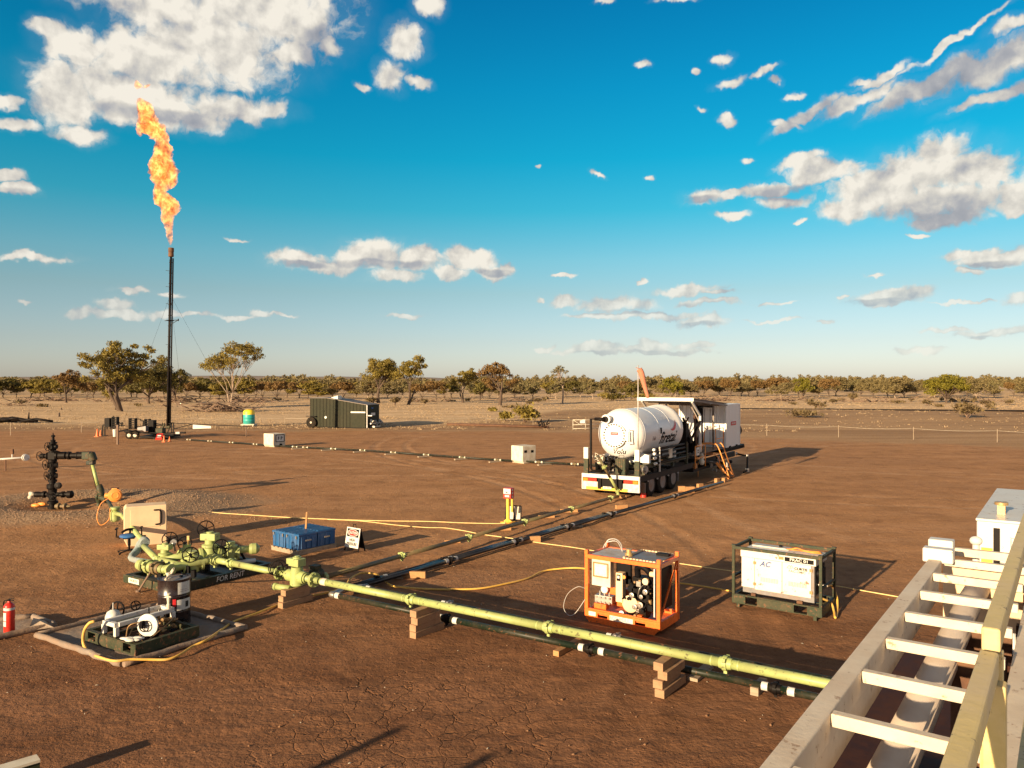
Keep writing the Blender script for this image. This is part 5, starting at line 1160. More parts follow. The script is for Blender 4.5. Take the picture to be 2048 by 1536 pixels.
for zx in (735, 845, ):
    for dy in (-1.0, 1.0):
        c = TQ(zx, 842, dy); c.z = .30; wl = MB().lathe(c-Vector((0, .1, 0)), (0, 1, 0), [(0, .2), (.01, .28), (.03, .31), (.17, .31), (.2, .28)], 22).build('wheel', 'tyre', t, world=True)
        if dy < 0: MB().lathe(c-Vector((0, .115, 0)), (0, 1, 0), [(0, .05), (.02, .18), (.02, .19), (.03, .19)], 16).build('rim', 'offwhite', wl, world=True)
mb = MB(); mb.bb(0, 1, 0, 1, 0, 1); mb.v = []; mb.f = []; mb.mi = []; mb.sm = []
p0_, p1_ = TQ(660, 775, -1.1), TQ(960, 775, -1.1); mb.bb(p0_.x, p1_.x, p0_.y-.1, p0_.y+.15, .66, .70); mb.build('mudguard', 'black', t, world=True)
a = TQ(880, 700, -1.0); b = TQ(1035, 700, -1.0); MB().add([(a.x, a.y, a.z-.32), (b.x, b.y, b.z-.32), (b.x, b.y, b.z+.12), (a.x, a.y, a.z), (a.x, a.y+.5, a.z-.32), (b.x, b.y+.5, b.z-.32), (b.x, b.y+.5, b.z+.12), (a.x, a.y+.5, a.z)], [(0,1,2,3),(7,6,5,4),(0,4,5,1),(3,2,6,7),(1,5,6,2),(0,3,7,4)]).build('tool_box', 'plate', t, world=True)
def slats(zx0, zx1, zy0, zy1, n, parent, dy=0):
    mb = MB(); a = TQ(zx0, zy0, dy); b = TQ(zx1, zy1, dy)
    for i in range(n): z_ = a.z+(b.z-a.z)*i/(n-1); mb.bb(a.x, b.x, a.y-.2, a.y+.2, z_-.025, z_+.025)
    for x_ in (a.x, b.x): mb.bb(x_-.03, x_+.03, a.y-.22, a.y+.22, b.z-.1, a.z+.05)
    return mb.build('slatted_rack', 'black', parent, world=True)
slats(745, 850, 535, 705, 6, t); slats(1035, 1110, 550, 720, 6, t)
mb = MB(); a = TQ(1110, 560); b = TQ(1208, 790); mb.bb(a.x, b.x, a.y-.3, a.y+.3, b.z, a.z); mb.build('winch_box', 'black', t, world=True)
mb = MB()
for q1, q2 in (((850, 540), (945, 545)), ((945, 545), (945, 572)), ((945, 572), (1040, 575)), ((995, 575), (990, 690)), ((1200, 615), (1380, 660)), ((1190, 620), (1190, 830)), ((1225, 620), (1225, 830)), ((1230, 660), (1400, 655)), ((1300, 800), (1390, 620)), ((1440, 800), (1520, 620)), ((1350, 610), (1350, 830)), ((1520, 605), (1520, 800)), ((1555, 605), (1555, 810)), ((1510, 610), (1560, 610)), ((1510, 790), (1560, 790)), ((1455, 625), (1510, 630)), ((1270, 830), (1330, 700)), ((1170, 830), (1590, 830))):
    mb.bar(TQ(*q1), TQ(*q2), .07)
mb.build('erecting_frame', 'black', t, world=True)
mb = MB(); mb.cyl(TQ(1290, 800), TQ(1390, 640), .09, seg=10); mb.box(TQ(1310, 760), (.6, .7, .45)); mb.cyl(TQ(1420, 690), TQ(1490, 690), .13, seg=12); mb.build('hydraulic_pump', 'framegreen', t, world=True)
mb = MB(); a = TQ(1070, 870); b = TQ(1590, 870); mb.bb(a.x, b.x, a.y-1.3, a.y+1.0, .10, .26); mb.bb(a.x+1.2, b.x, a.y-1.6, a.y-1.3, .03, .12); mb.build('base_frame', 'black', t, world=True)
mb = MB(); a = TQ(1580, 845); b = TQ(1770, 845); mb.bb(a.x, b.x, a.y-.1, a.y+.1, .36, .50); mb.build('outrigger', 'black', t, world=True); MB().bb(a.x+.1, a.x+.42, a.y-.11, a.y+.11, .35, .51).build('white_band', 'galv', t, world=True)
mb = MB(); A = lambda zx, zy: Q(130+zx/4.551, 640+zy/4.551, FY)
for q1, q2 in (((965, 937), (1165, 947)), ((1165, 947), (1652, 968)), ((990, 992), (1165, 990)), ((985, 992), (1165, 947)), ((968, 935), (968, 1000)), ((990, 937), (990, 1000))): mb.bar(A(*q1), A(*q2), .06)
mb.build('boom', 'black', t, world=True)
a = A(1165, 952); b = A(1330, 985); MB().add([(a.x, a.y-.05, a.z), (b.x, a.y-.05, a.z-.12), (b.x, a.y-.05, b.z), (a.x, a.y-.05, b.z-.05), (a.x, a.y, a.z), (b.x, a.y, a.z-.12), (b.x, a.y, b.z), (a.x, a.y, b.z-.05)], [(3,2,1,0),(4,5,6,7),(0,1,5,4),(1,2,6,5),(2,3,7,6),(3,0,4,7)]).build('boom_sign', 'label', t, world=True)
p = P(492.6, 874); tag(MB().tube([p, p+Z*.95], .05, 8).build('support_post', 'branch', origin=p), 'thin brown post under the end of the flare trailer boom', 'post')
for (zx, zy, l) in ((1290, 930, 'red and white warning board leaning before the flare base'),):
    p = P(180+zx/9.309, 780+zy/9.309); o = MB().box((0, 0, .25), (.5, .05, .55), R=Matrix.Rotation(R_(-30), 3, 'X')).build('warning_board', 'red'); o.location = p; tag(o, l, 'warning board'); MB().box((0, -.03, .3), (.28, .02, .2), R=Matrix.Rotation(R_(-30), 3, 'X')).build('white_panel', 'label', o)
def cone(px, py, label, h=.68, m_='cone'):
    p = P(px, py); t = thing('traffic_cone', label, 'traffic cone', (p.x, p.y, 0)); 
    MB().box((0, 0, .02), (h*.55, h*.55, .04)).lathe((0, 0, .04), Z, [(0, h*.2), (h*.94, h*.045)], 16).build('cone_body', m_, t, bevel=.005); MB().lathe((0, 0, h*.45), Z, [(0, h*.132), (h*.25, h*.087)], 16).build('white_collar', 'label', t)
cone(194.5, 873.5, 'orange traffic cone with a white collar left of the flare stand'); cone(328, 884, 'small orange and white cone in front of the flare base, left', .5); cone(339, 883, 'small orange and white cone in front of the flare base, right', .38)
cone(201, 872, 'second orange cone half behind the first, left of the flare stand', .5)
# stand left of the flare trailer
sp = P(217, 872); t = thing('rack_stand', 'black stand with a dark box and slatted rack left of the flare trailer', 'equipment stand', (sp.x, sp.y, 0))
def SQ(zx, zy, dy=0.): return Q(180+zx/9.309, 780+zy/9.309, sp.y+dy)
mb = MB(); a = SQ(290, 522); b = SQ(380, 685); mb.bb(a.x, b.x, a.y-.2, a.y+.3, b.z, a.z); mb.build('dark_box', 'black', t, world=True)
mb = MB(); a = SQ(430, 515); b = SQ(515, 700)
for i in range(7): z_ = a.z+(b.z-a.z)*i/6; mb.bb(a.x, b.x, a.y-.2, a.y+.2, z_-.03, z_+.03)
for x_ in (a.x, b.x): mb.bb(x_-.035, x_+.035, a.y-.22, a.y+.22, b.z, a.z+.08)
mb.build('slatted_rack', 'black', t, world=True)
mb = MB()
for q1, q2 in (((275, 680), (275, 865)), ((240, 650), (400, 650)), ((385, 520), (385, 735)), ((435, 485), (435, 700)), ((400, 690), (510, 770)), ((300, 600), (320, 735)), ((240, 650), (225, 860)), ((515, 590), (600, 640)), ((600, 600), (590, 680)), ((520, 660), (640, 660))): mb.bar(SQ(*q1), SQ(*q2), .08)
mb.bb(SQ(230, 860).x, SQ(310, 860).x, sp.y-.2, sp.y+.2, 0, .05); mb.build('stand_frame', 'black', t, world=True)
for i, (zx, zy, l) in enumerate(((465, 868, 'white plastic bucket on the ground under the slatted rack'),)):
    p = P(180+zx/9.309, 780+zy/9.309); o = MB().lathe((0, 0, 0), Z, [(0, .15), (.62, .19), (.62, .17), (.1, .14)], 16).build('bucket', 'label'); o.location = p; tag(o, l, 'bucket')
# teal and yellow water tank
p = P(498, 853); t = thing('water_tank', 'round teal water tank with a yellow domed top on a pale base', 'water tank', (p.x, p.y, 0))
MB().smoothlathe((0, 0, .28), Z, [(0, 0), (0, .56), (.03, .58), (.30, .58), (.32, .60), (.34, .58), (.60, .58), (.62, .60), (.64, .58), (.98, .58)], 30).build('tank_body', 'teal', t)
MB().smoothlathe((0, 0, 1.26), Z, [(0, .585), (.30, .57), (.42, .50), (.50, .32), (.53, 0)], 30).build('tank_top', 'topyellow', t)
MB().bb(-.68, .68, -.55, .55, .16, .28).bb(-.6, -.5, -.5, .5, 0, .16).bb(.5, .6, -.5, .5, 0, .16).build('base', 'offwhite', t); MB().tube([(-.62, -.2, .4), (-.62, -.2, 1.2), (-.45, -.1, 1.35)], .04, 8).build('pipe', 'black', t)
# concrete weights on the flare line
def weight(px, py, rz, sz, label, fp=False):
    p = P(px, py); t = thing('ballast_block', label, 'ballast block', (p.x, p.y, 0), rz); a, b, c = sz; k = .10
    vs = []; mb = MB(); mb.prism_y([(-a/2+k, 0), (a/2, 0), (a/2, c), (-a/2, c), (-a/2, k*1.6)], -b/2, b/2); mb.build('block', 'offwhite', t, bevel=.03)
    if not fp:
        MB().bb(-a*.38, -a*.18, -b/2-.006, -b/2+.05, c*.62, c*.76).build('slot', 'ink', t); MB().bb(a*.12, a*.32, -b/2-.006, -b/2+.05, c*.60, c*.74).build('slot', 'ink', t); MB().bb(a/2-.05, a/2+.006, -b*.3, -b*.1, 0, c*.22).build('drain_notch', 'ink', t)
    else:
        f = MB().bb(-a*.30, a*.38, -b/2-.02, -b/2-.003, c*.42, c*.88).build('sign_plate', 'label', t); M_ = MB(); 
        for q1, q2 in (((-.30, .40), (.38, .40)), ((.38, .40), (.38, .90)), ((.38, .90), (-.30, .90)), ((-.30, .90), (-.30, .40))): M_.bar((a*q1[0], -b/2-.022, c*q1[1]), (a*q2[0], -b/2-.022, c*q2[1]), .04)
        M_.build('sign_frame', 'ink', t); text('F P', .32, 'ink', t, plane_M((a*.04, -b/2-.025, c*.64), (1,0,0), (0,0,1)), bold=.01)
        MB().lathe((a*.1, -b/2-.05, .12), (0, 1, 0), [(0, .12), (.06, .12)], 12).build('outlet', 'ink', t)
weight(549, 893, .95, (1.05, 1.1, .95), 'cream ballast block with an FP sign on the far flare line', True)
weight(1047, 925.5, .75, (1.05, .95, 1.0), 'weathered cream ballast block with two dark slots on the flare line')
# dark green wedge shaped container trailer
p = P(734, 857.5); t = thing('shed_trailer', 'dark green corrugated box trailer with a sloping grey roof', 'trailer', (p.x, p.y, 0), R_(-16))
Ls, Ws = 6.35, 2.7
mb = MB(); hh = lambda x: 3.05 if x < -Ls+1.9 else 3.05-(x+Ls-1.9)/(Ls-1.9)*.68
N = 17
for i in range(N):
    x0 = -Ls+Ls*i/N; x1 = -Ls+Ls*(i+1)/N; e = .015
    for (ya, yb, s_) in ((0, 0, -1), (Ws, Ws, 1)):
        mb.add([(x0, ya, .12), (x0+.05, ya+s_*e, .12), (x1-.05, ya+s_*e, .12), (x1, ya, .12), (x0, ya, hh(x0)), (x0+.05, ya+s_*e, hh(x0+.05)), (x1-.05, ya+s_*e, hh(x1-.05)), (x1, ya, hh(x1))], [(0,1,5,4),(1,2,6,5),(2,3,7,6)] if s_ < 0 else [(4,5,1,0),(5,6,2,1),(6,7,3,2)])
mb.bb(-Ls, -Ls+.03, 0.003, Ws-.003, .12, 3.02); mb.build('wall', 'shedgreen', t)
mb = MB()
for i in range(N): x0 = -Ls+Ls*i/N; mb.bb(x0-.012, x0+.012, -.022, .0, .14, hh(x0)-.03)
mb.build('wall_joint', 'ink', t)
mb = MB(); mb.add([(-Ls-.05, -.08, 3.07), (-Ls+1.9, -.08, 3.07), (.05, -.08, 2.39), (.05, Ws+.08, 2.39), (-Ls+1.9, Ws+.08, 3.07), (-Ls-.05, Ws+.08, 3.07), (-Ls-.05, -.08, 3.02), (-Ls+1.9, -.08, 3.02), (.05, -.08, 2.34), (.05, Ws+.08, 2.34), (-Ls+1.9, Ws+.08, 3.02), (-Ls-.05, Ws+.08, 3.02)], [(0,1,4,5),(1,2,3,4),(6,7,1,0),(7,8,2,1),(8,9,3,2),(9,10,4,3),(10,11,5,4),(11,6,0,5)]); mb.build('roof', 'roofgrey', t)
MB().add([(-Ls+2.1, .4, 3.06), (-Ls+2.9, .4, 3.28), (-Ls+2.9, 1.2, 3.28), (-Ls+2.1, 1.2, 3.06), (-Ls+2.9, .4, 2.9), (-Ls+2.9, 1.2, 2.9)], [(0,1,2,3),(1,4,5,2),(0,3,5,4),(0,4,1),(3,2,5)]).build('roof_vent', 'label', t)
e = MB().bb(-.03, .02, .003, Ws-.003, .12, 2.36).build('end_wall', 'shedgreen', t)
mb = MB(); mb.bb(-.02, .05, -.05, .02, .05, 2.40); mb.build('corner_trim', 'galv', t)
mb = MB(); mb.bb(.022, .06, .8, 1.7, 1.28, 1.55); mb.build('rear_panel', 'label', e); MB().bb(.022, .05, .9, 1.3, 1.95, 2.10).build('blue_sticker', 'seatblue', e); MB().cyl((.02, .75, .72), (.12, .75, .72), .19).build('white_valve', 'label', e)
mb = MB()
for i in range(9): mb.cyl((.05, .6+.25*i, rd.uniform(.3, .9)), (.45, .6+.25*i, rd.uniform(.3, .9)), rd.uniform(.05, .12), seg=10)
mb.bar((.3, .2, .5), (.3, 2.5, .5), .12); mb.bar((.02, .1, 1.3), (.5, .1, 1.3), .08); mb.bb(.02, .55, .6, 1.9, .10, .25); mb.build('rear_pipework', 'steel', t)
MB().bb(-1.75, -.15, -.085, -.055, 1.56, 1.70).build('white_stripe', 'label', t); MB().bb(-1.76, -.14, -.08, -.052, .10, 1.53).build('side_door', 'shedgreen', t, bevel=.01)
MB().cyl((-4.55, -.06, 1.08), (-4.55, -.10, 1.08), .13).build('round_vent', 'label', t); 
wl = MB().lathe((-Ls+.25, -.32, .55), (0, 1, 0), [(0, .4), (.02, .52), (.05, .55), (.22, .55), (.24, .52)], 24).build('wheel', 'tyre', t); MB().lathe((-Ls+.25, -.325, .55), (0, 1, 0), [(0, .05), (.02, .28), (.03, .30)], 16).build('rim', 'offwhite', wl)
MB().bb(-Ls-.35, -Ls+.75, -.30, -.02, 1.15, 1.2).build('mudguard', 'black', t); MB().bb(-Ls+1, 0, .1, .25, .02, .12).bb(-1.6, .2, -.05, .1, .0, .1).build('skid', 'black', t)
# ================================================================ WELLHEAD
t = thing('wellhead', 'tall black wellhead valve tree with handwheels standing in the gravel ring', 'wellhead', (WELL.x, WELL.y, -.12))
WS = WELL.y/F/5.689
def WZ(zy): return (1130-zy)*WS
def WX(zx): return (zx-600)*WS
mb = MB(); mb.lathe((0, 0, 0), Z, [(0, .17), (.10, .17), (.10, .12), (.22, .12), (.22, .19), (.30, .19), (.32, .13), (.48, .13), (.48, .20), (.56, .20), (.58, .14), (.74, .15), (.80, .20), (.92, .20), (.94, .13), (1.02, .10)], 24); mb.build('casing_head', 'black', t)
mb = MB(); mb.lathe((0, 0, 1.02), Z, [(0, .15), (.08, .15), (.08, .10), (.14, .12), (.30, .12), (.36, .09), (.36, .15), (.44, .15), (.44, .10), (.52, .12), (.68, .12), (.74, .09), (.74, .15), (.82, .15), (.84, .12)], 22); mb.cyl((-.15, -.05, 1.24), (.15, .05, 1.24), .10, seg=14); mb.cyl((-.16, -.05, 1.64), (.16, .05, 1.64), .11, seg=14); mb.build('master_valve', 'black', t)
mb = MB(); mb.box((.02, 0, 1.99), (.26, .26, .26)); mb.lathe((.02, 0, 2.12), Z, [(0, .15), (.06, .15), (.06, .09), (.13, .12), (.27, .12), (.32, .08), (.32, .14), (.38, .14), (.38, .08), (.46, .09), (.46, .05), (.56, .045), (.58, .07), (.63, .07), (.65, .02), (.73, .015)], 20); mb.cyl((-.14, 0, 2.33), (.16, 0, 2.33), .09, seg=12); mb.build('cross_and_cap', 'black', t, bevel=.01)
MB().lathe((-.12, 0, 1.98), (-1, 0, 0), [(0, .10), (.05, .14), (.08, .14), (.10, .08), (.30, .10), (.36, .06)], 16).build('wing_valve', 'black', t); mb = MB()
mb.lathe((.14, 0, 2.0), (1, 0, 0), [(0, .15), (.07, .15), (.07, .11), (.14, .14), (.36, .14), (.40, .10), (.44, .15), (.52, .15), (.54, .10), (.64, .11), (.74, .11), (.76, .14), (.82, .14), (.84, .13), (1.05, .15), (1.22, .15), (1.24, .13), (1.30, .13)], 20); mb.build('wing_valve', 'black', t)
mb = MB(); mb.box((1.30, 0, 2.0), (.30, .30, .28)); mb.lathe((1.42, 0, 2.10), (.35, 0, -1), [(0, .13), (.1, .15), (.3, .15), (.32, .12)], 16); mb.build('choke_body', 'framegreen', t, bevel=.03)
mb = MB(); mb.bb(1.30, 1.56, -.12, .12, 1.66, 1.82); mb.build('choke_flange', 'darkgreen', t, bevel=.02)
for c_, R, ax in (((-.16, -.12, 1.25), .155, (.55, 1, .1)), ((-.20, -.12, 1.66), .175, (.55, 1, .1)), ((-.45, -.05, 1.98), .165, (.4, 1, 0)), ((-.12, -.12, 2.34), .15, (.4, 1, 0)), ((.28, -.16, 2.15), .11, (.1, .5, 1)), ((.18, -.32, .52), .155, (.1, 1, 0))):
    MB().wheel(c_, ax, R, .013, 3 if R > .16 else 5).build('handwheel', 'black', t)
MB().tube([(.18, -.05, .52), (.18, -.32, .52)], .03, 8).build('stem', 'steel', t)
mb = MB(); mb.lathe((-.15, 0, .55), (-1, 0, 0), [(0, .08), (.12, .08), (.12, .13), (.2, .13), (.2, .09), (.4, .11), (.5, .11), (.5, .06), (.62, .06)], 16); mb.lathe((.15, 0, .55), (1, 0, 0), [(0, .08), (.2, .08), (.2, .12), (.28, .12), (.28, .09), (.42, .09), (.42, .14), (.56, .14), (.6, .10), (.62, .05)], 16); mb.build('casing_outlet', 'black', t)
mb = MB(); mb.lathe((-.66, -.05, .55), (-1, 0, .3), [(0, .05), (.06, .08), (.14, .08), (.18, .04)], 12); mb.lathe((-.80, -.05, .40), Z, [(0, .07), (.05, .09), (.12, .05), (.22, .06), (.26, .03)], 12); mb.build('gauge', 'offwhite', t)
mb = MB(); mb.lathe((.15, -.05, .12), (1, -.05, 0), [(0, .09), (.08, .09), (.08, .12), (.14, .12), (.16, .06), (.32, .06), (.32, .12), (.38, .12), (.40, .05), (.55, .03)], 14); mb.build('lower_outlet', 'olive', t)
mb = MB()
for k in range(12): an = k*math.pi/6; c = Vector((math.cos(an)*.17, math.sin(an)*.17, .76)); mb.cyl(c, c+Z*.18, .018, seg=6)
mb.build('stud_bolt', 'black', t); MB().lathe((.28, .02, .88), (0, -1, .1), [(0, .06), (.1, .12), (.2, .12), (.22, .05)], 12).build('side_outlet', 'black', t)
# rag on the ground by the wellhead
p = P(72, 1012); mb = MB(); mb.sphere((0, 0, .06), .16, 10, (1.2, .7, .45)); mb.sphere((.2, .02, .1), .14, 8, (1.4, .5, .5)); o = mb.build('orange_bag', 'actuator'); o.location = (p.x, p.y, gz(p.x, p.y)); tag(o, 'crumpled orange bag lying at the left foot of the wellhead', 'bag')
# flowline from the wellhead to the manifold
w0 = Vector((WELL.x+1.47, WELL.y, 1.60)); w1 = P(200, 1000, .30)
w1 = Vector((WELL.x+1.78, WELL.y-.1, .62))
t = thing('choke_line', 'lime green sloping pipe coming down from the wellhead choke', 'pipe', (w1.x, w1.y, 0))
MB().tube([w0, w1], .062, 16).build('pipe_section', 'lime', t, world=True)
MB().tube([w0+Vector((-.10, .08, 0)), w1+Vector((-.12, .08, .0))], .03, 8).build('dark_hose', 'black', t, world=True)
mb = MB(); mb.lathe(w1+Z*.18, w1-w0, [(0, .09), (.05, .11), (.18, .13), (.30, .12), (.42, .10)], 16); mb.lathe(w1+Vector((.05, 0, -.28)), (1, -.4, -.2), [(-.12, .13), (-.04, .13), (-.04, .09), (.10, .11), (.28, .11), (.3, .14), (.36, .14)], 16); mb.lathe(w1+Vector((.0, 0, -.60)), Z, [(0, .10), (.1, .07), (.25, .12)], 12); mb.build('elbow', 'framegreen', t, world=True)
av = Q(230, 990, 24.6); bv = Vector((av.x, av.y, .42))
t = thing('actuator_valve', 'round bright orange valve actuator on a lime green pipe beside the crate', 'valve', (av.x, av.y, 0))
ax = Vector((.42, -.9, 0)).normalized()
mb = MB(); mb.lathe(av-ax*.16, ax, [(0, .15), (.03, .19), (.20, .19), (.22, .21), (.26, .21), (.27, .17), (.29, .17), (.30, .12)], 26); mb.torus(av+ax*.13, ax, .10, .02, 20, 6); mb.box(av-ax*.02+Z*.19, (.16, .12, .06)); mb.lathe(av-Vector((.2, 0, .02)), (-1, 0, 0), [(0, .08), (.10, .09), (.12, .05)], 14); mb.build('actuator', 'actuator', t, world=True)
mb = MB(); mb.bb(av.x-.12, av.x+.12, av.y-.03, av.y+.03, av.z+.2, av.z+.235); mb.build('top_bracket', 'ink', t, world=True)
mb = MB(); mb.lathe(bv-Z*.26, Z, [(0, .10), (.05, .14), (.30, .14), (.34, .10), (.40, .14), (.46, .14)], 18); mb.build('valve_body', 'lime', t, world=True)
crp = P(300, 1075, .3)
# pipe from actuator valve past the crate down to the manifold
m_in = P(313.6, 1119, .55); m_el = P(287, 1092, .55)
t2 = thing('inlet_pipe', 'lime green pipe with a grey cloth wrapped elbow running behind the crate to the manifold', 'pipe', (m_el.x, m_el.y, 0))
e0 = w1+Vector((.40, -.2, -.33)); MB().tube([e0, Vector((bv.x, bv.y, .42))], .06, 12).build('pipe_section', 'framegreen', t2, world=True)
MB().tube([bv, P(243, 1030, .45), m_el+Vector((-.12, .25, .05))], .065, 14).build('pipe_section', 'lime', t2, world=True)
MB().tube([m_el, m_in], .068, 16).build('pipe_section', 'lime', t2, world=True)
cl = [m_el+Vector((.06, -.05, .08)), m_el+Vector((-.02, .06, .11)), m_el+Vector((-.10, .03, .02)), m_el+Vector((-.12, -.10, -.10)), m_el+Vector((.0, -.6, -.18)), m_in+Vector((-.25, .35, -.15)), m_in+Vector((-.12, .12, -.04))]
MB().tube(bez(cl, 5), [.11, .12, .12, .12, .12, .12, .12, .115, .11, .11, .11, .10, .10, .095, .09, .09, .09, .08, .08, .075, .07, .07, .07, .065, .06, .06, .06, .05, .05, .05, .05], 9).build('cloth_wrap', 'cloth', t2, world=True)
# beige crate with dark bracket
p = P(247, 1095); t = thing('weathered_crate', 'large beige box with a black curved bracket beside the blue chair', 'crate', (p.x, p.y, 0), R_(27))
mb = MB(); mb.prism_y([(0, .22), (.10, 0), (1.10, 0), (1.10, 1.12), (.06, 1.12), (0, 1.04)], 0, .62); b_ = mb.build('box_shell', 'cream', t, bevel=.02)
MB().bb(.17, .92, -.012, -.002, .52, 1.02).build('front_panel', 'cream', b_, bevel=.008)
MB().tube(bez([(.76, -.03, .99), (.90, -.03, .985), (.955, -.03, .90), (.955, -.03, .68), (.93, -.03, .60), (.80, -.03, .58)], 5), .02, 8).build('bracket', 'ink', t)
MB().bb(.42, .55, -.008, .01, .14, .30).build('fork_pocket', 'ink', t)
for z_ in (.72, .60): MB().bb(-.012, -.002, .1, .16, z_-.1, z_+.06).build('side_latch', 'ink', t)
# blue office chair
p = P(258, 1106); t = thing('office_chair', 'blue seated office chair with black arms standing by the beige crate', 'chair', (p.x, p.y, 0), R_(20))
mb = MB(); mb.smoothlathe((0, 0, .42), Z, [(0, .0), (0, .17), (.02, .23), (.05, .245), (.08, .22), (.085, 0)], 26); mb.build('seat', 'seatblue', t)
mb = MB(); mb.cyl((0, 0, .06), (0, 0, .42), .028); mb.cyl((0, 0, .2), (0, 0, .36), .04); mb.bb(-.14, .14, -.1, .1, .39, .42); mb.build('column', 'black', t)
mb = MB()
for k in range(5): an = k*2*math.pi/5+.2; e_ = Vector((math.cos(an)*.30, math.sin(an)*.30, .05)); mb.bar((0, 0, .09), e_, .04, .025); mb.sphere(e_-Z*.02, .03, 8)
mb.build('star_base', 'black', t)
for s_ in (-1, 1):
    MB().tube([(s_*.2, .05, .42), (s_*.31, .06, .46), (s_*.30, .02, .66)], .014, 8).tube([(s_*.2, -.1, .42), (s_*.31, -.08, .46), (s_*.30, -.02, .66)], .014, 8).bb(s_*.30-.03, s_*.30+.03, -.15, .12, .66, .69).build('armrest', 'black', t, bevel=.01)
MB().tube(bez([(-.20, .18, .52), (-.12, .22, .58), (.0, .23, .60), (.12, .22, .58), (.20, .18, .52)], 4), .035, 8).bar((0, .1, .42), (0, .24, .58), .05, .02).build('back_bar', 'black', t)
# ================================================================ MANIFOLD SKID
t = thing('manifold_skid', 'low dark green skid lettered FOR RENT carrying lime green valves and pipes', 'pipe manifold', (-7.30, 16.62, 0), -R_(33.5))
mb = MB(); mb.bb(-1.9, -1.78, 0, 2.62, .02, .20); mb.bb(-.12, 0, 0, 2.62, .02, .20); 
for y_ in (0, .62, 1.3, 1.95, 2.5): mb.bb(-1.778, -.122, y_, y_+.12, .025, .197)
mb.bb(-1.75, -.15, .13, 2.5, .10, .12); mb.build('skid_base', 'darkgreen', t, bevel=.006)
MB().bb(-1.92, .0, -.03, -.004, .02, .205).build('skid_end', 'framegreen', t, bevel=.004)
MB().bb(-1.70, -1.28, -.036, -.031, .05, .165).build('name_plate', 'label', t); text('NORTH', .08, 'inkorange', t, plane_M((-1.49, -.038, .107), (1,0,0), (0,0,1)))
text('FOR RENT', .17, 'label', t, plane_M((.004, 1.42, .11), (0,1,0), (0,0,1)), sx=.95, shear=.15)
W_ = lambda zx, zy, z: P(180+zx/5.689, 980+zy/5.689, z)
n0 = W_(570, 850, .50); n1 = W_(838, 905, .50); n2 = W_(1400, 790, .57)
DS = Vector((math.sin(R_(33.5)), math.cos(R_(33.5)), 0)); NS = Vector((DS.y, -DS.x, 0))
def pipe(pts, r, name='manifold_pipe', m_='lime', seg=16, par=None): return MB().tube(pts, r, seg).build(name, m_, par or t, world=True)
ax1 = (n1-n0).normalized(); pipe([n0, n1], .09)
mb = MB(); mb.lathe(n0-ax1*.02, ax1, [(-.02, .06), (0, .12), (.08, .13), (.14, .13), (.16, .10)], 18); union(mb, n0+ax1*.35, ax1, .10); mb.build('end_cap', 'lime', t, world=True); MB().torus(n0+ax1*.2, ax1, .125, .012).build('band', 'ink', t, world=True)
mb = MB(); union(mb, n0+ax1*.62, ax1, .095); mb.build('union', 'olive', t, world=True)
ax2 = (n2-n1).normalized(); pipe(bez([n1-ax1*.05, n1+ax1*.03+ax2*.05, n1+ax2*.25, n2], 5), .088)
MB().lathe(n1+ax1*.10+ax2*.05, ax1, [(-.1, .09), (0, .10), (.03, .13), (.08, .13), (.09, .06)], 18).build('blind_cap', 'lime', t, world=True)
MB().tube([n1+ax1*.05-Z*.1, n1+ax1*.08-Z*.28], .035, 10).build('drain_tap', 'lime', t, world=True)
def gate(c, ax, R, s=1.0, wheel_off=None, wr=.15, gear=True, nm='gate_valve', wax=None):
    c = Vector(c); ax = Vector(ax).normalized(); mb = MB()
    mb.lathe(c-ax*.20*s, ax, [(0, R*1.1), (0, R*1.75), (.05*s, R*1.75), (.05*s, R*1.25), (.35*s, R*1.25), (.35*s, R*1.75), (.40*s, R*1.75)], 20)
    mb.lathe(c-Z*.16*s, Z, [(0, .09*s), (.03*s, .13*s), (.28*s, .13*s), (.30*s, .16*s), (.34*s, .16*s), (.36*s, .10*s), (.44*s, .10*s)], 20)
    v = mb.build(nm, 'lime', t, world=True)
    if gear:
        mb = MB(); a, b, d = frame_of(ax); mb.box(c+Z*.34*s, (.34*s, .20*s, .14*s), -R_(33.5)+.4); mb.cyl(c+Z*.41*s, c+Z*.44*s, .07*s, seg=14); mb.build('gearbox', 'lime', v, world=True, bevel=.02)
    if wheel_off is not None:
        w_ = c+Vector(wheel_off); wa = Vector(wax or NS); mb = MB(); mb.wheel(w_, wa, wr, .013, 6); mb.tube([c+Z*.3*s*(1 if gear else .3), w_], .018, 6); mb.build('handwheel', 'ink', v, world=True)
    return v
WAX = NS*.85-DS*.5
gate(W_(850, 800, .52), ax2, .075, .9, (-.02, .30, .42), .165, wax=WAX)
gate(W_(1165, 850, .50), ax2, .095, 1.1, (.10, -.35, .30), .165, gear=False, wax=WAX)
mid = W_(1100, 740, .55); gate(mid, ax1, .085, .9, (-.05, .0, .28), .15, gear=False, wax=WAX)
bk0 = W_(800, 800, .55); bk1 = W_(1370, 700, .62); bk2 = W_(1860, 668, .62)
pipe([bk0, bk0.lerp(bk1, .5), bk1], .085); pipe([bk1, bk2], .085); gate(W_(1365, 720, .60), bk1-bk0, .09, 1.15, (-.15, .12, .55), .185, wax=WAX)
gate(W_(1600, 720, .55), bk2-bk1, .09, 1.0, (-.10, -.35, .22), .175, gear=False, wax=WAX)
mb = MB(); d_ = (bk2-bk1).normalized(); mb.lathe(bk2-d_*.1, d_, [(0, .11), (.06, .13), (.16, .13), (.20, .10), (.24, .05)], 18); mb.build('end_cap', 'lime', t, world=True); MB().torus(bk2-d_*.35, d_, .10, .012).build('band', 'ink', t, world=True)
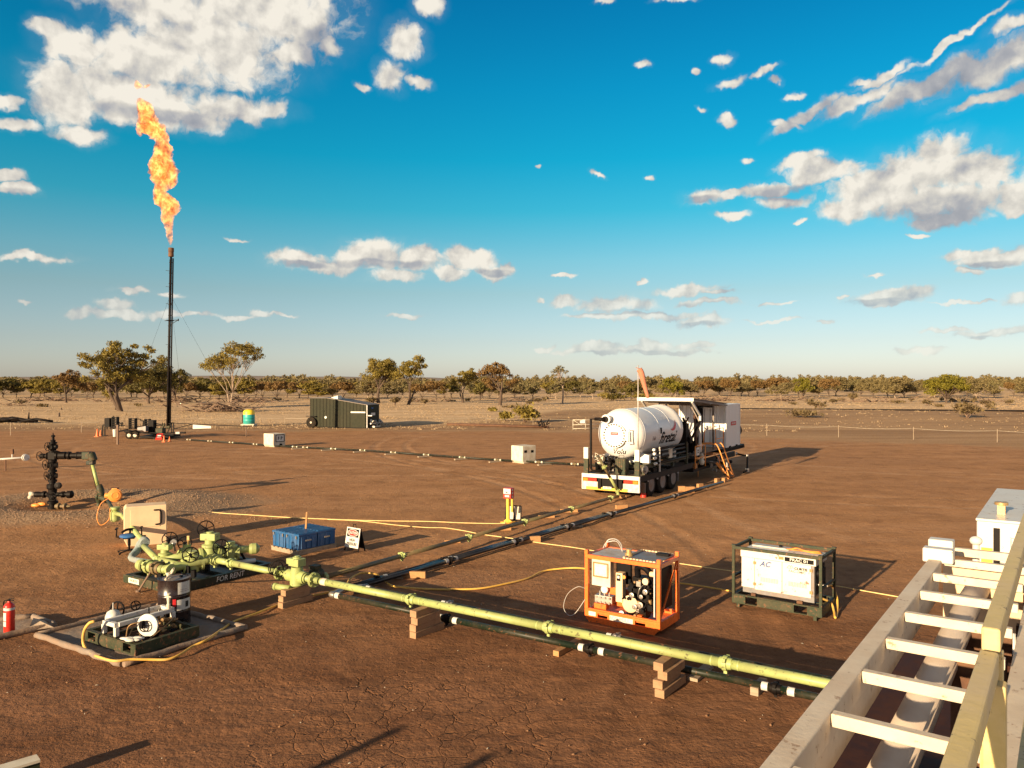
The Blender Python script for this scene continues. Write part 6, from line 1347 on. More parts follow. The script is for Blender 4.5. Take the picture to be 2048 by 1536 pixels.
pipe([W_(1170, 780, .52), W_(1365, 720, .56)], .08); pipe([W_(1365, 730, .5), n2-ax2*.1], .08); pipe([bk0, n1+ax2*.35], .08); pipe([m_in, bk0], .07)
pipe([W_(1640, 830, .28), W_(1880, 800, .28)], .05, 'side_pipe', 'white'); pipe([W_(1760, 790, .3), W_(1720, 720, .5)], .03, 'brace', 'ink')
mb = MB(); union(mb, n2+dY*.08, dY, .085); mb.build('union', 'lime', t, world=True)
mb = MB(); c = W_(950, 610, .85); mb.tube([W_(965, 690, .62), c], .025, 8); mb.sphere(c, .05, 10); mb.lathe(c+Z*.03, Vector((.3, -1, .1)), [(-.03, .07), (.03, .07)], 16); mb.build('pressure_gauge', 'steel', t, world=True)
mb = MB(); c = W_(1118, 570, .95); mb.tube([W_(1118, 650, .7), c], .022, 8); mb.box(c+Z*.05, (.05, .05, .1)); mb.build('transmitter', 'brasscap', t, world=True)
mb = MB()
rd = random.Random(9)
for i in range(14): c = n1.lerp(n2, rd.random())+Vector((rd.uniform(-.3, .3), rd.uniform(-.1, .8), rd.uniform(-.3, -.05))); mb.box(c, (.08, .12, .16))
mb.build('pipe_support', 'ink', t, world=True)
# steel bar leaning on the skid
a = W_(545, 1160, .03); b = n0+ax1*.60+Z*.12
tag(MB().tube([a, b], .022, 8).cyl(a, a+Vector((0, 0, .04)), .05).build('steel_bar', 'branch', origin=a), 'long brown steel bar leaning against the left end of the manifold', 'bar')
# ================================================================ DRUM AND MATS
p = P(348, 1249); t = thing('oil_drum', 'black steel oil drum with white labels behind the white framed skid', 'drum', (p.x, p.y, .01))
pr = [(0, .0), (0, .285), (.015, .292)]
for z_ in (.28, .31, .57, .60): pr += [(z_-.014, .286), (z_, .297), (z_+.014, .286)]
pr += [(.87, .288), (.885, .293), (.885, .28), (.865, .275), (.865, 0)]
MB().smoothlathe((0, 0, 0), Z, pr[:-3], 40).smoothlathe((0, 0, 0), Z, [(.885, .293), (.888, .286), (.87, .28)], 40).build('drum_shell', 'drum', t)
MB().cyl((0, 0, .855), (0, 0, .868), .281, seg=40).build('drum_lid', 'plate', t)
mb = MB(); mb.cyl((.08, .12, .868), (.08, .12, .89), .035, seg=14); mb.cyl((-.15, .02, .868), (-.15, .02, .885), .03, seg=12); mb.build('bung', 'ink', t)
def drumlabel(a0, a1, z0, z1, nm, m_='label'):
    n_ = 8; return MB().add([(math.cos(a0+(a1-a0)*i/n_)*.2995, math.sin(a0+(a1-a0)*i/n_)*.2995, z_) for z_ in (z0, z1) for i in range(n_+1)], [(i, i+1, n_+2+i, n_+1+i) for i in range(n_)], True).build(nm, m_, t)
drumlabel(-.95, -.05, .62, .84, 'paper_label'); drumlabel(-.80, -.15, .665, .675, 'printed_line', 'inkgrey'); drumlabel(-.80, -.25, .70, .708, 'printed_line', 'inkgrey')
drumlabel(-1.0, .0, .32, .52, 'hazard_label'); drumlabel(-.45, -.2, .36, .47, 'hazard_mark', 'ink'); drumlabel(-1.25, -1.05, .40, .54, 'red_tag', 'inkred')
mb = MB(); mb.tube(bez([W_(855, 1020, .93), (p.x-.05, p.y, .97), (p.x-.02, p.y, 1.05), n1-Z*.3], 4), .02, 8); q_ = Vector((p.x-.12, p.y+.02, .86)); mb.lathe(q_, Z, [(0, .05), (.03, .05), (.03, .03), (.09, .03), (.09, .045), (.12, .045)], 12)
tag(mb.build('drum_tap', 'offwhite', origin=q_), 'pale tap and hose fitting standing on the lid of the black drum', 'tap')
def matpad(corners, label, rim=.055, sides=(0, 1, 2, 3), seed=1):
    c = [Vector(q) for q in corners]; cen = sum(c, Vector())/4; t = thing('spill_mat', label, 'spill mat', cen)
    n_ = 26; vs = []; 
    for i in range(n_+1):
        for j in range(n_+1):
            u, v = i/n_, j/n_; q = c[0]*(1-u)*(1-v)+c[1]*u*(1-v)+c[2]*u*v+c[3]*(1-u)*v
            wr = fbm(np.array([q.x*2.2+q.y*.7]), np.array([q.y*2.4]), 4, seed)[0]*.05; vs.append((q.x, q.y, .035+max(-.02, wr)))
    mb = MB().add(vs, [(i*(n_+1)+j, (i+1)*(n_+1)+j, (i+1)*(n_+1)+j+1, i*(n_+1)+j+1) for i in range(n_) for j in range(n_)], True); mb.build('sheet', 'mat', t, world=True)
    rd_ = random.Random(seed)
    for s_ in sides:
        a, b = c[s_], c[(s_+1) % 4]; d = (b-a).normalized(); pts = [a.lerp(b, k/14)+Vector((rd_.uniform(-.014, .014), rd_.uniform(-.014, .014), rim+rd_.uniform(-.008, .008))) for k in range(15)]
        pts[0] = a+d*.04+Z*rim; MB().tube(pts, [rim*rd_.uniform(.9, 1.08) for _ in pts], 9).build('raised_edge', 'mat', t, world=True)
    return t
mN, mL, mR = P(246.6, 1336), P(72, 1276), P(489, 1261); mK = mL+mR-mN
matpad([mN, mL, mK, mR], 'large grey brown spill mat with raised edges under the white framed skid', seed=4)
m2 = [P(0, 1290)+Vector((-1.2, -.9, 0)), P(-60, 1262)+Vector((-1.0, 0, 0)), P(66, 1238), P(108, 1256)]
matpad([m2[0], m2[1], m2[2], m2[3]], 'smaller pale spill mat with a folded corner under the extinguisher', seed=8)
mb = MB(); a = P(60, 1256); mb.add([P(56, 1262, .05), P(107, 1255, .06), P(88, 1241, .14), P(66, 1236, .20), P(60, 1250, .11)], [(0,1,2,3,4)]); mb.add([P(66, 1236, .20), P(88, 1241, .14), P(98, 1247, .05), P(62, 1240, .02)], [(0,1,2,3)]); tag(mb.build('folded_flap', 'matwhite', origin=a), 'turned up pale corner flap of the smaller mat', 'mat flap')
p = P(18, 1270); extinguisher((p.x, p.y, .05), 'red fire extinguisher with white label on the mat at the left edge', .62)
# ================================================================ INJECTION SKID
ip = P(168.5, 1287); t = thing('injection_skid', 'small dark green skid with a white tubular frame and white valve discs', 'chemical skid', (ip.x, ip.y, .05), -R_(32))
# local: x from left-near corner to the near corner (1.5), y away (1.2)
mb = MB()
mb.bb(0, .27, 0, .09, 0, .055); mb.bb(0, .10, 0, .09, .056, .17); mb.bb(.33, 1.16, 0, .09, .0, .17); mb.bb(1.38, 1.52, 0, .09, 0, .17); mb.bb(0, 1.52, .002, .088, .171, .19); mb.bb(.0, 1.5, .004, .086, -.001, .03)
mb.bb(1.43, 1.52, .092, 1.22, 0, .19); mb.bb(0, .09, .092, 1.22, 0, .19); mb.bb(.092, 1.428, 1.13, 1.22, 0, .19)
for x_ in (.48, .98): mb.bb(x_, x_+.07, .092, 1.128, .10, .16)
mb.build('skid_base', 'framegreen', t, bevel=.005)
MB().bb(.1, 1.42, .1, 1.12, .06, .075).build('drip_tray', 'rust', t)
x0, x1, y0, y1 = .53, .89, .05, 1.12; zt = .405
mb = MB()
for (a, b) in (((x0, y0, zt), (x1, y0, zt)), ((x0, y1, zt), (x1, y1, zt))): mb.bar(a, b, .07, .07)
for x_ in (x0, x1): mb.bar((x_, y0+.036, zt), (x_, y1-.036, zt), .07, .07)
for x_ in (x0, x1):
    for y_ in (y0, y1): mb.bar((x_, y_, .215), (x_, y_, zt-.036), .07, .07)
mb.build('white_frame', 'white', t, bevel=.006)
for x_ in (x0, x1):
    for y_ in (y0, y1): MB().bar((x_, y_, .03), (x_, y_, .214), .065).build('leg', 'framegreen', t)
mb = MB(); c = Vector((1.20, .45, .36)); mb.lathe(c, (.45, -1, .05), [(0, .18), (.03, .195), (.05, .19), (.055, .15), (.06, .0)], 28); mb.build('valve_disc', 'label', t)
mb = MB(); c2 = c+Vector((.02, -.08, 0)); mb.wheel(c2+Vector((0, -.02, 0)), (.45, -1, .05), .09, .01, 4); mb.box(c2+Vector((-.02, -.04, .03)), (.06, .06, .12)); mb.cyl(c+Z*.15, c+Z*.30, .012, seg=6); mb.build('regulator', 'ink', t)
MB().box((1.20, .52, .21), (.14, .14, .17)).build('valve_support', 'ink', t)
mb = MB(); c = Vector((.27, .36, .40)); mb.smoothlathe(c-Z*.12, Z, [(0, .13), (.10, .13), (.18, .10), (.22, .03)], 20); mb.cyl(c+Z*.08, c+Z*.22, .01, seg=6); mb.build('white_dome', 'label', t)
mb = MB(); mb.wheel((.12, .52, .42), (.3, -1, .2), .15, .016, 5); mb.wheel((.12, .88, .42), (.8, -.7, .1), .08, .012, 4); mb.build('handwheel', 'ink', t)
MB().bar((.35, .5, .36), (.35, 1.05, .36), .10, .03).build('side_plate', 'galv', t)
mb = MB(); c = Vector((.88, 1.04, .44)); mb.lathe(c, Z, [(0, .035), (.08, .035), (.10, .022), (.18, .032), (.24, .02), (.26, .035), (.28, .035)], 12); mb.tube([c+Vector((-.08, 0, .22)), c+Vector((.08, 0, .22))], .014, 8); mb.build('injector_head', 'offwhite', t)
mb = MB().tube(bez([(.9, .35, .30), (.95, .2, .12), (1.02, .18, .35), (1.1, .25, .42), (1.18, .4, .40)], 6), .012, 6); mb.tube(bez([(1.0, .4, .2), (1.3, .3, .12), (1.38, .6, .3), (1.2, .9, .35), (.95, 1.0, .3)], 6), .010, 6); mb.build('tubing', 'bronze', t)
mb = MB()
rd = random.Random(77)
for i in range(16): c = Vector((rd.uniform(.55, 1.3), rd.uniform(.5, 1.1), rd.uniform(.10, .35))); mb.mat(rd.choice([0, 1])); mb.lathe(c, rd.choice([(1,0,0),(0,1,0),(0,0,1)]), [(0, .02), (.02, .04), (.06, .04), (.06, .02), (.12, .02)], 8)
mb.build('pump_fittings', ['bronze', 'ink'], t)
p = t.location; rg = MB()
for i in range(7): rg.sphere((rd.uniform(-.14, .14), rd.uniform(-.06, .06), .03), rd.uniform(.05, .09), 8, (1.4, .8, .4))
o = rg.build('white_rag', 'label'); Mx = Matrix.Translation(t.location) @ Matrix.Rotation(-R_(32), 4, 'Z'); o.location = Mx @ Vector((1.28, .08, .20)); tag(o, 'bunched white rag lying on the near corner of the green skid', 'rag')
# ================================================================ BLUE CHESTS
bn, bl, br = P(596.7, 1111.6), P(547.5, 1098.4), P(670.5, 1095.8)
rzb = math.atan2((br-bn).y, (br-bn).x)-math.pi/2
t = thing('pallet', 'pale wooden pallet under the four blue chests', 'pallet', bn, rzb)
for y_ in (0, .58, 1.16): MB().bb(-1.2, -.0, y_, y_+.10, .0, .10).build('bearer', 'paletimber', t)
for i in range(7): MB().bb(-1.2+.18*i, -1.2+.18*i+.11, -.01, 1.27, .101, .122).build('deck_board', 'paletimber', t)
MB().bb(-.02, .002, .0, 1.26, .0, .10).build('side_board', 'paletimber', t)
def chest(x, y, label):
    Mx = Matrix.Translation(bn) @ Matrix.Rotation(rzb, 4, 'Z'); l = Mx @ Vector((x, y, .123)); c = thing('storage_chest', label, 'storage chest', l, rzb, 'blue chests on the pallet')
    w_, d_ = .575, .61; mb = MB(); mb.prism_y([(-w_/2+.02, 0), (w_/2-.02, 0), (w_/2, .36), (-w_/2, .36)], -d_/2+.01, d_/2-.01)
    for s_ in (-1, 1):
        for k in (-.17, 0, .17): mb.bb(k-.035, k+.035, s_*(d_/2-.004)-.012, s_*(d_/2-.004)+.012, .02, .34); mb.bb(s_*(w_/2-.006)-.012, s_*(w_/2-.006)+.012, k-.05, k+.05, .02, .34)
    mb.build('body', 'blue', c, bevel=.006)
    mb = MB(); mb.bb(-w_/2-.004, w_/2+.004, -d_/2-.004, d_/2+.004, .365, .42); 
    for k in (-.2, -.07, .07, .2): mb.bb(k-.04, k+.04, -d_/2+.03, d_/2-.03, .421, .434)
    mb.build('lid', 'blue', c, bevel=.01)
    mb = MB(); mb.bb(w_/2+.012, w_/2+.03, -.09, .09, .22, .26); mb.build('handle', 'steel', c)
    for k in (-.2, .2): MB().bb(k-.02, k+.02, -d_/2-.025, -d_/2-.006, .30, .38).build('latch', 'steel', c)
    for k in (-.2, .2): MB().bb(-w_/2-.022, -w_/2-.005, k-.02, k+.02, .30, .38).build('latch', 'steel', c)
chest(-.31, .33, 'blue chest at the near corner of the pallet'); chest(-.31, .955, 'blue chest at the right end of the pallet, nearest the caution sign'); chest(-.90, .33, 'blue chest at the left corner of the pallet'); chest(-.90, .955, 'blue chest at the far corner of the pallet, behind the others')
Mx = Matrix.Translation(bn) @ Matrix.Rotation(rzb, 4, 'Z'); sp_ = Mx @ Vector((-.55, .66, .56)); tag(MB().bar((0, 0, 0), (.03, .0, .46), .07, .045).build('timber_stake', 'newtimber', origin=(0, 0, 0)), 'upright timber offcut standing on top of the blue chests', 'timber stake').location = sp_
# ================================================================ CAUTION SIGN
a, b = P(687, 1100), P(717, 1106); mid_ = (a+b)/2; rzs = math.atan2((b-a).y, (b-a).x)
t = thing('caution_sign', 'white folding floor sign reading CAUTION HIGH PRESSURE beside the blue chests', 'sign', mid_, rzs)
tilt = R_(10)
Mt = Matrix.Rotation(-tilt, 4, 'X')
mb = MB(Mt); mb.bb(-.27, .27, -.012, .0, .10, .64); mb.build('front_panel', 'label', t, bevel=.004)
MB(Mt).bb(-.285, -.255, 0.001, .02, -.0, .64).build('front_leg', 'ink', t); MB(Mt).bb(.255, .285, 0.001, .02, .0, .64).build('front_leg', 'ink', t)
Mb = Matrix.Translation((0, .26, 0)) @ Matrix.Rotation(tilt*1.4, 4, 'X'); mb = MB(Mb); mb.bb(-.285, .285, 0, .012, .08, .62); mb.bb(-.285, -.25, -.01, .012, 0, .62); mb.bb(.25, .285, -.01, .012, 0, .62); mb.build('back_panel', 'ink', t)
MB().tube([(-.05, .12, .63), (-.04, .12, .72), (.06, .12, .72), (.07, .12, .63)], .010, 6).build('handle', 'ink', t)
MM = lambda z_, off=.0: Mt @ plane_M((0, -.014-off, z_), (1,0,0), (0,0,1))
mb = MB(Mt); mb.bb(-.23, .23, -.016, -.012, .39, .605); mb.build('black_header', 'ink', t)
def ell(rx, rz_, z_, y_, name, m_):
    n_ = 32; return MB(Mt).add([(math.cos(2*math.pi*k/n_)*rx, y_, z_+math.sin(2*math.pi*k/n_)*rz_) for k in range(n_)], [list(range(n_))[::-1]]).build(name, m_, t)
ell(.215, .092, .497, -.0175, 'oval_border', 'label'); ell(.198, .078, .497, -.0185, 'red_oval', 'red')
text('CAUTION', .10, 'label', t, MM(.497, .006), depth=.001, bold=.002, sx=.78); text('HIGH\nPRESSURE', .108, 'ink', t, MM(.25, .001), depth=.001, bold=.0025, sx=.85)
# second sign seen from behind and the call post
p = P(1026, 1042); t = thing('folding_sign', 'folding sign seen from its framed back behind the yellow call post', 'sign', p, -.25)
Mt = Matrix.Rotation(R_(-10), 4, 'X'); mb = MB(Mt)
for q1, q2 in (((-.26, .04), (-.26, .50)), ((.26, .04), (.26, .50)), ((-.26, .50), (.26, .50)), ((-.26, .04), (.26, .04)), ((-.02, .5), (.06, .04))): mb.bar((q1[0], 0, q1[1]), (q2[0], 0, q2[1]), .035)
mb.build('frame', 'ink', t); MB(Mt).bb(-.24, .24, .002, .012, .06, .48).build('panel', 'offwhite', t)
p = P(1016, 1045); t = thing('call_post', 'yellow post on a base plate holding a small red and white alarm box', 'alarm post', p, -.5)
mb = MB(); mb.bb(-.045, .045, -.045, .045, .03, .80); mb.bb(.10, .16, .02, .08, .35, .80); mb.bb(-.2, .2, -.16, .16, .0, .03); mb.prism_y([(-.16, .03), (.16, .03), (.05, .12), (-.05, .12)], -.03, .03); mb.build('post', 'safety_yellow', t, bevel=.004)
MB().bb(-.12, .16, -.10, .12, .80, 1.14).build('alarm_box', 'red', t, bevel=.008); MB().bb(-.11, .15, -.108, -.102, .95, 1.12).build('white_face', 'label', t); MB().bb(-.02, .04, -.114, -.109, .99, 1.02).build('button', 'ink', t); MB().bb(-.06, .1, -.108, -.102, .85, .91).build('white_plate', 'label', t)
for z_ in (.86, .97, 1.08): MB().bb(.161, .166, -.03, .04, z_-.03, z_+.03).build('side_symbol', 'label', t)
# ================================================================ ORANGE PUMP SKID
op = P(1169.4, 1227.5, .15); op.z = 0; t = thing('pump_skid', 'bright orange caged pump skid with a diesel engine and control box', 'pump skid', op, -R_(35))
Lx, Ly, Hz = 1.56, .90, 1.30; k = .07
mb = MB()
for x_ in (0, Lx-k):
    for y_ in (0, Ly-k): mb.bb(x_, x_+k, y_, y_+k, .245, Hz-.075)
for y_ in (0, Ly-k): mb.bb(0, Lx, y_, y_+k, Hz-.074, Hz); mb.bb(k+.001, Lx-k-.001, y_+.005, y_+k-.005, .246, .27)
for x_ in (0, Lx-k): mb.bb(x_, x_+k, k+.001, Ly-k-.001, Hz-.074, Hz-.002)
for x_ in (-.004, Lx-k+.004):
    for y_ in (-.004, Ly-k+.004): mb.bb(x_, x_+k, y_, y_+k, Hz+.001, Hz+.085)
mb.bar((Lx-.03, .06, .26), (Lx-.03, Ly-.06, 1.2), .03); mb.build('cage', 'orange', t, bevel=.004)
mb = MB()
for y_ in (0, Ly-.05):
    for x0, x1 in ((0, .28), (.49, 1.06), (1.27, Lx)): mb.bb(x0, x1, y_, y_+.05, .10, .244)
    mb.bb(0.0, Lx, y_+.002, y_+.048, .20, .243); mb.prism_y([(.10, 0), (Lx-.12, 0), (Lx, .12), (0, .12)], y_+.001, y_+.049)
mb.bb(.004, .05, .051, Ly-.051, .08, .243); mb.bb(Lx-.05, Lx-.004, .051, Ly-.051, .08, .243); mb.bb(.05, Lx-.05, .05, Ly-.05, .16, .18); mb.build('base', 'orange', t, bevel=.003)
MB().bb(.09, .24, -.004, -.0005, .14, .22).build('data_plate', 'label', t); MB().bb(.54, 1.02, -.004, -.0005, .12, .215).build('name_plate', 'label', t); text('ACCUMUL1', .085, 'inkorange', t, plane_M((.74, -.005, .168), (1,0,0), (0,0,1)), depth=.001, sx=.9)
mb = MB(); mb.bb(.08, .78, .07, Ly-.07, Hz-.02, Hz-.01); mb.build('top_plate', 'galv', t); mb = MB(); mb.bb(.79, Lx-.08, .07, Ly-.07, Hz+.0, Hz+.012); mb.build('top_cover', 'plate', t)
mb = MB()
for y_ in (.03, Ly-.05):
    for i in range(10): (mb.bb(.80+.067*i, .80+.067*i+.05, y_, y_+.03, Hz+.013, Hz+.035))
mb.bb(.79, .82, .06, Ly-.06, Hz+.013, Hz+.04); mb.build('cover_edge', 'cream', t)
mb = MB().lathe((.80, .28, Hz+.014), Z, [(0, .075), (.06, .075), (.06, .05), (.11, .05), (.11, .06), (.13, .06), (.13, .03)], 16); mb.build('filler_cap', 'brasscap', t); MB().bb(1.2, 1.45, .62, .74, Hz+.013, Hz+.06).build('bracket', 'ink', t)
mb = MB().tube(bez([(.05, .75, Hz), (.08, .80, Hz+.14), (.25, .8, Hz+.18), (.42, .7, Hz+.12), (.5, .6, Hz)], 5), .012, 6); mb.tube(bez([(.05, .65, Hz), (.1, .7, Hz+.11), (.3, .75, Hz+.15), (.5, .6, Hz+.02)], 5), .010, 6); mb.build('hoses', 'galv', t)
cb = MB().bb(.10, .50, .10, .25, .70, 1.20).build('control_box', 'offwhite', t, bevel=.008)
mb = MB()
for q1, q2 in (((.13, 1.14), (.46, 1.14)), ((.13, .88), (.46, .88)), ((.14, .88), (.14, 1.14)), ((.45, .88), (.45, 1.14))): mb.bar((q1[0], .096, q1[1]), (q2[0], .096, q2[1]), .006, .03)
mb.build('tape_frame', 'bronze', cb); MB().bb(.175, .42, .094, .099, .90, 1.12).build('notice_paper', 'label', cb)
MB().bb(.50, .80, .35, .42, .75, 1.2).build('dark_panel', 'ink', t)
g_ = MB().bb(.60, .74, .13, .28, .45, 1.0).build('grey_cabinet', 'cream', t, bevel=.005); MB().bb(.62, .70, .124, .129, .85, .97).build('switch_panel', 'ink', g_); MB().bb(.635, .685, .118, .1235, .90, .95).build('display', 'label', g_); MB().cyl((.76, .17, .93), (.76, .15, .93), .035).build('orange_knob', 'actuator', g_)
# hydraulic pump block with gauge
mb = MB(); mb.box((.32, .22, .44), (.36, .16, .14), .1)
for i in range(4):
    for z_ in (.39, .48): mb.cyl((.19+.09*i, .14, z_), (.19+.09*i, .115, z_), .022, seg=8)
for i in range(3): mb.cyl((.22+.1*i, .22, .51), (.22+.1*i, .22, .58), .028, seg=8)
mb.build('fluid_end', 'steel', t, bevel=.008)
mb = MB(); mb.lathe((.36, .16, .64), (0, -1, .1), [(0, .075), (.03, .08), (.04, .075)], 22); g2 = mb.build('pressure_gauge', 'steel', t); MB().lathe((.36, .118, .644), (0, -1, .1), [(0, .066), (.002, .066)], 22).build('gauge_face', 'label', g2)
MB().box((.50, .27, .62), (.14, .14, .14)).box((.62, .4, .48), (.12, .3, .3)).box((.26, .2, .30), (.26, .14, .1)).build('red_pump', 'orange', t, bevel=.01)
mb = MB().lathe((.72, .16, .24), (0.1, -1, .2), [(0, .06), (.02, .065), (.03, .06)], 18); mb.mat(1).lathe((.72, .127, .246), (.1, -1, .2), [(0, .052), (.002, .052)], 18); mb.build('low_gauge', ['ink', 'label'], t)
# engine
rd = random.Random(31)
mb = MB(); mb.box((1.02, .46, .58), (.42, .40, .46)); mb.box((1.02, .46, .86), (.36, .26, .12)); mb.cyl((.8, .3, .34), (1.2, .3, .34), .14, seg=18); mb.build('engine_block', 'black', t, bevel=.02)
mb = MB(); mb.lathe((.88, .20, .44), (0, -1, 0), [(0, .15), (.02, .16), (.04, .16), (.05, .13)], 26); mb.build('flywheel', 'cream', t)
mb = MB(); 
for c_, r in (((1.10, .16, .46), .06), ((.93, .15, .62), .05), ((1.12, .15, .62), .04), ((1.0, .13, .42), .05), ((1.2, .16, .72), .05)): mb.lathe(c_, (0, -1, 0), [(0, r*.9), (.01, r), (.03, r), (.035, r*.5), (.05, r*.4)], 18)
mb.build('pulley', 'steel', t)
mb = MB()
for i in range(26):
    c = Vector((rd.uniform(.78, 1.32), rd.uniform(.14, .32), rd.uniform(.28, .98))); mb.mat(rd.choice([0, 0, 1, 2])); r = rd.uniform(.015, .045)
    if rd.random() < .55: mb.cyl(c, c+Vector(rd.choice([(0,-1,0),(1,0,0),(0,0,1)]))*rd.uniform(.04, .14), r, seg=10)
    else: mb.box(c, (r*2.2, r*1.5, r*2.4))
for i in range(7):
    a = Vector((rd.uniform(.8, 1.3), rd.uniform(.12, .3), rd.uniform(.3, .9))); b = Vector((rd.uniform(.8, 1.3), rd.uniform(.12, .3), rd.uniform(.3, .95))); mb.mat(rd.choice([0, 0, 1])); mb.tube(bez([a, (a+b)/2+Vector((0, -.08, rd.uniform(-.08, .12))), b], 5), .012, 6)
mb.build('engine_fittings', ['ink', 'steel', 'bronze'], t)
mb = MB().tube(bez([(.98, .3, .95), (1.0, .25, 1.12), (1.12, .22, 1.16), (1.25, .25, 1.05), (1.28, .35, .8)], 6), .06, 12); mb.build('air_intake', 'ink', t)
mb = MB().lathe((1.22, .16, .92), (0, -1, .1), [(0, .06), (.06, .06)], 16); mb.lathe((1.32, .22, 1.05), (1, 0, 0), [(-.05, .05), (.08, .05)], 12); mb.build('filter', 'cream', t)
mb = MB(); mb.bb(Lx-.14, Lx-.09, .12, Ly-.14, .38, 1.14); mb.build('radiator', 'ink', t, bevel=.01); MB().bb(Lx-.17, Lx-.145, .10, .16, .3, 1.18).build('white_post', 'white', t)
mb = MB(); mb.box((1.08, .14, .24), (.14, .1, .08)); mb.mat(1).box((1.2, .12, .2), (.06, .05, .03)); mb.box((1.32, .10, .2), (.06, .04, .03)); mb.build('battery_tray', ['orange', 'steel'], t)
a = op; mb = MB().tube(bez([(0, .05, .62), (-.12, -.05, .66), (-.32, -.1, .5), (-.40, -.12, .25), (-.32, -.1, .1), (-.2, -.05, .12), (-.05, .02, .35), (.05, .08, .55)], 6), .007, 6).build('loop_cable', 'galv', t)
# ================================================================ AIR COMPRESSOR IN GREEN CAGE
cp = P(1464, 1204.4, .08); cp.z = 0; t = thing('compressor', 'white boxed air compressor inside a dark green lifting cage', 'compressor', cp, -R_(37))
Lx, Ly, Hz = 1.78, 1.02, 1.24; k = .055
mb = MB()
for x_ in (0, Lx-k):
    for y_ in (0, Ly-k): mb.bb(x_, x_+k, y_, y_+k, .262, Hz-.056)
for y_ in (0, Ly-k): mb.bb(0, Lx, y_, y_+k, Hz-.055, Hz)
for x_ in (0, Lx-k): mb.bb(x_, x_+k, k+.001, Ly-k-.001, Hz-.055, Hz-.001); mb.bb(x_+.005, x_+k-.005, k+.001, Ly-k-.001, .60, .64)
for x_ in (-.01, Lx-k-.02):
    for y_ in (-.01, Ly-k-.02): mb.bb(x_, x_+.085, y_, y_+.085, Hz+.001, Hz+.03)
mb.build('cage', 'framegreen', t, bevel=.003)
mb = MB()
for y_ in (0, Ly-.08):
    for x0, x1 in ((0, .28), (.52, 1.25), (1.50, Lx)): mb.bb(x0, x1, y_, y_+.08, .09, .235)
    mb.bb(0, Lx, y_+.003, y_+.077, .2355, .26); mb.bb(0, Lx, y_+.003, y_+.077, .075, .0895)
mb.bb(0, .08, .081, Ly-.081, .09, .26); mb.bb(Lx-.08, Lx, .081, Ly-.081, .09, .26); mb.build('base', 'framegreen', t, bevel=.003)
for x_ in (.10, Lx-.16):
    for y_ in (0, Ly-.07): MB().bb(x_, x_+.06, y_+.005, y_+.06, .0, .074).build('foot', 'framegreen', t)
x0, x1, y0, y1 = .16, 1.62, .12, .86
MB().bb(x0+.02, x1-.02, y0+.02, y1-.02, .30, .42).build('plinth', 'plate', t)
MB().bb(x0+.02, x1-.02, y0+.02, y1-.02, .425, 1.02).build('inner_body', 'plate', t)
hd = MB().bb(x0-.02, x1+.02, y0-.015, y1+.015, 1.022, 1.16).build('canopy_top', 'white', t, bevel=.01)
MB().bb(x0, x0+.265, y0, y0+.018, .41, 1.02).build('side_panel', 'white', t, bevel=.003)
for xa, xb, i in ((x0+.275, x0+.82, 0), (x0+.83, x1-.075, 1)):
    d_ = MB().bb(xa, xb, y0-.004, y0+.018, .39, 1.018).build('door', 'white', t, bevel=.004)
    v_ = MB(); w0_ = xa+.12; 
    for kx in range(7):
        for kz in range(4): v_.bb(w0_+kx*.052, w0_+kx*.052+.042, y0-.0065, y0-.0045, .575+kz*.022, .575+kz*.022+.010)
    v_.build('louvre', 'inkorange', d_)
    xh = xa+.0 if i == 0 else xb
    for z_ in (.50, .93): MB().bb(xh-.03, xh+.03, y0-.012, y0-.005, z_-.03, z_+.03).build('hinge', 'bronze', d_)
text('AC', .15, 'inkblue', t, plane_M((x0+.48, y0-.006, .925), (1,0,0), (0,0,1)), depth=.001, shear=.35, bold=.004, name='logo_lettering')
text('CURTIS', .068, 'ink', t, plane_M((x0+1.19, y0-.006, .925), (1,0,0), (0,0,1)), depth=.001, bold=.003, name='maker_lettering', sx=1.1)
text('FAC-28BC', .062, 'ink', t, plane_M((x0+1.12, y0-.006, .865), (1,0,0), (0,0,1)), depth=.001, sx=1.2, name='model_lettering')
mb = MB()
for q1, q2 in (((.92, .92), (.965, .98)), ((.965, .98), (1.01, .92)), ((.92, .92), (1.01, .92)), ((.99, .95), (1.01, .98)), ((1.01, .98), (1.05, .92))): mb.bar((x0+q1[0], y0-.006, q1[1]), (x0+q2[0], y0-.006, q2[1]), .003, .009)
mb.build('triangle_mark', 'inkorange', t)
MB().bb(x0+.88, x0+1.44, y0-.0195, y0-.0165, 1.05, 1.135).build('fleet_plate', 'ink', hd); text('FRAC 01', .078, 'label', hd, plane_M((x0+1.16, y0-.021, 1.092), (1,0,0), (0,0,1)), depth=.001, bold=.002, sx=1.25, name='fleet_lettering')
MB().bb(x0+.76, x0+.86, y0-.0195, y0-.0165, 1.07, 1.13).build('rating_plate', 'bronze', hd)
mb = MB(); mb.bb(x0+.05, x0+.80, y1-.25, y1-.02, 1.162, 1.19); mb.build('top_hatch', 'galv', hd); mb = MB(); mb.bb(x0+.03, x0+.12, y0+.04, y0+.12, 1.162, 1.20); mb.cyl((x0+.6, y1-.12, 1.19), (x0+.6, y1-.12, 1.22), .035); mb.build('latch', 'ink', hd)
mb = MB(); mb.tube(bez([(x0+.78, .55, 1.20), (x0+.95, .45, 1.22), (x0+1.1, .6, 1.19), (x0+1.3, .5, 1.20), (x0+1.45, .6, 1.19)], 5), .014, 7); mb.tube(bez([(x0+.8, .65, 1.18), (x0+.95, .7, 1.21), (x0+1.15, .55, 1.21), (x0+1.4, .7, 1.19)], 5), .014, 7); mb.build('coiled_hose', 'actuator', t)
